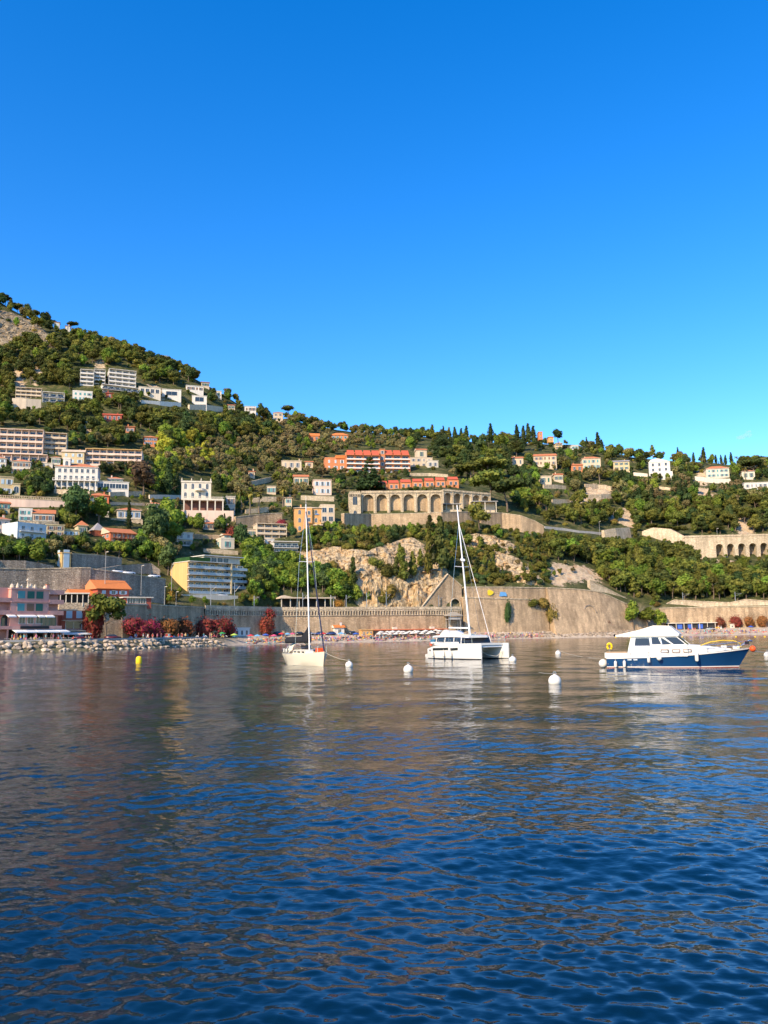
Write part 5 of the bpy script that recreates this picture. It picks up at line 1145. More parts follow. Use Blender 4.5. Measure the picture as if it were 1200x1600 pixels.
for a, c in zip(SP[:-1], SP[1:]):
    d = c - a; L = d.length; d /= L; n = Vector((-d.y, d.x, 0)); dist += L
    while dist > 0:
        dist -= 1.3
        for row in range(3):
            if R.random() < .12: continue
            p = a + d * R.random() * L + n * (0.1 + row * 1.5 + R.uniform(-.5, .5)); sc_ = R.uniform(.45, 1.15) * (1.0 if a.y < 250 else .85)
            o = link('stone', R.choice(STN), bw, Vector((p.x, p.y, .15 + row * .95 + R.uniform(-.2, .35))) - bw.location, R.random() * 6.28); o.scale = (sc_,) * 3; o.rotation_euler = (R.uniform(-.5, .5), R.uniform(-.5, .5), R.random() * 6.28)
# rubble under the big walls: too small to tell apart
V = []; Fc = []; off = 0
src = [(np.array([v.co[:] for v in m.vertices]), np.array([p.vertices[:] for p in m.polygons])) for m in [blob(40 + k, 1) for k in range(5)]]
for k in range(420):
    px = R.uniform(725, 1010); t = R.random(); a = shore_pt(px); w = wall_pt(px); p = a.lerp(w, .05 + .6 * t); s_ = R.uniform(.25, .8); v, f = R.choice(src); th = R.random() * 6.28
    rot = np.array([[math.cos(th), -math.sin(th), 0], [math.sin(th), math.cos(th), 0], [0, 0, 1]])
    V.append(v * s_ @ rot.T + np.array([p.x, p.y, ground(p.x, p.y) + s_ * .3])); Fc.append(f + off); off += len(v)
rb = link('rubble', np_mesh('rubble', np.concatenate(V), np.concatenate(Fc), ROCKM, False)); tag(rb, 'pale rubble stones strewn along the foot of the big walls', 'rubble', kind='stuff')
def car_meshes(body):
    b = MB(); prof = [(-2.1, .3), (2.1, .3), (2.15, .62), (2.0, .85), (1.1, .95), (-1.9, .98), (-2.15, .75)]
    b.prism(prof, -.85, .85); body_ = b.mesh('body', body, True)
    c = MB(); c.v += [(1.15, -.8, .94), (1.15, .8, .94), (-1.85, .8, .96), (-1.85, -.8, .96), (.45, -.66, 1.45), (.45, .66, 1.45), (-1.3, .66, 1.47), (-1.3, -.66, 1.47)]
    c.f += [(0, 1, 5, 4), (1, 2, 6, 5), (2, 3, 7, 6), (3, 0, 4, 7), (4, 5, 6, 7)]; c.m += [1, 1, 1, 1, 0]
    return body_, c.mesh('cabin', [body, GLASS])
WH = MB(); WH.tube([(0, -.1, 0), (0, .1, 0)], .32, 12); WH = WH.mesh('wheel', mat('tyre', (.02, .02, .02), .8))
def car(label, p, rz, colm, group):
    bm_, cm_ = car_meshes(colm); r = empty('parked_car', p, rz); tag(r, label, 'car', group); link('body', bm_, r); link('cabin', cm_, r)
    for x in (-1.3, 1.35):
        for y in (-.8, .8): link('wheel', WH, r, (x, y, .32))
CB = mat('black_car_paint', (.015, .016, .02), .25, .05, spec=.6); CBL = mat('blue_car_paint', (.03, .06, .2), .25, .05, spec=.6); CG = mat('silver_car_paint', (.4, .42, .44), .3, .05, spec=.6); CW = mat('white_car_paint', (.75, .75, .74), .3, .04, spec=.6); CRD = mat('dark_red_car_paint', (.12, .015, .02), .3, .05, spec=.6)
GC = 'cars parked along the beach promenade'
for px, m_, lb in ((418, CB, 'black car parked at left end of the beach promenade'), (436, CB, 'black car parked below the bougainvillea bush on promenade'), (470, CB, 'black car parked left of the sailboat mast'), (484, CG, 'silver car parked behind the sailboat boom'), (499, CBL, 'dark blue car parked between mast and forestay'), (517, CBL, 'blue car parked left of the orange roofed hut'), (552, CB, 'black car parked right of the orange roofed hut')):
    p = wall_pt(px, -3.2); p.z = ground(p.x, p.y); q = wall_pt(px + 4, -3.2); car(lb, p, math.atan2(q.y - p.y, q.x - p.x) + (math.pi if px % 2 else 0), m_, GC)
p = wall_pt(1100, -9); p.z = ground(p.x, p.y); car('pale blue car parked before the right beach bar', p, 0, CG, None)
p = at(125, 1001, 236); p.z = 2.75; car('dark red car parked beside the red restaurant', p, .6, CRD, None)
p = at(176, 1001, 238); p.z = 2.75; car('dark red car parked behind the quay pine trunk', p, .6, CRD, None)
for px, py, lb in ((184, 897, 'white car on sloping road, leftmost of three'), (201, 899, 'white car on sloping road, middle of three'), (241, 904, 'white car on sloping road, rightmost of three'), (240 + 108, 934, 'white car below the yellow apartment block')):
    p = at(px, py - 1, 289 if px < 230 else (303 if px < 300 else 338)); car(lb, p, .75, CW, 'white cars on the sloping road')
def parasol_mesh(m):
    b = MB(); n = 8; top = []
    for k in range(n): t = 2 * math.pi * k / n; top.append((1.35 * math.cos(t), 1.35 * math.sin(t), 2.0))
    for k in range(n): b.poly([top[k], top[(k + 1) % n], (0, 0, 2.55)]); b.poly([top[k], top[(k + 1) % n], (top[(k + 1) % n][0], top[(k + 1) % n][1], 1.85), (top[k][0], top[k][1], 1.85)])
    return b.mesh('canopy', m, fix=False)
PP = MB(); PP.tube([(0, 0, -.4), (0, 0, 2.6)], .04, 6); PP = PP.mesh('pole', METAL)
PM = {}
def parasol(px, t, colname, col, label, group, sc_=1.0):
    if colname not in PM: PM[colname] = parasol_mesh(mat(colname + '_parasol', col, .8, .06))
    p = shore_pt(px).lerp(wall_pt(px), t); p.z = ground(p.x, p.y); r = empty('parasol', p, R.random()); r.scale = (sc_,) * 3; tag(r, label, 'parasol', group); link('canopy', PM[colname], r); link('pole', PP, r)
k = 0
ORDN = ['first', 'second', 'third', 'fourth', 'fifth', 'sixth', 'seventh', 'eighth', 'ninth', 'tenth', 'eleventh', 'twelfth', 'thirteenth']
for row, t in enumerate((.30, .42, .54)):
    for i in range(13):
        px = 592 + i * 8.4 + row * 2.7 + R.uniform(-1, 1); parasol(px, t + R.uniform(-.06, .06), 'white', (.68, .64, .57), 'white beach parasol, %s from left in the %s row before the red roof' % (ORDN[i], ('front', 'middle', 'back')[row]), 'rows of white beach parasols', R.uniform(.75, 1.0))
for px, t, cn, col, lb in ((347, .3, 'green', (.05, .3, .08), 'green parasol where the boulders meet the beach'), (336, .4, 'black', (.02, .03, .02), 'dark parasol left of the green parasol'), (366, .3, 'lime', (.45, .6, .1), 'lime parasol right of the green parasol'),
                           (392, .35, 'red', (.6, .04, .05), 'red beach parasol below the pale cabin'), (402, .3, 'lightblue', (.15, .4, .65), 'light blue beach parasol right of the pale cabin'), (415, .4, 'blue', (.05, .12, .45), 'blue beach parasol below the bougainvillea bush'),
                           (428, .3, 'pink', (.7, .1, .2), 'pink beach parasol left of the sailboat'), (440, .35, 'red', (.6, .04, .05), 'red beach parasol just behind the sailboat stern'), (449, .35, 'lightblue', (.15, .4, .65), 'light blue beach parasol behind the sail cover'),
                           (457, .4, 'pink', (.7, .1, .2), 'pink beach parasol behind the sail cover'), (505, .35, 'red', (.6, .04, .05), 'red beach parasol between mast and forestay'), (533, .35, 'lightblue', (.15, .4, .65), 'light blue beach parasol below the orange roofed hut'),
                           (556, .3, 'blue', (.05, .12, .45), 'blue beach parasol left of the orange kiosk'), (578, .2, 'orange', (.8, .35, .05), 'orange beach parasol before the orange kiosk'), (1174, .4, 'blue', (.05, .12, .45), 'blue beach parasol on the right beach'), (1122, .3, 'orange', (.8, .35, .05), 'orange beach parasol on the right beach')):
    parasol(px, t, cn, col, lb, 'single beach parasols')
# bathers: far-off crowd, one mass
def person(b, x, y, z, pose, mi_skin, mi_cl, th):
    c, s_ = math.cos(th), math.sin(th)
    def tf(u, v, w): return (x + c * u - s_ * v, y + s_ * u + c * v, z + w)
    if pose == 'lie': seg = [([(-.85, .1, .12), (0, .1, .16)], [.07, .1], 0), ([(-.85, -.1, .12), (0, -.1, .16)], [.07, .1], 0), ([(0, 0, .18), (.55, 0, .22)], [.17, .2], 1), ([(.7, 0, .25), (.92, 0, .28)], [.1, .11], 0)]
    elif pose == 'sit': seg = [([(.7, .1, .1), (.35, .1, .45), (0, .1, .12)], [.06, .08, .1], 0), ([(.7, -.1, .1), (.35, -.1, .45), (0, -.1, .12)], [.06, .08, .1], 0), ([(0, 0, .1), (-.1, 0, .65)], [.18, .2], 1), ([(-.1, 0, .72), (-.08, 0, .95)], [.1, .11], 0)]
    else: seg = [([(0, .1, 0), (0, .1, .85)], [.06, .1], 0), ([(0, -.1, 0), (0, -.1, .85)], [.06, .1], 0), ([(0, 0, .8), (0, 0, 1.4)], [.17, .2], 1), ([(0, .24, 1.38), (.1, .28, .8)], [.06, .04], 0), ([(0, -.24, 1.38), (.1, -.28, .8)], [.06, .04], 0), ([(0, 0, 1.48), (0, 0, 1.74)], [.09, .11], 0)]
    for pts, rr, w in seg: b.tube([tf(*p) for p in pts], rr, 5, mi_cl if w else mi_skin)
CL = [mat('skin_tan', (.45, .24, .15), .7), mat('skin_fair', (.62, .38, .27), .7)] + [mat('cloth_%d' % i, c, .8) for i, c in enumerate([(.6, .05, .05), (.05, .12, .4), (.75, .72, .68), (.02, .02, .03), (.1, .45, .5), (.7, .5, .1), (.7, .2, .35)])]
b = MB()
for k in range(620):
    px = R.choice([R.uniform(385, 600), R.uniform(385, 600), R.uniform(590, 720), R.uniform(1035, 1198), R.uniform(720, 850)]); p = shore_pt(px).lerp(wall_pt(px), R.uniform(.06, .5)); z = ground(p.x, p.y)
    person(b, p.x, p.y, z, R.choice(['lie', 'lie', 'sit', 'stand']), R.randrange(2), R.randrange(2, 9), R.random() * 6.28)
    if R.random() < .5: c, s_ = math.cos(1), 1; b.box(p.x - 1, p.x + 1, p.y - .45, p.y + .45, z + .02, z + .07, R.randrange(2, 9))
cr = b.obj('beach_crowd', CL, fix=False); tag(cr, 'crowd of bathers and towels on the far beach', 'crowd', kind='stuff')
b = MB()
for k in range(90):
    px = R.uniform(2, 135); x = lx(HOTEL, px); t = Vector((math.cos(HOTEL.yaw), math.sin(HOTEL.yaw), 0)); n = Vector((t.y, -t.x, 0)); p = HOTEL.P + t * x + n * R.uniform(1.2, 5); 
    if R.random() < .6: person(b, p.x, p.y, 2.95, R.choice(['sit', 'stand', 'sit']), R.randrange(2), R.randrange(2, 9), R.random() * 6.28)
    else: b.lathe([(.5, .72), (.5, .76)], 8, 4, (p.x, p.y, 2.75)); b.tube([(p.x, p.y, 2.75), (p.x, p.y, 3.47)], .05, 5, 5)
cr = b.obj('terrace_guests', CL, fix=False); tag(cr, 'seated guests and tables crowding the restaurant terrace on the quay', 'crowd', kind='stuff')
b = MB()
for k in range(70):
    px = R.uniform(200, 365); p = shore_pt(px).lerp(wall_pt(px), R.uniform(.35, .8)); z = ground(p.x, p.y)
    if R.random() < .5: person(b, p.x, p.y, z, 'stand', R.randrange(2), R.randrange(2, 9), R.random() * 6.28)
    else: b.tube([(p.x, p.y - .5, z + .3), (p.x, p.y - .5, z + .34)], .3, 8, 5); b.tube([(p.x + .9, p.y - .5, z + .3), (p.x + .9, p.y - .5, z + .34)], .3, 8, 5); b.tube([(p.x, p.y - .5, z + .4), (p.x + .4, p.y - .5, z + .8), (p.x + .9, p.y - .5, z + .5)], .12, 6, R.randrange(2, 9))
cr = b.obj('promenade_crowd', CL, fix=False); tag(cr, 'people and parked scooters along the quay below the bougainvillea', 'crowd', kind='stuff')

# ------------------------------------------------------------------ boats (x to the bow, z up from the waterline)
GEL = mat('white_gelcoat', (.70, .67, .61), .28, .04, .5, spec=.5); GELC = mat('cream_gelcoat', (.70, .62, .47), .3, .05, .5, spec=.5)
NAVY = mat('blue_hull_paint', (.008, .05, .14), .22, .08, .5, spec=.5); ANTI = mat('red_antifouling', (.26, .06, .035), .7, .2, 2); SMOKE = mat('smoked_glass', (.02, .026, .03), .05, .05, spec=.6)
CANV = mat('cream_canvas', (.74, .66, .48), .85, .06, 1.5); BLKC = mat('black_canvas', (.014, .014, .017), .8, .15, 2); STEEL = mat('stainless_steel', (.62, .62, .62), .22, .04, metal=.9)
ALU = mat('white_spar', (.78, .77, .75), .35, .04); ORNG = mat('orange_float', (.80, .10, .02), .5, .08); YELF = mat('yellow_float', (.85, .55, .01), .5, .06); ROPE = mat('cream_rope', (.60, .54, .42), .9, .1); TEAK = mat('pale_teak', (.48, .32, .2), .7, .15, 3); FEND = mat('white_fender', (.70, .66, .58), .5, .08, 3)
HYP = mat('yellow_hose', (.75, .5, .03), .5); BBOX = mat('blue_cover', (.04, .16, .26), .7); NAVC = mat('navy_canvas', (.02, .025, .06), .8)
def loft(stations, mats, name='hull', parent=None, bands=None, deck=0):
    """stations: list of (x, [(halfwidth, z) from keel to sheer]); bands: material for each strip"""
    b = MB(); ns = len(stations[0][1])
    for sgn in (1, -1):
        rows = [[(x, sgn * w, z) for w, z in prof] for x, prof in stations]; base = len(b.v)
        for r_ in rows: b.v += r_
        for i in range(len(rows) - 1):
            for k in range(ns - 1): b.f.append((base + i * ns + k, base + i * ns + k + 1, base + (i + 1) * ns + k + 1, base + (i + 1) * ns + k)); b.m.append((bands or [0] * ns)[k])
    x, prof = stations[0]; b.poly([(x, w, z) for w, z in prof] + [(x, -w, z) for w, z in reversed(prof)], 0 if not bands else bands[-2] if len(bands) > 1 else 0)
    for (x0, p0), (x1, p1) in zip(stations[:-1], stations[1:]): b.poly([(x0, p0[-1][0], p0[-1][1] - .02), (x1, p1[-1][0], p1[-1][1] - .02), (x1, -p1[-1][0], p1[-1][1] - .02), (x0, -p0[-1][0], p0[-1][1] - .02)], deck)
    return b.obj(name, mats, parent, smooth=False)
def shade_auto(o): 
    o.data.polygons.foreach_set('use_smooth', [True] * len(o.data.polygons)); o.data.set_sharp_from_angle(angle=math.radians(35)); return o
def fender(root, x, y, z, l=.55, r=.12, ball=False):
    prof = [(.02, 0)] + [(r * math.sin(math.pi * k / 8), r - r * math.cos(math.pi * k / 8)) for k in range(1, 8)] + [(.02, 2 * r)] if ball else [(.03, 0), (r * .8, .04), (r, .12), (r, l - .12), (r * .8, l - .04), (.03, l)]
    f = MB().lathe(prof, 12).obj('fender', FEND, root, smooth=True, loc=(x, y, z)); MB().tube([(0, 0, (2 * r if ball else l) - .02), (0, -.02 * (1 if y > 0 else -1), .45 + l * .7)], .012, 5).obj('fender_line', ROPE, f)
def rails(root, pts, h, lines=2, name='guard_rail', every=1.3, rad=.018):
    b = MB(); U = Vector((0, 0, 1)); P = [Vector(p) for p in pts]
    for k in range(1, lines + 1): b.tube([p + U * h * k / lines for p in P], rad, 6)
    for a, c in zip(P[:-1], P[1:]):
        n = max(1, round((c - a).length / every))
        for k in range(n + 1): p = a.lerp(c, k / n); b.tube([p, p + U * h], rad, 6)
    b.obj(name, STEEL, root)
def place_boat(name, label, stern_px, stern_y, heading, L, cat):
    """stern waterline point seen at a photo pixel; heading in degrees from +X, negative = towards the camera"""
    p = on_water(stern_px, stern_y); h = math.radians(heading); c = p + Vector((math.cos(h), math.sin(h), 0)) * L / 2
    r = empty(name, (c.x, c.y, 0), h); tag(r, label, cat); return r
# --- motor yacht
Y_ = place_boat('motor_yacht', 'navy blue and white motor yacht with covered flybridge moored at right', 953, 1042.5, -24, 10.6, 'motor yacht')
ST = []
for x, bs, zs, bw in ((-5.3, 1.55, .82, 1.45), (-4, 1.68, .84, 1.55), (-2, 1.78, .90, 1.62), (0, 1.78, .99, 1.55), (1.6, 1.66, 1.1, 1.28), (3, 1.36, 1.23, .86), (4.1, .98, 1.34, .45), (4.9, .55, 1.43, .16), (5.45, .06, 1.5, .02)):
    xo = x if x < 4 else x; wl = x - (0 if x < 3 else (x - 3) * .28)
    ST.append((x, [(0.01, -.55 if x < 4 else -.3), (bw * .8, -.32), (bw, -.06), (bw * 1.0, .06), (bw * 1.01 + .005, .13), (bs - (bs - bw) * .45, zs * .62), (bs - .02, zs - .10), (bs + .03, zs - .09), (bs + .03, zs)]))
# raked stem: pull the lower points of the bow sections aft
ST2 = []
for x, prof in ST:
    rake = max(0, x - 2.5) / 2.95; ST2.append((x, prof))
b = MB(); ns = len(ST[0][1]); bands = [2, 2, 2, 1, 0, 0, 1, 1]
for sgn in (1, -1):
    base = len(b.v)
    for x, prof in ST:
        zs = prof[-1][1]; rk = max(0, x - 2.2) / 3.25
        for w, z in prof: b.v.append((x - rk * .95 * max(0, min(1.4, (zs - z) / zs)), sgn * w, z))
    for i in range(len(ST) - 1):
        for k in range(ns - 1): b.f.append((base + i * ns + k, base + i * ns + k + 1, base + (i + 1) * ns + k + 1, base + (i + 1) * ns + k)); b.m.append(bands[k])
b.poly([(-5.3, w, z) for w, z in ST[0][1]] + [(-5.3, -w, z) for w, z in reversed(ST[0][1])], 0)
shade_auto(b.obj('hull', [NAVY, GEL, ANTI], Y_))
dk = MB()
for (x0, p0), (x1, p1) in zip(ST[:-1], ST[1:]):
    if x0 >= -3.7 or x1 > -3.7: dk.poly([(x0, p0[-1][0], p0[-1][1] - .01), (x1, p1[-1][0], p1[-1][1] - .01), (x1, -p1[-1][0], p1[-1][1] - .01), (x0, -p0[-1][0], p0[-1][1] - .01)])
dk.obj('deck', GEL, Y_, fix=False)
MB().box(-5.2, -3.7, -1.5, 1.5, .3, .36).obj('cockpit_sole', TEAK, Y_)
MB().box(-5.35, -3.6, -1.62, -1.45, .82, 1.22).box(-5.35, -3.6, 1.45, 1.62, .82, 1.22).box(-5.4, -5.2, -1.6, 1.6, .8, 1.22).obj('cockpit_coaming', GEL, Y_); MB().box(-5.25, -3.65, -1.68, -1.40, 1.22, 1.30).obj('coaming_cap', TEAK, Y_)
MB().box(-4.9, -3.8, -1.2, 1.2, .36, .95).obj('cockpit_seat', CANV, Y_)
# saloon: front and sides raked inwards
def frust(b, xa, xb, ya, z0, xa2, xb2, yb, z1, mi=0):
    o = len(b.v); b.v += [(xa, -ya, z0), (xb, -ya, z0), (xb, ya, z0), (xa, ya, z0), (xa2, -yb, z1), (xb2, -yb, z1), (xb2, yb, z1), (xa2, yb, z1)]
    for q in ((0, 3, 2, 1), (4, 5, 6, 7), (0, 1, 5, 4), (1, 2, 6, 5), (2, 3, 7, 6), (3, 0, 4, 7)): b.f.append(tuple(o + i for i in q)); b.m.append(mi)
    return b
frust(MB(), -3.7, 1.15, 1.48, .8, -3.5, 1.0, 1.40, 1.72).obj('saloon_side', GEL, Y_)
sal = frust(MB(), -3.5, 1.0, 1.40, 1.72, -3.3, .15, 1.30, 2.46).obj('saloon_top', GEL, Y_)
def side_pane(b, pts, y0, y1, z0, z1, sgn, eps=.012):
    for s_ in (sgn,): b.poly([(x, s_ * (y0 + (y1 - y0) * (z - z0) / (z1 - z0) + eps), z) for x, z in pts])
for sgn in (-1, 1):
    for pts in ([(-3.05, 1.76), (-1.85, 1.76), (-1.9, 2.36), (-2.95, 2.36)], [(-1.7, 1.86), (-1.0, 1.86), (-1.2, 2.38), (-1.72, 2.38)], [(-.92, 1.84), (-.2, 1.84), (-.85, 2.32), (-1.02, 2.36)]):
        b = MB(); side_pane(b, pts, 1.40, 1.30, 1.72, 2.46, sgn); b.obj('window', SMOKE, Y_, fix=False)
        fr = MB(); pp = [Vector((x, sgn * (1.40 - .1 * (z - 1.72) / .74 + .015), z)) for x, z in pts]; fr.tube(pp + [pp[0]], .022, 5).obj('window_frame', STEEL if sgn < 0 else GEL, Y_)
    b = MB(); side_pane(b, [(-.05, 1.84), (.78, 1.84), (.22, 2.38), (-.72, 2.38)], 1.40, 1.30, 1.72, 2.46, sgn); b.obj('window', SMOKE, Y_, fix=False)
b = MB()
for k in range(3):
    y0, y1 = -1.22 + .83 * k, -1.22 + .83 * k + .75; f = lambda y, t: (1.0 - .85 * t + .02, y * (1 - .06 * t), 1.72 + .74 * t)
    b.poly([f(y0, .1), f(y1, .1), f(y1, .9), f(y0, .9)])
b.obj('windscreen', SMOKE, Y_, fix=False)
b = MB(); b.tube([(.98, -1.42, 1.74), (.13, -1.33, 2.48)], .04, 6).tube([(.98, 1.42, 1.74), (.13, 1.33, 2.48)], .04, 6).obj('windscreen_post', GEL, Y_)
MB().box(-3.9, .35, -1.42, 1.42, 2.46, 2.54).obj('saloon_roof', GEL, Y_)
fb = MB(); prof = [(-4.5, 2.50), (.30, 2.545), (.42, 2.62), (-.35, 3.30), (-1.55, 3.34), (-2.6, 3.02), (-4.5, 2.60)]
n = len(prof); o = len(fb.v); tap = lambda z: 1.45 - .38 * max(0, z - 2.5) / .84
for sgn in (-1, 1): fb.v += [(x, sgn * tap(z), z) for x, z in prof]
fb.f.append(tuple(range(n))); fb.m.append(0); fb.f.append(tuple(range(2 * n - 1, n - 1, -1))); fb.m.append(0)
for i in range(n): j = (i + 1) % n; fb.f.append((i, n + i, n + j, j)); fb.m.append(0)
fb.obj('flybridge_cover', mat('white_canvas_cover', (.66, .61, .53), .8, .06, 1.5), Y_)
MB().tube([(-2.4, -1.40, 2.68), (-.2, -1.34, 2.72)], .015, 5).tube([(-1.4, -1.1, 3.28), (-1.3, -1.25, 3.0)], .012, 5).obj('cover_seam', STEEL, Y_); MB().lathe([(.05, 0), (.09, .1), (.05, .2)], 8).obj('stern_light', BLKC, Y_, loc=(-4.6, -1.2, 2.5))
cr_ = MB(); rows = []
for x, w, z in ((.95, 1.42, 1.80), (1.8, 1.30, 1.74), (2.8, 1.02, 1.62), (3.7, .68, 1.50), (4.1, .4, 1.44)): rows.append([(x, -w - .12, ST[3][1][-1][1] + .02 if x < 1 else 1.05 + (x - 1) * .1), (x, -w, z - .12), (x, -w * .85, z), (x, w * .85, z), (x, w, z - .12), (x, w + .12, 1.05 + (x - 1) * .1)])
cr_.grid(rows).poly(rows[-1]).obj('coachroof', GEL, Y_, fix=True)
for x in (-.75, .1, .95):
    fr = MB().box(-.3, .3, -.02, .02, -.13, .13).obj('portlight', BROWNSH, Y_, loc=(x, -1.462 - .03, 1.32)); MB().box(-.24, .24, -.015, .015, -.085, .085).obj('pane', GEL, fr, loc=(0, -.012, 0))
MB().box(-.02, .62, -.015, .015, -.06, .06).obj('name_board', mat('pale_grey_board', (.6, .58, .55), .6, .3, 9), Y_, loc=(.35, -1.80, .97))
for x in (-3.45, -3.0): MB().box(-.16, .16, -.01, .01, -.05, .05).obj('registration_mark', mat('white_lettering', (.45, .5, .55), .6, .5, 14), Y_, loc=(x, -1.742, .66))
for x, z, bl in ((-4.55, .02, 0), (-3.85, .05, 0), (-1.95, .42, 0), (-1.15, .58, 1), (1.62, .5, 0)):
    yy = np.interp(x, [a for a, _ in ST], [p[-1][0] for _, p in ST]) + .13; fender(Y_, x, -yy, z, .56 if x < 1 else .75, .12 if x < 0 else .14, bool(bl)) if not bl else fender(Y_, x, -yy - .05, z, .4, .2, True)
MB().lathe([(.02, -.05)] + [(.36 * math.sin(math.pi * k / 10), .33 - .36 * math.cos(math.pi * k / 10)) for k in range(1, 10)] + [(.02, .69)], 16).obj('stern_buoy', FEND, Y_, smooth=True, loc=(-5.68, -.9, 0))
b = MB(); b.tube([(-5.0 + .16 * math.cos(t) * 1.1, -1.5, 1.72 + .24 * math.sin(t)) for t in [math.radians(-60 + 300 * k / 14) for k in range(15)]], .085, 8).obj('lifebuoy', YELF, Y_); MB().tube([(-5, -1.5, 1.2), (-5, -1.5, 1.6)], .02, 5).obj('lifebuoy_bracket', STEEL, Y_)
deckp = lambda x, s_: (x, s_ * (np.interp(x, [a for a, _ in ST], [p[-1][0] for _, p in ST]) - .08), np.interp(x, [a for a, _ in ST], [p[-1][1] for _, p in ST]))
for s_ in (-1, 1): rails(Y_, [deckp(x, s_) for x in (-3.4, -2, -.5, 1, 2.4, 3.6, 4.6)] + [(5.45, 0, 1.5)], .55, 2)
MB().tube([(1.9, -1.1, 1.72), (2.6, -.9, 1.98), (3.5, -.6, 2.1), (4.3, -.35, 2.05), (4.75, -.2, 1.85), (4.8, -.25, 1.62), (4.5, -.3, 1.5)], .035, 6).obj('hose', HYP, Y_)
MB().box(4.2, 4.7, -.3, .3, 1.42, 1.66).box(3.35, 3.75, -.2, .25, 1.5, 1.68).obj('windlass', GEL, Y_); MB().box(2.6, 2.95, -.35, .1, 1.62, 1.68).obj('deck_hatch', SMOKE, Y_)
MB().tube([(4.6, .1, 1.5), (5.2, 0, 1.95), (5.5, 0, 2.1)], .05, 6).tube([(5.35, -.15, 2.05), (5.6, .15, 2.0)], .06, 6).obj('anchor', STEEL, Y_); MB().box(5.1, 5.4, -.12, .12, 1.75, 2.0).obj('outboard', BLKC, Y_)
MB().lathe([(.02, 0)] + [(.24 * math.sin(math.pi * k / 8), .24 - .24 * math.cos(math.pi * k / 8)) for k in range(1, 8)] + [(.02, .48)], 12).obj('bow_float', ORNG, Y_, smooth=True, loc=(5.62, -.12, 1.18))
# --- catamaran
K = place_boat('catamaran', 'white sailing catamaran with dark hull window and bare mast at centre', 691, 1028.2, -57, 10.0, 'catamaran'); K.scale = (.97, .97, 1.0)
for yc in (-2.05, 2.05):
    b = MB(); rows = []
    for x, w, zt, wb in ((-5.2, .55, .5, .48), (-4.6, .62, .62, .56), (-4.55, .66, 1.2, .58), (-3, .76, 1.5, .64), (0, .8, 1.72, .66), (2.5, .72, 1.78, .56), (4.2, .46, 1.8, .32), (5.15, .07, 1.8, .05)):
        rows.append([(x, yc - w, zt), (x, yc - w - .0, zt * .45), (x, yc - wb, .12), (x, yc - wb * .9, -.35), (x, yc + wb * .9, -.35), (x, yc + wb, .12), (x, yc + w, zt * .45), (x, yc + w, zt)])
    b.grid(rows, 0, closed=True); b.poly(rows[0]); b.poly(rows[-1]); h = b.obj('hull', GEL, K); shade_auto(h)
    bt = MB(); rw = [[(r_[2][0], r_[2][1] - .012, .12), (r_[2][0], r_[2][1] - .012, -.05)] for r_ in rows[1:]]; rw2 = [[(r_[5][0], r_[5][1] + .012, .12), (r_[5][0], r_[5][1] + .012, -.05)] for r_ in rows[1:]]; bt.grid(rw).grid(rw2).obj('boot_stripe', BLKC, h, fix=False)
    for sgn in ((-1,) if yc < 0 else (1,)):
        for xa, xb in ((-3.3, -.1), (.3, 1.7)):
            wb = MB(); wb.poly([(x, yc + sgn * (np.interp(x, [-5, -3, 0, 2.5, 4.2], [.6, .76, .8, .72, .46]) + .03), z) for x, z in ((xa, .98), (xb, 1.06), (xb, 1.34), (xa, 1.28))]); wb.obj('hull_window', SMOKE, h, fix=False)
        MB().box(-4.05, -3.8, -.012, .012, -.1, .1).obj('hull_port', SMOKE, h, loc=(0, yc + sgn * .71, 1.0))
MB().box(-4.4, 2.4, -1.6, 1.6, .95, 1.60).obj('bridge_deck', GEL, K); MB().box(-3.6, 4.55, -2.3, 2.3, 1.60, 1.80).obj('foredeck', GEL, K)
b = MB(); frust(b, -3.4, 1.9, 2.25, 1.8, -3.3, 1.5, 2.1, 2.5, 0); b.obj('deckhouse', SMOKE, K)
for x in (-3.35, -1.6, .2, 1.65):
    for s_ in (-1, 1): MB().tube([(x, s_ * 2.25, 1.8), (x * .97, s_ * 2.12, 2.54)], .07, 6).obj('deckhouse_post', GEL, K)
MB().box(-4.4, 1.2, -2.28, -2.2, 1.8, 1.98).box(-4.4, 1.2, 2.2, 2.28, 1.8, 1.98).obj('side_coaming', GEL, K)
rf = MB(); rows = []
for x, w, z in ((-4.3, 2.1, 2.50), (-3.5, 2.3, 2.54), (0, 2.32, 2.56), (1.6, 2.1, 2.50), (2.1, 1.5, 2.44)): rows.append([(x, -w, z), (x, -w * .93, z + .2), (x, w * .93, z + .2), (x, w, z)])
rf.grid(rows, 0, closed=True).poly(rows[0]).poly(rows[-1]).obj('hardtop', GEL, K)
MB().prism([(-3.6, 2.74), (-1.4, 2.74), (-1.7, 3.05), (-2.3, 3.3), (-2.9, 3.2)], -1.5, .8).obj('flybridge', GEL, K); MB().box(-1.3, .2, -1.0, 1.2, 2.74, 2.88).obj('flybridge_seat', CANV, K)
MB().box(-4.6, -3.7, -2.2, -1.3, 1.75, 2.3).obj('cockpit_bin', BBOX, K)
MB().tube([(-4.85 + .0, -1.9, 1.55 + .0), (-4.85, -1.9, 1.95)], .16, 8).obj('life_ring', ORNG, K); MB().box(-4.95, -4.75, -1.3, 1.3, .7, .8).obj('swim_platform', GEL, K)
for s_ in (-1, 1): rails(K, [(-3.3, s_ * 2.72, 1.52), (-1, s_ * 2.80, 1.68), (1.5, s_ * 2.75, 1.76), (4, s_ * 2.5, 1.8)], .6, 2, rad=.014)
for x in (-3.1, -.9, .55): fender(K, x, -2.98, .25, .75, .14)
def world_local(root, p):
    v = Matrix.Rotation(-root.rotation_euler.z, 3, 'Z') @ (Vector(p) - root.location); return Vector((v.x / root.scale.x, v.y / root.scale.y, v.z / root.scale.z))
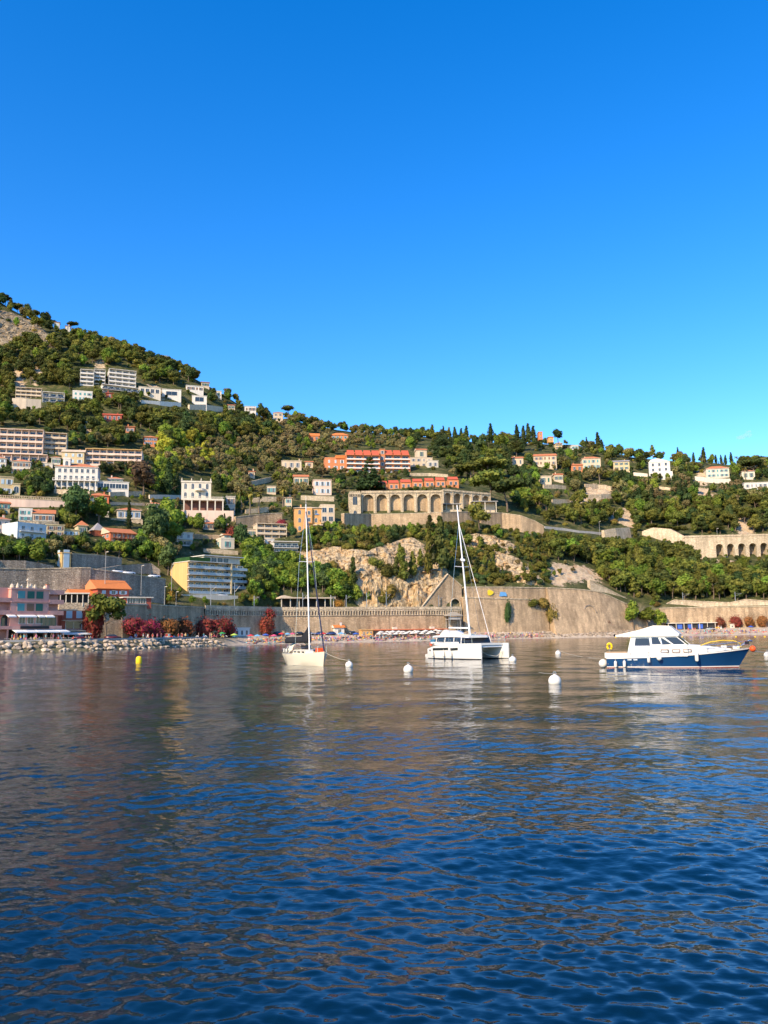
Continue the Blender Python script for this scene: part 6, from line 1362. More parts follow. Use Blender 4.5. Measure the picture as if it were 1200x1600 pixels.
Km = Vector((.55, 0, 2.7)); KW = K.location + Matrix.Rotation(K.rotation_euler.z, 3, 'Z') @ Vector((Km.x * K.scale.x, 0, Km.z))
kt = world_local(K, at(714, 789, KW.y)); MB().tube([Km, kt], [.12, .07], 10).obj('mast', ALU, K)
ml = lambda t: Km.lerp(kt, t)
MB().tube([ml(.055), ml(.055) + Vector((-4.0, 0, .1))], .09, 8).obj('boom', ALU, K)
for s_ in (-1, 1): MB().tube([ml(.52), ml(.52) + Vector((-.3, s_ * 1.1, .05))], .04, 6).obj('spreader', ALU, K)
for s_ in (-1, 1): MB().tube([ml(.86), ml(.52) + Vector((-.3, s_ * 1.1, .05)), (-.4, s_ * 2.6, 1.75)], .018, 5).obj('shroud', STEEL, K)
MB().tube([ml(.86), (4.45, 0, 1.85)], .028, 6).obj('forestay', ALU, K); MB().tube([ml(.57), ml(.57) + Vector((.1, 0, .1))], .3, 10).obj('radar', ALU, K)
MB().tube([(4.4, -1.7, 1.0), (4.2, -.4, .5), (4.3, .9, .3), (4.6, 1.6, .9)], .035, 6).obj('mooring_bridle', ROPE, K); MB().box(4.25, 4.45, -1.7, 1.7, 1.35, 1.55).obj('crossbeam', ALU, K)
# --- sailboat
S_ = place_boat('sailboat', 'cream sailing yacht with black boom cover moored left of centre', 455, 1037.0, -64, 9.8, 'sailboat')
ST = []
for x, bs, zs, bw in ((-4.9, 1.05, 1.12, .62), (-4.0, 1.28, 1.10, 1.0), (-2, 1.58, 1.10, 1.36), (0, 1.64, 1.14, 1.4), (1.8, 1.42, 1.2, 1.08), (3.3, .92, 1.28, .6), (4.3, .44, 1.35, .22), (4.9, .04, 1.4, .02)):
    ST.append((x, [(.01, -.5), (bw * .6, -.35), (bw, .0), (bw + (bs - bw) * .4, zs * .4), (bs - .02, zs * .8), (bs, zs)]))
b = MB(); ns = 6
for sgn in (1, -1):
    base = len(b.v)
    for x, prof in ST:
        zs = prof[-1][1]; rk = max(0, x - 2) / 2.9 * .35; ra = -max(0, -x - 3.5) / 1.4 * .75
        for w, z in prof: b.v.append((x - (rk + ra) * max(0, min(1.3, (zs - z) / zs)), sgn * w, z))
    for i in range(len(ST) - 1):
        for k in range(ns - 1): b.f.append((base + i * ns + k, base + i * ns + k + 1, base + (i + 1) * ns + k + 1, base + (i + 1) * ns + k)); b.m.append(0)
b.poly([b.v[k] for k in range(ns)] + [b.v[len(ST) * ns + k] for k in reversed(range(ns))])
for (x0, p0), (x1, p1) in zip(ST[:-1], ST[1:]): b.poly([(x0, p0[-1][0], p0[-1][1] - .015), (x1, p1[-1][0], p1[-1][1] - .015), (x1, -p1[-1][0], p1[-1][1] - .015), (x0, -p0[-1][0], p0[-1][1] - .015)])
shade_auto(b.obj('hull', GELC, S_))
b = MB(); rows = []
for x, w, z in ((-1.5, 1.0, 1.55), (.2, .98, 1.6), (1.6, .78, 1.55), (2.7, .4, 1.4)): rows.append([(x, -w - .1, 1.1), (x, -w, z - .08), (x, -w * .8, z), (x, w * .8, z), (x, w, z - .08), (x, w + .1, 1.1)])
b.grid(rows).poly(rows[0]).poly(rows[-1]).obj('coachroof', GELC, S_)
for s_ in (-1, 1):
    for xa in (-1.0, .1, 1.0): MB().box(-.3, .3, -.012, .012, -.07, .07).obj('cabin_window', SMOKE, S_, loc=(xa + .2, s_ * (1.05 if xa < 1 else .93), 1.34))
b = MB(); rows = []
for k in range(9):
    t = math.pi * k / 8; rows.append([(-1.3 - .1, 1.12 * math.cos(t), 1.55 + .85 * math.sin(t)), (-2.6, 1.2 * math.cos(t), 1.15 + 1.3 * math.sin(t))])
b.grid(rows).obj('sprayhood', CANV, S_, fix=False, smooth=True)
b = MB(); b.tube([(r_[1][0], r_[1][1], r_[1][2]) for r_ in rows], .03, 6).obj('sprayhood_bow', GEL, S_); MB().tube([(-3.6, 1.15 * math.cos(math.pi * k / 8), 1.15 + 1.0 * math.sin(math.pi * k / 8)) for k in range(9)], .03, 6).obj('bimini_bow', GEL, S_)
MB().box(-4.6, -2.6, -.75, .75, .7, .75).obj('cockpit_sole', TEAK, S_)
for s_ in (-1, 1): rails(S_, [(-4.7, s_ * 1.05, 1.12), (-2.5, s_ * 1.5, 1.1), (0, s_ * 1.58, 1.14), (2, s_ * 1.33, 1.21), (4.2, s_ * .48, 1.35)], .6, 2, rad=.013)
b = MB(); b.tube([(4.2, -.48, 1.35), (4.2, -.45, 2.0), (4.85, 0, 2.05), (4.2, .45, 2.0), (4.2, .48, 1.35)], .022, 6).obj('pulpit', STEEL, S_)
for k, x in enumerate((-4.2, -3.6, -3.0, -2.4)): MB().lathe([(.03, 0), (.1, .05), (.1, .4), (.03, .45)], 8).obj('fender', (NAVC, FEND)[k % 2], S_, loc=(x, -np.interp(x, [-4.9, -4, -2], [1.05, 1.28, 1.58]) + .1, 1.25))
MB().box(-.9, .3, -.35, .35, 1.6, 2.0).obj('life_raft', BLKC, S_); MB().box(3.2, 3.9, -.3, .3, 1.3, 1.75).obj('bow_gear', ORNG, S_); MB().box(2.4, 3.0, -.25, .25, 1.42, 1.6).obj('deck_bag', NAVC, S_)
Sm = Vector((.7, 0, 1.5)); SW = S_.location + Matrix.Rotation(S_.rotation_euler.z, 3, 'Z') @ Sm; stp = world_local(S_, at(478, 788, SW.y)); sm_ = lambda t: Sm.lerp(stp, t)
MB().tube([Sm, stp], [.085, .055], 10).obj('mast', ALU, S_)
be = world_local(S_, at(447, 1003, SW.y + 2.5)); bo = sm_(.06)
MB().tube([bo, be], .08, 8).obj('boom', ALU, S_)
b = MB(); cov = []
for k in range(10):
    t = k / 9; c = bo.lerp(be, t); hgt = .5 + 1.25 * max(0, 1 - t / .35) ** 1.3; w = .26 - .06 * t + .06 * math.sin(k * 1.9)
    cov.append([c + Vector((0, -w * .8, -.16)), c + Vector((0, -w, .08)), c + Vector((0, -w * .4, hgt * .7)), c + Vector((0, 0, hgt)), c + Vector((0, w * .4, hgt * .7)), c + Vector((0, w, .08)), c + Vector((0, w * .8, -.16))])
b.grid(cov, 0, closed=True).poly(cov[0]).poly(cov[-1]).obj('boom_cover', BLKC, S_, smooth=True)
for s_ in (-1, 1): MB().tube([sm_(.60), sm_(.60) + Vector((-.15, s_ * .85, .03))], .035, 6).obj('spreader', ALU, S_)
for s_ in (-1, 1): MB().tube([sm_(.97), sm_(.60) + Vector((-.15, s_ * .85, .03)), (.4, s_ * 1.5, 1.15)], .014, 5).obj('shroud', STEEL, S_)
MB().tube([sm_(.95), (4.75, 0, 1.45)], [.05, .08], 8).obj('furled_genoa', NAVC, S_); MB().tube([sm_(1), (-4.85, 0, 1.2)], .012, 5).obj('backstay', STEEL, S_); MB().tube([stp, stp + Vector((0, 0, .9))], .015, 5).obj('antenna', ALU, S_)

# ------------------------------------------------------------------ buoys and mooring lines
def buoy(px, py, r, label, m=FEND, tall=False, group='white mooring buoys'):
    p = on_water(px, py); o = empty('mooring_buoy', (p.x, p.y, 0)); tag(o, label, 'buoy', group)
    if tall: MB().lathe([(r * .9, -.3), (r, 0), (r, r * 1.2), (r * .86, r * 1.7), (r * .45, r * 2.0), (.02, r * 2.1)], 18).obj('float', m, o, smooth=True)
    else: MB().lathe([(.02, -r * .6)] + [(r * math.sin(math.pi * k / 14), r * .45 - r * math.cos(math.pi * k / 14)) for k in range(2, 14)] + [(.06, r * 1.46), (.05, r * 1.54), (.02, r * 1.56)], 18).obj('float', m, o, smooth=True); MB().tube([(.09 * math.cos(t), 0, r * 1.66 + .09 * math.sin(t)) for t in [2 * math.pi * k / 10 for k in range(11)]], .02, 5).obj('ring', STEEL, o)
    return o
b1 = buoy(545.5, 1042, .36, 'white round buoy tied to the sailboat bow'); b2 = buoy(638, 1050, .39, 'white round buoy left of the catamaran'); b3 = buoy(801, 1034, .38, 'white round buoy touching the catamaran right bow'); b4 = buoy(872, 1023, .36, 'small white buoy between catamaran and motor yacht')
b5 = buoy(867, 1069, .37, 'largest white buoy in open water before the motor yacht'); b6 = buoy(1199, 1026, .34, 'white buoy at the right photo edge beyond the yacht bow')
buoy(217, 1035, .38, 'yellow cylindrical buoy near the left quay', YELF, True, None)
for k, px in enumerate((962, 985, 1013, 1040, 1052, 1066, 1150, 1180, 1195)): 
    o = buoy(px, 996.5 - k * .12, .28, 'tiny yellow swim line buoy off the right beach, %s from left' % ORDN[k], YELF, False, 'yellow swim line buoys')
def line(name, label, a, c, sag=.4, r=.015):
    a, c = Vector(a), Vector(c); pts = [a.lerp(c, t / 10) - Vector((0, 0, sag * 4 * (t / 10) * (1 - t / 10))) for t in range(11)]; pts = [p if p.z > -.05 else Vector((p.x, p.y, -.05)) for p in pts]; o = pts[0].copy()
    q = MB().tube([p - o for p in pts], r, 6).obj(name, ROPE, loc=o); tag(q, label, 'rope')
wl = lambda root, v: root.location + Matrix.Rotation(root.rotation_euler.z, 3, 'Z') @ Vector(v)
line('mooring_rope', 'cream mooring rope from sailboat bow to its buoy', wl(S_, (4.85, 0, 1.35)), b1.location + Vector((0, 0, .6)), .15)
line('mooring_rope', 'pale rope from motor yacht bow to the buoy at right edge', wl(Y_, (5.4, 0, 1.35)), b6.location + Vector((0, 0, .5)), .1, .028)
line('mooring_rope', 'slack rope trailing right from the small white buoy', b4.location + Vector((0, 0, .6)), on_water(945, 1030) + Vector((0, 0, .1)), .3)
line('mooring_rope', 'thin slack rope trailing left from the largest buoy', b5.location + Vector((0, 0, .62)), on_water(842, 1056) + Vector((0, 0, .25)), .05, .012)
line('mooring_rope', 'slack rope between left catamaran buoy and catamaran', b2.location + Vector((0, 0, .65)), on_water(668, 1042) + Vector((0, 0, .1)), .1, .02)

# ------------------------------------------------------------------ trees
PINE_D = leafmat('dark_pine_needles', (0.049, 0.071, 0.018), (0.124, 0.133, 0.033)); PINE_M = leafmat('pine_needles', (0.088, 0.109, 0.020), (0.219, 0.209, 0.039)); LEAF_G = leafmat('bright_leaves', (0.102, 0.175, 0.022), (0.249, 0.305, 0.043))
LEAF_D = leafmat('dark_leaves', (0.040, 0.073, 0.024), (0.087, 0.126, 0.037)); OLIVE = leafmat('olive_leaves', (0.168, 0.155, 0.061), (0.323, 0.254, 0.106)); CYP = leafmat('cypress_leaves', (0.036, 0.064, 0.021), (0.088, 0.113, 0.033))
YLW = leafmat('yellow_green_leaves', (0.266, 0.310, 0.030), (0.456, 0.438, 0.053)); DRY = leafmat('dry_leaves', (0.130, 0.090, 0.045), (0.220, 0.150, 0.080)); PALMG = leafmat('palm_fronds', (0.155, 0.159, 0.030), (0.367, 0.280, 0.069)); SCRUB = leafmat('scrub_leaves', (0.138, 0.125, 0.028), (0.307, 0.225, 0.053))
MAGENTA = leafmat('magenta_bracts', (.075, .07, .025), (.44, .035, .065), .2); RUST = leafmat('rusty_leaves', (.12, .075, .03), (.40, .10, .05), .25); OCHRE = leafmat('ochre_leaves', (0.380, 0.190, 0.030), (0.500, 0.280, 0.060), .2)
class TM:
    def __init__(s, seed): s.R = np.random.RandomState(seed); s.V = []; s.F = []; s.n = 0
    def leaves(s, c, r, n, size, squash=1.0, shell=(.72, 1.08), up=.35):
        """n small leaf clumps (bent triangles pairs) through the outer part of a lobe"""
        R = s.R; d = R.randn(n, 3); d /= np.linalg.norm(d, axis=1)[:, None]; rad = R.uniform(*shell, n)[:, None] * r
        p = np.array(c) + d * rad * np.array([1, 1, squash]); nrm = d + R.randn(n, 3) * .55 + np.array([0, 0, up]); nrm /= np.linalg.norm(nrm, axis=1)[:, None]
        a = np.cross(nrm, R.randn(n, 3)); a /= np.linalg.norm(a, axis=1)[:, None] + 1e-9; b = np.cross(nrm, a); sz = size * R.uniform(.6, 1.35, n)[:, None]
        k = R.uniform(.5, .9, n)[:, None]; q = np.stack([p - a * sz, p - b * sz * k + nrm * sz * .2, p + a * sz, p + b * sz * k - nrm * sz * .15], 1)
        s.V.append(q.reshape(-1, 3)); s.F.append(np.arange(n * 4).reshape(n, 4) + s.n); s.n += n * 4
    def core(s, c, r, squash=1.0, f=.74):
        R = s.R; t = np.linspace(0, math.pi, 5); ph = np.linspace(0, 2 * math.pi, 8)[:-1]; rows = []
        for a in t:
            for q in ph: rows.append(np.array(c) + r * f * R.uniform(.85, 1.1) * np.array([math.sin(a) * math.cos(q), math.sin(a) * math.sin(q), math.cos(a) * squash]))
        s.V.append(np.array(rows)); m = len(ph)
        fs = [[i * m + k, i * m + (k + 1) % m, (i + 1) * m + (k + 1) % m, (i + 1) * m + k] for i in range(4) for k in range(m)]
        s.F.append(np.array(fs) + s.n); s.n += len(rows)
    def mesh(s, name, m): return np_mesh(name, np.concatenate(s.V), np.concatenate(s.F), m, False)
def pine_crown(seed, m, umb=False):
    """irregular pine, 10 m tall"""
    t = TM(seed); R = t.R; n = 12
    for k in range(n):
        a = 2.4 * k + R.rand(); rr = (R.uniform(.3, 2.7) if not umb else R.uniform(.5, 3.3)); z = R.uniform(3.0, 8.0) if not umb else 7.3 + R.uniform(-.7, .7) - rr * .18; lr = R.uniform(1.3, 2.1) if not umb else R.uniform(1.5, 2.2)
        c = (rr * math.cos(a), rr * math.sin(a), z + (0 if umb else (2.5 - rr) * .45)); sq = .75 if not umb else .58
        t.core(c, lr, sq); t.leaves(c, lr, 70, .38, sq)
    return t.mesh('crown', m)
def tall_pine_crown(seed, m):
    t = TM(seed); R = t.R
    for k in range(12):
        f = k / 11; z = 3.0 + 7 * f; rr = (1 - f) * 1.6 * R.uniform(.5, 1); a = R.rand() * 6.28; lr = 1.75 * (1 - .62 * f) * R.uniform(.8, 1.15); c = (rr * math.cos(a), rr * math.sin(a), z); t.core(c, lr, .8); t.leaves(c, lr, 55, .38, .8)
    return t.mesh('crown', m)
def round_crown(seed, m, low=2.0, w=3.4, h=10, n=13, leaf=.42, per=75):
    t = TM(seed); R = t.R
    for k in range(n):
        d = R.randn(3); d /= np.linalg.norm(d); q = R.uniform(.35, .75); zc = (low + h) / 2; hh = (h - low) / 2; c = (d[0] * w * q, d[1] * w * q, zc + d[2] * hh * q); lr = R.uniform(.32, .48) * min(w, hh) * 1.15; t.core(c, lr); t.leaves(c, lr, per, leaf)
    return t.mesh('crown', m)
def cypress_crown(seed, m):
    t = TM(seed); R = t.R
    for k in range(10):
        f = k / 9; z = .8 + 8.6 * f; lr = (.5 + .75 * math.sin(math.pi * min(1, f * .85 + .18))) * (1 - .45 * f); c = (R.uniform(-.12, .12), R.uniform(-.12, .12), z); t.core(c, lr, 1.5); t.leaves(c, lr, 55, .26, 1.6, up=.8)
    return t.mesh('crown', m)
def cone_crown(seed, m):
    t = TM(seed); R = t.R
    for k in range(9):
        f = k / 8; z = 1.6 + 7.8 * f; w = 3.3 * (1 - f) + .3; n = max(2, int(7 * (1 - f)))
        for i in range(n): a = 6.28 * i / n + R.rand(); c = (w * .62 * math.cos(a), w * .62 * math.sin(a), z - .12 * w); lr = max(.45, w * .42); t.core(c, lr, .42); t.leaves(c, lr, 26, .4, .45)
    return t.mesh('crown', m)
def palm_crown(seed, m):
    t = TM(seed); R = t.R
    for k in range(26):
        a = R.rand() * 6.28; el = R.uniform(-.5, 1.1); L = R.uniform(2.2, 3.0); n = 7; pr = []
        for i in range(n):
            f = i / (n - 1); e = el - 1.5 * f * f; pr.append((L * f * math.cos(a) * math.cos(e * .6), L * f * math.sin(a) * math.cos(e * .6), 8.6 + L * (math.sin(el) * f - .55 * f * f)))
        pr = np.array(pr); sd = np.array([-math.sin(a), math.cos(a), 0]); w = .42 * np.sin(np.linspace(.25, math.pi * .97, n))[:, None]
        q = np.concatenate([pr - sd * w - np.array([0, 0, .12]), pr, pr + sd * w - np.array([0, 0, .12])]); fs = [[i, i + 1, n + i + 1, n + i] for i in range(n - 1)] + [[n + i, n + i + 1, 2 * n + i + 1, 2 * n + i] for i in range(n - 1)]
        t.V.append(q); t.F.append(np.array(fs) + t.n); t.n += 3 * n
    return t.mesh('crown', m)
def bush_crown(seed, m, n=9, h=3.0, w=2.0):
    t = TM(seed); R = t.R; t.leaves((0, 0, h * .5), h * .5, 120, .05 * h, .9, (.8, 1.25))
    for k in range(n): a = R.rand() * 6.28; rr = R.uniform(0, w * .75); c = (rr * math.cos(a), rr * math.sin(a), R.uniform(.3, .62) * h); lr = R.uniform(.3, .45) * h; t.core(c, lr, .85); t.leaves(c, lr, 150, .052 * h, .85)
    return t.mesh('crown', m)
def trunk_mesh(seed, h=7.5, r=.24, limbs=4, wob=.5, mat_=BARK):
    R = random.Random(seed); b = MB(); p = [Vector((wob * math.sin(k * .8 + seed) * k / 6, wob * math.cos(k * .7 + seed * 2) * k / 6, -1.5 + (h + 1.5) * k / 6)) for k in range(7)]
    b.tube(p, [r * (1.15 - .8 * k / 6) for k in range(7)], 7)
    for i in range(limbs):
        a = 2.4 * i + R.random(); s_ = p[3 + i % 3]; L = R.uniform(1.6, 2.8); b.tube([s_, s_ + Vector((math.cos(a) * L * .5, math.sin(a) * L * .5, L * .35)), s_ + Vector((math.cos(a) * L, math.sin(a) * L, L * .6))], [r * .45, r * .3, r * .12], 5)
    return b.mesh('trunk', mat_)
KINDS = {}
def kind(nm, crowns, trunks): KINDS[nm] = (crowns, trunks)
T1 = [trunk_mesh(k) for k in range(4)]; T2 = [trunk_mesh(9, 9, .3, 0, .5, mat('palm_bark', (.2, .15, .11), .9, .3, 3)), trunk_mesh(12, 9, .3, 0, .4, mat('palm_bark', (.2, .15, .11)))]; T3 = [trunk_mesh(20, 3, .2, 3, .3)]
kind('pine', [pine_crown(k, PINE_D) for k in range(3)] + [pine_crown(10 + k, PINE_M) for k in range(3)], T1)
kind('pine_light', [pine_crown(20 + k, PINE_M) for k in range(4)], T1)
kind('umbrella', [pine_crown(30 + k, (PINE_D, PINE_M)[k % 2], True) for k in range(4)], T1)
kind('tall', [tall_pine_crown(40 + k, (PINE_D, PINE_M)[k % 2]) for k in range(4)], T1)
kind('leafy', [round_crown(50 + k, (LEAF_G, LEAF_D, LEAF_G, PINE_M)[k]) for k in range(4)], T1)
kind('dark', [round_crown(60 + k, LEAF_D) for k in range(3)], T1)
kind('bright', [round_crown(65 + k, LEAF_G) for k in range(3)], T1)
kind('olive', [round_crown(70 + k, OLIVE, 3.0, 5.0, 10, 11, .5) for k in range(4)], T1)
kind('cypress', [cypress_crown(80 + k, CYP) for k in range(3)], T3)
kind('cone', [cone_crown(90, LEAF_D), cone_crown(91, CYP)], T1)
kind('palm', [palm_crown(95, PALMG), palm_crown(96, PALMG), palm_crown(97, PALMG)], T2)
kind('yellow', [round_crown(100 + k, YLW, 1.0, 4.2) for k in range(3)], T1)
kind('dry', [round_crown(105, DRY, 3, 3.6, 10, 12, .4, 45)], T1)
kind('scrub', [bush_crown(110 + k, (SCRUB, PINE_M, LEAF_D, SCRUB)[k], 8, 10, 6.5) for k in range(4)], T3)
kind('bougain', [bush_crown(120 + k, MAGENTA, 10, 10, 4.4) for k in range(2)], T3)
kind('rust', [bush_crown(125 + k, RUST, 10, 10, 4.4) for k in range(2)], T3)
kind('ochre', [bush_crown(128, OCHRE, 9, 10, 5)], T3)
NAME = {'pine': 'pine_tree', 'pine_light': 'pine_tree', 'umbrella': 'umbrella_pine', 'tall': 'pine_tree', 'leafy': 'broadleaf_tree', 'dark': 'broadleaf_tree', 'bright': 'broadleaf_tree', 'olive': 'olive_tree', 'cypress': 'cypress_tree', 'cone': 'cedar_tree', 'palm': 'palm_tree', 'yellow': 'broadleaf_tree', 'dry': 'dry_tree', 'scrub': 'shrub', 'bougain': 'bougainvillea', 'rust': 'bougainvillea', 'ochre': 'shrub'}
CATG = {'pine_tree': 'pine tree', 'umbrella_pine': 'pine tree', 'broadleaf_tree': 'tree', 'olive_tree': 'olive tree', 'cypress_tree': 'cypress', 'cedar_tree': 'cedar', 'palm_tree': 'palm tree', 'dry_tree': 'tree', 'shrub': 'shrub', 'bougainvillea': 'shrub'}
TR = random.Random(17)
def tree(kn, p, h, label, group=None, wide=1.0, var=None):
    cs, ts = KINDS[kn]; s_ = h / 10.0; r = empty(NAME[kn], p, TR.random() * 6.28); r.scale = (s_ * wide, s_ * wide, s_); tag(r, label, CATG[NAME[kn]], group)
    link('crown', cs[var % len(cs) if var is not None else TR.randrange(len(cs))], r); link('trunk', TR.choice(ts), r); return r
USED = []; TREC = []
def ptree(kn, px, py, hpx, label, group=None, wide=1.0, Y=None, var=None, z=None):
    """tree whose foot is seen at px, py and which stands hpx photo pixels tall"""
    p = at(px, py, Y) if Y else (hit(px, py) or at(px, py, 720))
    if z is not None: p.z = z
    h = hpx * (p - CAM).dot(CF) / F0; USED.append((px, py, hpx)); TREC.append((px, py, hpx, wide)); return tree(kn, p, h, label, group, wide, var)
# single trees one can point at
ptree('umbrella', 450, 652, 22, 'lone umbrella pine standing out on the skyline above the red complex', wide=1.15)
for px, py, h, lb in ((8, 478, 20, 'tall pine clump leftmost on the top ridge'), (27, 488, 16, 'round pine second from left on the top ridge'), (55, 500, 18, 'wide dark pine on the top ridge above the cliff'), (82, 512, 14, 'small dark pine left of the ridge houses'), (112, 518, 18, 'round pine right of the ridge houses')):
    ptree('umbrella', px, py, h, lb, 'pines on the top left ridge', 1.2)
ptree('dark', 119, 818, 62, 'very tall dark tree left of the round umbrella tree below white villa', wide=1.0)
ptree('bright', 155, 818, 42, 'broad bright green tree right of the tall dark tree', wide=1.35)
ptree('cypress', 134, 816, 46, 'dark cypress between tall dark tree and broad bright tree')
ptree('cypress', 201, 826, 46, 'dark cypress before the white arcade villa')
ptree('dry', 223, 778, 62, 'tall brownish half bare tree right of the white annex', wide=1.0)
ptree('cypress', 263, 773, 60, 'grey brown lone cypress left of the columned villa', wide=1.2)
ptree('bright', 262, 852, 74, 'huge bright green tree left of the columned villa terrace', wide=1.0)
ptree('dark', 243, 862, 80, 'huge ivy green tree right of the terracotta villa', wide=.8)
ptree('bright', 268, 858, 56, 'round green tree below the huge bright tree', wide=1.0)
ptree('dark', 262, 898, 48, 'dark round tree left of the yellow apartment block'); ptree('bright', 228, 878, 32, 'pale green round tree above the grey road wall', wide=1.2)
ptree('bright', 30, 878, 34, 'bright green tree above the garage wall, left one', wide=1.2); ptree('bright', 60, 884, 40, 'bright green tree above the garage wall, right one', wide=1.2); ptree('dark', 5, 876, 26, 'dark green tree at left edge above the garage wall', wide=1.4)
ptree('bright', 165, 868, 24, 'small round tree left of the terracotta villa garden', wide=1.1); ptree('bright', 186, 872, 30, 'rounded tree before the terracotta villa veranda', wide=1.1); ptree('bright', 152, 870, 22, 'clipped green tree below the terracotta turret', wide=1.1)
ptree('dark', 208, 868, 26, 'dark tree right of the terracotta villa veranda', wide=1.1); ptree('bright', 248, 884, 28, 'light green tree at the bend of the grey wall', wide=1.2)
ptree('cone', 578, 768, 56, 'large dark cedar in front of the red apartment complex', wide=1.25, var=0)
ptree('cone', 350, 812, 40, 'spiky araucaria like conifer below the columned villa', wide=.85, var=1)
ptree('umbrella', 766, 792, 66, 'large spreading pine at the right end of the arcade', wide=1.25, var=1); ptree('umbrella', 792, 800, 60, 'dark spreading pine beside the large pine right of arcade', wide=1.2, var=0)
ptree('umbrella', 735, 752, 34, 'flat topped pine above the arcade, left one', wide=1.5, var=1); ptree('umbrella', 765, 748, 40, 'flat topped pine above the arcade, right one', wide=1.5, var=3)
ptree('pine', 748, 832, 52, 'bushy pine in front of the open pavilion', wide=1.0); ptree('tall', 672, 838, 32, 'small pine below the shelter roof'); ptree('tall', 690, 905, 92, 'tall dark pine group climbing the slope left of catamaran mast', wide=.7); ptree('tall', 672, 912, 84, 'tall dark pine left of the tunnel gable slope', wide=.6)
ptree('tall', 552, 930, 50, 'dark twisted pine on the pale cliff face', wide=.75); ptree('tall', 630, 925, 62, 'green pine clinging to the pale cliff right part', wide=.9); ptree('tall', 620, 912, 40, 'shrubby pine at middle of the pale cliff', wide=.9)
for k, (px, py, h) in enumerate(((1021, 834, 18), (1040, 838, 20), (1061, 840, 20))): ptree('umbrella', px, py, h, ('left', 'middle', 'right')[k] + ' one of three umbrella pines above the pale road wall', 'umbrella pines above the road wall', 1.7, var=1)
for px, py, h, lb in ((676, 690, 26, 'dark conifer on the skyline right of red complex'), (702, 688, 20, 'flat topped pine on the skyline'), ):
    ptree('tall', px, py, h, lb)
SKY = [(655, 690, 16), (711, 690, 24), (721, 690, 22), (729, 692, 28), (767, 690, 30), (808, 688, 26), (818, 690, 26), (826, 690, 30), (834, 694, 30), (842, 700, 24), (935, 704, 30), (941, 706, 20), (1084, 722, 16), (1100, 722, 24), (1119, 724, 14), (1127, 724, 14), (1134, 726, 16), (1143, 724, 18)]
for k, (px, py, h) in enumerate(SKY): ptree('cypress', px, py, h, 'cypress standing on the skyline ridge, number %s counted from left' % ['one', 'two', 'three', 'four', 'five', 'six', 'seven', 'eight', 'nine', 'ten', 'eleven', 'twelve', 'thirteen', 'fourteen', 'fifteen', 'sixteen', 'seventeen', 'eighteen'][k], 'skyline cypresses', 1.7)
ptree('umbrella', 1178, 742, 30, 'broad umbrella pine near the right skyline', wide=1.5, var=0); ptree('dark', 872, 690, 20, 'round dark tree on the skyline right of ochre house', wide=1.3); ptree('tall', 1020, 716, 20, 'dark conifer clump on skyline above the white villa', wide=1.2)
for px, py, h, lb in ((377, 802, 38, 'palm left of three beside the columned villa'), (390, 806, 40, 'palm middle of three beside the columned villa'), (405, 802, 36, 'palm right of three beside the columned villa'), (443, 798, 40, 'tall palm above the curved garden wall'), (1098, 728, 18, 'palm near the right skyline cypresses'), (1151, 726, 14, 'palm on the right skyline before umbrella pine'), (995, 716, 12, 'small palm on the skyline left of white villa'), (1165, 750, 22, 'palm beside the low white house at right edge'), (937, 756, 26, 'tall palm below the hipped cream villa'), (95, 870, 22, 'small palm below cream cottages at left'), (405, 690, 16, 'palm in the upper olive slope'), (440, 688, 18, 'tall palm in the upper olive slope')):
    ptree('palm', px, py, h, lb, 'palms on the slope')
# waterfront: quay pine, bougainvilleas, bushes by the railway
QZ = 2.75
ptree('pine_light', 165, 1001, 78, 'spreading pine with pale trunk on the quay beside the red restaurant', wide=1.1, Y=240, var=1, z=QZ); ptree('rust', 146, 1001, 62, 'rust brown ivy column left of the quay pine', wide=.5, Y=243, z=QZ)
GB = 'bougainvilleas along the quay wall'
for px, kn, h, w, lb in ((212, 'bougain', 38, .85, 'magenta bougainvillea right of the quay pine'), (236, 'bougain', 36, .9, 'magenta bougainvillea below the low red building'), (262, 'rust', 35, .9, 'rusty bougainvillea, third from the quay pine'), (288, 'rust', 34, .9, 'rusty bougainvillea at middle of the quay wall'), (318, 'rust', 34, .9, 'orange rusty bougainvillea left of the wall corner'), (338, 'bougain', 33, .9, 'magenta bougainvillea under the arched parapet'), (354, 'bougain', 34, .7, 'small magenta bougainvillea left of tall railway mast')):
    p = wall_pt(px, -4); ptree(kn, px, 996, h, lb, GB, w, Y=p.y, z=ground(p.x, p.y))
p = wall_pt(416, -2.5); ptree('rust', 416, 990, 32, 'tall rusty bougainvillea bush climbing the sea wall', wide=.75, Y=p.y, z=ground(p.x, p.y)); p = wall_pt(420, .3); ptree('bougain', 419, 966, 19, 'magenta bougainvillea top spilling over the arched parapet', wide=1.1, Y=p.y)
for px, h, kn, lb in ((1126, 20, 'bougain', 'magenta bush at right beach, first from left'), (1152, 20, 'rust', 'rusty bush at right beach, second from left'), (1172, 19, 'rust', 'rusty bush at right beach, third from left'), (1192, 20, 'rust', 'reddish bush at right beach, fourth from left'), (950, 18, 'rust', 'reddish bush at foot of the rough wall')):
    p = wall_pt(px, -2.2); ptree(kn, px, 982, h, lb, 'bushes along the right beach wall', .75, Y=p.y, z=ground(p.x, p.y))
ptree('ochre', 530, 951, 16, 'orange dry bush above the sea wall parapet', wide=.9, Y=wall_pt(530, 3).y); ptree('ochre', 262, 944, 30, 'dry palm like bush left of yellow block', wide=.6, Y=300)
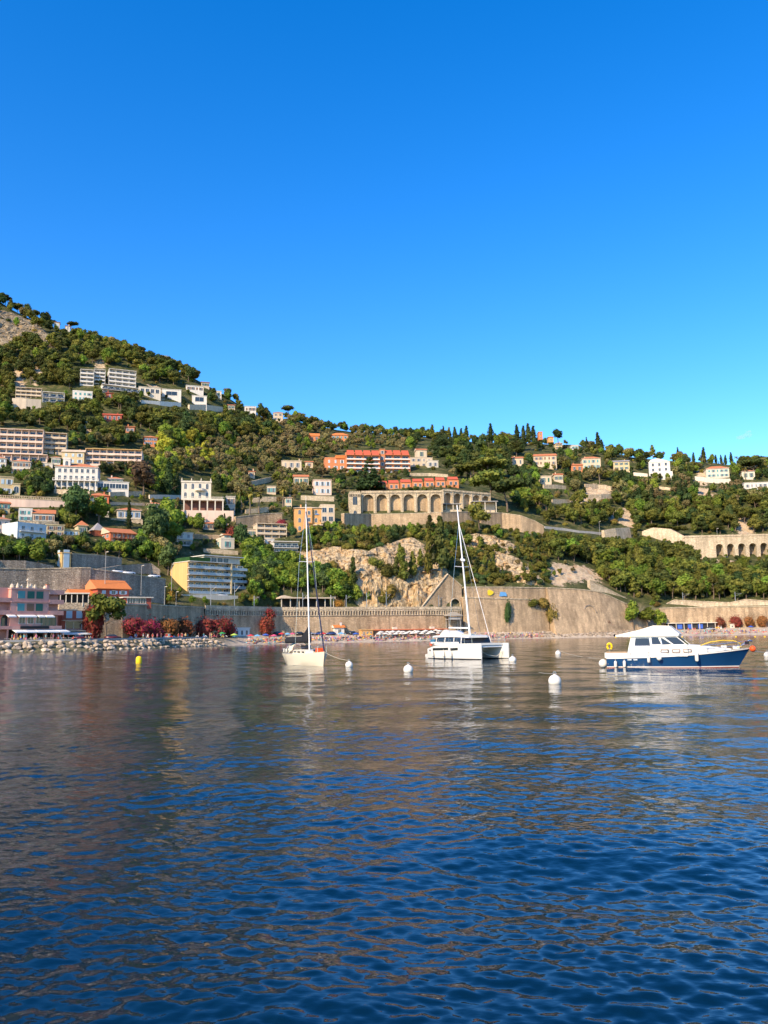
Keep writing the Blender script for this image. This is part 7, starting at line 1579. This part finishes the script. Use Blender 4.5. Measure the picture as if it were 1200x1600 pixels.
for px, py, h, w, lb in ((990, 981, 42, 1.1, 'green bush thicket at the valley mouth, left'), (1012, 981, 36, 1.1, 'green bush thicket at the valley mouth, middle'), (1032, 982, 30, 1.1, 'green bush thicket at the valley mouth, right'), (830, 950, 16, 1.2, 'dark shrub on ledge of the tall ochre wall, left'), (847, 950, 17, 1.1, 'dark shrub on ledge of the tall ochre wall, right'), (862, 975, 34, .45, 'green creeper in the joint between tall walls'), (795, 975, 40, .22, 'thin creeper hanging in the tall ochre wall')):
    kn = 'scrub' if px < 900 else 'bright'; p = wall_pt(px, -1.6 if px in (862, 795) else (1.0 if px < 900 else -4)); ptree(kn, px, py, h, lb, None, w, Y=p.y)
for px, py, h, lb in ((264, 941, 12, 'low green bush left of the yellow block wall'), (300, 944, 14, 'low red green bush under the yellow block, left'), (320, 946, 14, 'low green bush under the yellow block, right'), (400, 950, 14, 'green bush right of the tall railway mast')): ptree('bright', px, py, h, lb, None, 1.3, Y=wall_pt(px, 5).y)
for px, py, h, kn, lb in ((588, 890, 22, 'scrub', 'shrub clump high on the pale cliff, left of its pines'), (604, 905, 26, 'scrub', 'shrub clump at the heart of the pale cliff'), (612, 938, 26, 'scrub', 'green bush at the foot of the pale cliff'), (645, 908, 44, 'tall', 'broad dark pine on the right flank of pale cliff'), (657, 892, 32, 'tall', 'pine near the top right of the pale cliff'), (598, 947, 18, 'scrub', 'low bush behind parapet below the cliff'), (576, 946, 18, 'bright', 'bright bush behind parapet left of cliff foot'), (541, 908, 18, 'scrub', 'scrub tuft below the left brow of the cliff'), (520, 893, 16, 'scrub', 'scrub tuft on the left cliff brow'), (490, 896, 18, 'bright', 'bright bush at far left end of the cliff'), (625, 880, 30, 'tall', 'upright pine on the upper pale cliff')):
    ptree(kn, px, py, h, lb, None, .9)
ptree('bougain', 361, 842, 22, 'pink bougainvillea over the small cream house in mid slope', wide=.7); ptree('dark', 377, 862, 44, 'dark ivy covered tree right of the pink bougainvillea', wide=.8)
ptree('bougain', 441, 826, 16, 'dark red bush left of the orange house', wide=.9)

# ------------------------------------------------------------------ woodland: the larger trees one by one, the rest as one mass
ZONES = [  # (label part, polygon in the photo, kinds and weights, height range in metres)
 ('in the pine wood on the upper left slope', [(-40, 470), (60, 500), (140, 522), (250, 568), (330, 604), (300, 660), (230, 700), (100, 690), (-40, 670)], (('pine', 6), ('leafy', 1), ('pine_light', 2)), (8.5, 14)),
 ('in the shaded wood between the upper villas and the olive grove', [(300, 600), (380, 640), (450, 655), (420, 690), (330, 690), (230, 720), (230, 640)], (('pine', 5), ('leafy', 2), ('dark', 2)), (8.5, 14)),
 ('in the olive terraces of the middle slope', [(420, 690), (460, 655), (560, 676), (640, 690), (640, 710), (560, 700), (510, 715), (520, 760), (440, 790), (380, 790), (330, 740), (230, 730), (330, 690)], (('olive', 6), ('leafy', 2), ('pine', 1)), (5.5, 8.5)),
 ('in the gardens among the left villas', [(-40, 670), (230, 700), (330, 740), (380, 790), (460, 800), (460, 870), (390, 870), (280, 860), (250, 900), (-40, 900)], (('leafy', 4), ('dark', 3), ('bright', 3), ('olive', 2), ('cypress', 1)), (5.5, 9.5)),
 ('in the ridge wood above the arcade', [(560, 672), (690, 684), (800, 686), (870, 700), (860, 740), (780, 760), (720, 745), (690, 735), (650, 735), (640, 700)], (('pine', 3), ('leafy', 2), ('dark', 3), ('cypress', 1)), (9, 15)),
 ('in the gardens of the upper right slope', [(860, 696), (950, 706), (1050, 718), (1250, 724), (1250, 790), (1000, 800), (900, 770), (800, 800), (800, 760)], (('leafy', 3), ('pine', 2), ('olive', 2), ('cypress', 1), ('dark', 2)), (6.5, 11)),
 ('in the pine wood on the lower right slope', [(800, 800), (900, 770), (1000, 800), (1250, 790), (1250, 945), (1010, 948), (930, 905), (860, 880), (850, 840)], (('pine_light', 4), ('pine', 3), ('tall', 3), ('leafy', 3)), (8, 13)),
 ('in the scrub belt under the arcade wall', [(470, 832), (540, 826), (640, 826), (740, 818), (760, 845), (700, 870), (640, 850), (590, 862), (520, 860), (470, 868)], (('leafy', 3), ('pine', 2), ('scrub', 4), ('tall', 1)), (4.5, 7.5)),
 ('in the green slope between yellow block and cliff', [(385, 868), (470, 868), (480, 895), (545, 915), (560, 945), (510, 948), (440, 930), (400, 945), (385, 930)], (('bright', 5), ('leafy', 3), ('dark', 2)), (6, 10)),
 ('on the dry slope above the tunnel walls', [(690, 870), (760, 850), (850, 850), (930, 900), (850, 915), (730, 915), (700, 895)], (('scrub', 4), ('pine_light', 3), ('tall', 2)), (3, 6.5)),
 ('in the gardens between red complex and arcade', [(500, 735), (545, 738), (645, 738), (720, 742), (730, 768), (560, 768), (545, 800), (520, 800), (500, 780)], (('leafy', 3), ('olive', 3), ('scrub', 3), ('dark', 2)), (4, 7)),
 ('on the bank behind the railway left of the yellow block', [(110, 902), (258, 912), (290, 932), (400, 932), (436, 935), (436, 950), (330, 946), (200, 940), (110, 925)], (('scrub', 4), ('bright', 2), ('leafy', 1)), (3, 5)),
 ('on the slope below the stone bastion', [(735, 822), (850, 838), (955, 838), (950, 862), (850, 866), (735, 852)], (('pine_light', 3), ('scrub', 4), ('leafy', 2)), (4.5, 8)),
 ('in the valley greenery behind the right beach', [(1000, 945), (1200, 935), (1200, 948), (1020, 955)], (('bright', 2), ('scrub', 2)), (3, 5)),
]
INKIND = {'pine': 'dark green pine', 'pine_light': 'mid green pine', 'tall': 'upright pine', 'leafy': 'green broadleaf tree', 'dark': 'dark broadleaf tree', 'bright': 'bright green broadleaf tree', 'olive': 'grey green olive tree', 'cypress': 'slim cypress', 'scrub': 'olive green shrub'}
CAND = []; WR = random.Random(99)
def inside(pl, x, y):
    c = False; j = len(pl) - 1
    for i in range(len(pl)):
        (x1, y1), (x2, y2) = pl[i], pl[j]
        if (y1 > y) != (y2 > y) and x < (x2 - x1) * (y - y1) / (y2 - y1) + x1: c = not c
        j = i
    return c
rk_hit = lambda x, y: any(inside(pl, x, y) for pl in ROCKS)
def blocked(px, py, hpx, wpx):
    for x0, x1, y0, y1, al in RECTS:
        if px + wpx > x0 and px - wpx < x1 and py - hpx < y1 and py > y0 - 1:
            if py - hpx > y1 - (y1 - y0) * al and py > y1: continue
            return True
    for tx, ty, th, tw in TREC:
        if py > ty and abs(px - tx) < th * .3 * tw and py - hpx < ty - th * .45: return True
    return False
gx, gy = 9.5, 5.2; row = 0; y = 455
while y < 958:
    x = -45 + (row % 2) * gx / 2
    while x < 1245:
        px = x + WR.uniform(-.45, .45) * gx; py = y + WR.uniform(-.5, .5) * gy; x += gx
        zn = None
        for zi, (lb, pl, ks, hr) in enumerate(ZONES):
            if inside(pl, px, py): zn = zi; break
        if zn is None or (zn in (0, 1, 4, 6) and WR.random() < .38): continue
        if rk_hit(px, py + 2) and WR.random() < (.94 if py > 600 else .9): continue
        p = hit(px, py)
        if p is None or p.y > 950: continue
        lb, pl, ks, hr = ZONES[zn]; kn = WR.choices([k for k, _ in ks], [w for _, w in ks])[0]
        h = WR.uniform(*hr) * (1.25 if kn == 'cypress' else .62 if kn == 'scrub' else 1); sc_ = F0 / (p - CAM).dot(CF)
        if 690 < py < 732 and 238 < px < 335 and WR.random() < .6: kn = 'yellow'; h *= .8
        ok = False
        for f in (1, .7, .48, .33):
            wd = {'cypress': .13, 'olive': .42, 'scrub': .5}.get(kn, .32)
            if not blocked(px, py, h * f * sc_, h * f * sc_ * wd * .9): ok = True; h *= f; break
        if not ok: continue
        CAND.append((h * h * sc_ * sc_, kn, p, h, zn, px, py))
    y += gy; row += 1
x = -30
while x < 1235:
    yr = None; lo, hi = 420, 760
    for _ in range(12):
        m = (lo + hi) / 2
        if hit(x, m) is None: lo = m
        else: hi = m
    for dyy in (1.2, 4):
        px = x + WR.uniform(-4, 4); p = hit(px, hi + dyy + 1)
        if p is None: continue
        kn = WR.choices(['pine', 'leafy', 'dark', 'pine_light', 'olive'], [5, 3, 2, 2, 1])[0]; h = WR.uniform(6.5, 11.5); sc_ = F0 / (p - CAM).dot(CF)
        if blocked(px, hi + dyy, h * sc_, h * sc_ * .3): continue
        CAND.append((h * h * sc_ * sc_ * 1.5, kn, p, h, 0 if x < 330 else 1 if x < 460 else 2 if x < 560 else 4 if x < 870 else 5, px, hi))
    x += 6.5
CAND.sort(key=lambda c: -c[0])
cnt = {}; REST = []; SIZE = lambda h: 'tall ' if h > 9.2 else ('small ' if h < 5.2 else '')
LM = [(45, 515, 'the bare top cliff'), (95, 512, 'the two ridge houses'), (165, 595, 'the three white towers'), (235, 612, 'the low white villa row'), (45, 625, 'the cream flats on the slope'), (128, 620, 'the small white pinewood house'), (175, 652, 'the dark red porch house'), (310, 625, 'the box framed villa'), (390, 640, 'the long ridge house'), (450, 645, 'the lone skyline pine'), (235, 690, 'the pink hip roofed house'), (30, 695, 'the large pink block'), (178, 715, 'the orange edged apartment block'), (118, 745, 'the large white villa'), (178, 758, 'the white annex'), (35, 732, 'the white red roofed house'), (15, 760, 'the cream edge house'), (155, 782, 'the red single storey house'), (200, 812, 'the arcade villa'), (48, 835, 'the pale blue block'), (58, 808, 'the white cube house'), (180, 838, 'the terracotta villa'), (105, 830, 'the cream cottages'), (315, 780, 'the columned villa'), (288, 842, 'the small shuttered white house'), (356, 848, 'the bougainvillea house'), (425, 832, 'the cream terraced flats'), (447, 857, 'the modern cream house'), (480, 812, 'the orange house'), (490, 752, 'the pale olive slope houses'), (455, 727, 'the long pale house'), (515, 683, 'the two orange ridge houses'), (540, 725, 'the left end of red complex'), (625, 725, 'the right end of red complex'), (662, 717, 'the cream gabled villa'), (650, 755, 'the salmon terraced houses'), (555, 785, 'the castle tower'), (620, 812, 'the wall under the arcade'), (710, 810, 'the shelter before the arcade'), (758, 790, 'the open pavilion'), (800, 815, 'the stone bastion'), (852, 720, 'the large cream gabled villa'), (852, 680, 'the ochre skyline houses'), (872, 750, 'the beige houses on right slope'), (925, 725, 'the hipped cream villa'), (972, 730, 'the yellow grey roofed house'), (1032, 735, 'the bright white villa'), (1122, 740, 'the red roofed skyline villa'), (1180, 752, 'the right edge houses'), (1040, 835, 'the three umbrella pines'), (1150, 855, 'the road viaduct'), (966, 833, 'the left road wall'), (895, 828, 'the grey road parapet'), (780, 905, 'the tall ochre wall'), (900, 912, 'the rough sloping wall'), (690, 915, 'the tunnel gable'), (600, 900, 'the pale cliff'), (500, 890, 'the left end of the cliff'), (330, 905, 'the yellow apartment block'), (430, 905, 'the platform shelter slope'), (1100, 940, 'the right railway parapet'), (985, 940, 'the wing wall')]
LIM = {'pine_tree': 290, 'broadleaf_tree': 265, 'olive_tree': 150, 'cypress_tree': 70, 'shrub': 60}
for a, kn, p, h, zn, px, py in CAND:
    nm = NAME[kn]; seen = -2 < px < 1202
    if seen and cnt.get(nm, 0) < LIM.get(nm, 60):
        cnt[nm] = cnt.get(nm, 0) + 1; zl = ZONES[zn][0]; kl = INKIND.get(kn, 'yellow green tree')
        lx_, ly_, ln_ = min(LM, key=lambda q: (q[0] - px) ** 2 + 2.2 * (q[1] - py) ** 2); dx_, dy_ = px - lx_, (py - 6) - ly_
        if abs(dx_) < 75 and abs(dy_) < 50:
            lb = kl + ' ' + (('right of ' if dx_ > 0 else 'left of ') if abs(dx_) > 1.6 * abs(dy_) else ('below ' if dy_ > 0 else 'above ')) + ln_; lb = SIZE(h) + lb
        else: lb = SIZE(h) + kl + ' ' + zl
        tree(kn, p - Vector((0, 0, .2)), h, lb, lb, WR.uniform(.95, 1.25))
    else: REST.append((kn, p, h))
# more cover where the camera sees little: outside the frame and undergrowth between the trees
for k in range(2600):
    px = WR.uniform(-10, 1210); py = WR.uniform(470, 948)
    if rk_hit(px, py) and WR.random() < .45: continue
    zn = any(inside(pl, px, py) for _, pl, _, _ in ZONES)
    if not zn: continue
    p = hit(px, py)
    if p is None or p.y > 950: continue
    h = WR.uniform(1.6, 3.8)
    if blocked(px, py, h * F0 / p.y * .8, h * F0 / p.y * .5): continue
    REST.append((WR.choice(['scrub', 'scrub', 'olive', 'bright']), p, h))
for k in range(500):
    xx = WR.choice([WR.uniform(-440, -200), WR.uniform(230, 440)]); yy = WR.uniform(300, 900)
    if abs(xx / yy) < .48: continue
    REST.append((WR.choice(['pine', 'leafy', 'olive']), Vector((xx, yy, ground(xx, yy))), WR.uniform(5, 9)))
# the mass: points carrying size and kind, a tree set on each
PROTO = []; PCOL = bpy.data.collections.new('woodland_kinds'); order = []
for kn in ('pine', 'pine_light', 'tall', 'leafy', 'dark', 'bright', 'olive', 'cypress', 'yellow', 'scrub', 'umbrella', 'dry'):
    for ci, cm in enumerate(KINDS[kn][0]): order.append((kn, ci, cm))
for i, (kn, ci, cm) in enumerate(order):
    o = bpy.data.objects.new('%03d_woodland_tree' % i, cm); PCOL.objects.link(o)
first = {}
for i, (kn, ci, cm) in enumerate(order): first.setdefault(kn, []).append(i)
me = bpy.data.meshes.new('woodland'); me.from_pydata([tuple(p) for _, p, _ in REST], [], [])
a1 = me.attributes.new('kind_index', 'INT', 'POINT'); a1.data.foreach_set('value', [WR.choice(first[k]) for k, _, _ in REST])
a2 = me.attributes.new('size', 'FLOAT', 'POINT'); a2.data.foreach_set('value', [h / 10 for _, _, h in REST]); a3 = me.attributes.new('turn', 'FLOAT', 'POINT'); a3.data.foreach_set('value', [WR.random() * 6.28 for _ in REST])
wd = link('woodland', me); tag(wd, 'continuous wood and undergrowth covering the hillside between the houses', 'woodland', kind='stuff')
ng = bpy.data.node_groups.new('woodland', 'GeometryNodeTree'); ng.interface.new_socket('Geometry', in_out='INPUT', socket_type='NodeSocketGeometry'); ng.interface.new_socket('Geometry', in_out='OUTPUT', socket_type='NodeSocketGeometry')
N = ng.nodes.new; gi = N('NodeGroupInput'); go = N('NodeGroupOutput'); ip = N('GeometryNodeInstanceOnPoints'); ci = N('GeometryNodeCollectionInfo'); ci.inputs['Collection'].default_value = PCOL; ci.inputs['Separate Children'].default_value = True; ci.inputs['Reset Children'].default_value = True
def nattr(nm, ty): n = N('GeometryNodeInputNamedAttribute'); n.data_type = ty; n.inputs['Name'].default_value = nm; return next(s_ for s_ in n.outputs if s_.enabled and s_.name == 'Attribute')
cx = N('ShaderNodeCombineXYZ'); ng.links.new(nattr('turn', 'FLOAT'), cx.inputs['Z']); ng.links.new(gi.outputs[0], ip.inputs['Points']); ng.links.new(ci.outputs[0], ip.inputs['Instance']); ip.inputs['Pick Instance'].default_value = True
ng.links.new(nattr('kind_index', 'INT'), ip.inputs['Instance Index']); ng.links.new(cx.outputs[0], ip.inputs['Rotation']); ng.links.new(nattr('size', 'FLOAT'), ip.inputs['Scale']); ng.links.new(ip.outputs[0], go.inputs[0])
md = wd.modifiers.new('woodland', 'NODES'); md.node_group = ng
print('TREES', cnt, 'rest', len(REST))

# ------------------------------------------------------------------ one wisp of cloud far off to the right
cm = bpy.data.materials.new('cloud_vapour'); cm.use_nodes = True; nt = cm.node_tree; nt.nodes.remove(nt.nodes['Principled BSDF']); pv = nt.nodes.new('ShaderNodeVolumePrincipled'); pv.inputs['Color'].default_value = (1, 1, 1, 1); pv.inputs['Density'].default_value = .006
nt.links.new(pv.outputs[0], nt.nodes['Material Output'].inputs['Volume'])
c0 = at(1166, 679, 6000); bm = bmesh.new(); CRn = random.Random(2)
for k in range(9):
    q = bmesh.ops.create_icosphere(bm, subdivisions=2, radius=1); sx, sz = CRn.uniform(14, 34), CRn.uniform(7, 16); ox, oz = CRn.uniform(-48, 48), CRn.uniform(-18, 18)
    for v in q['verts']: v.co = Vector((v.co.x * sx + ox, v.co.y * sx, v.co.z * sz + oz + ox * .15))
me = bpy.data.meshes.new('cloud'); bm.to_mesh(me); bm.free(); me.materials.append(cm); cl = link('cloud', me, None, c0); tag(cl, kind='structure')
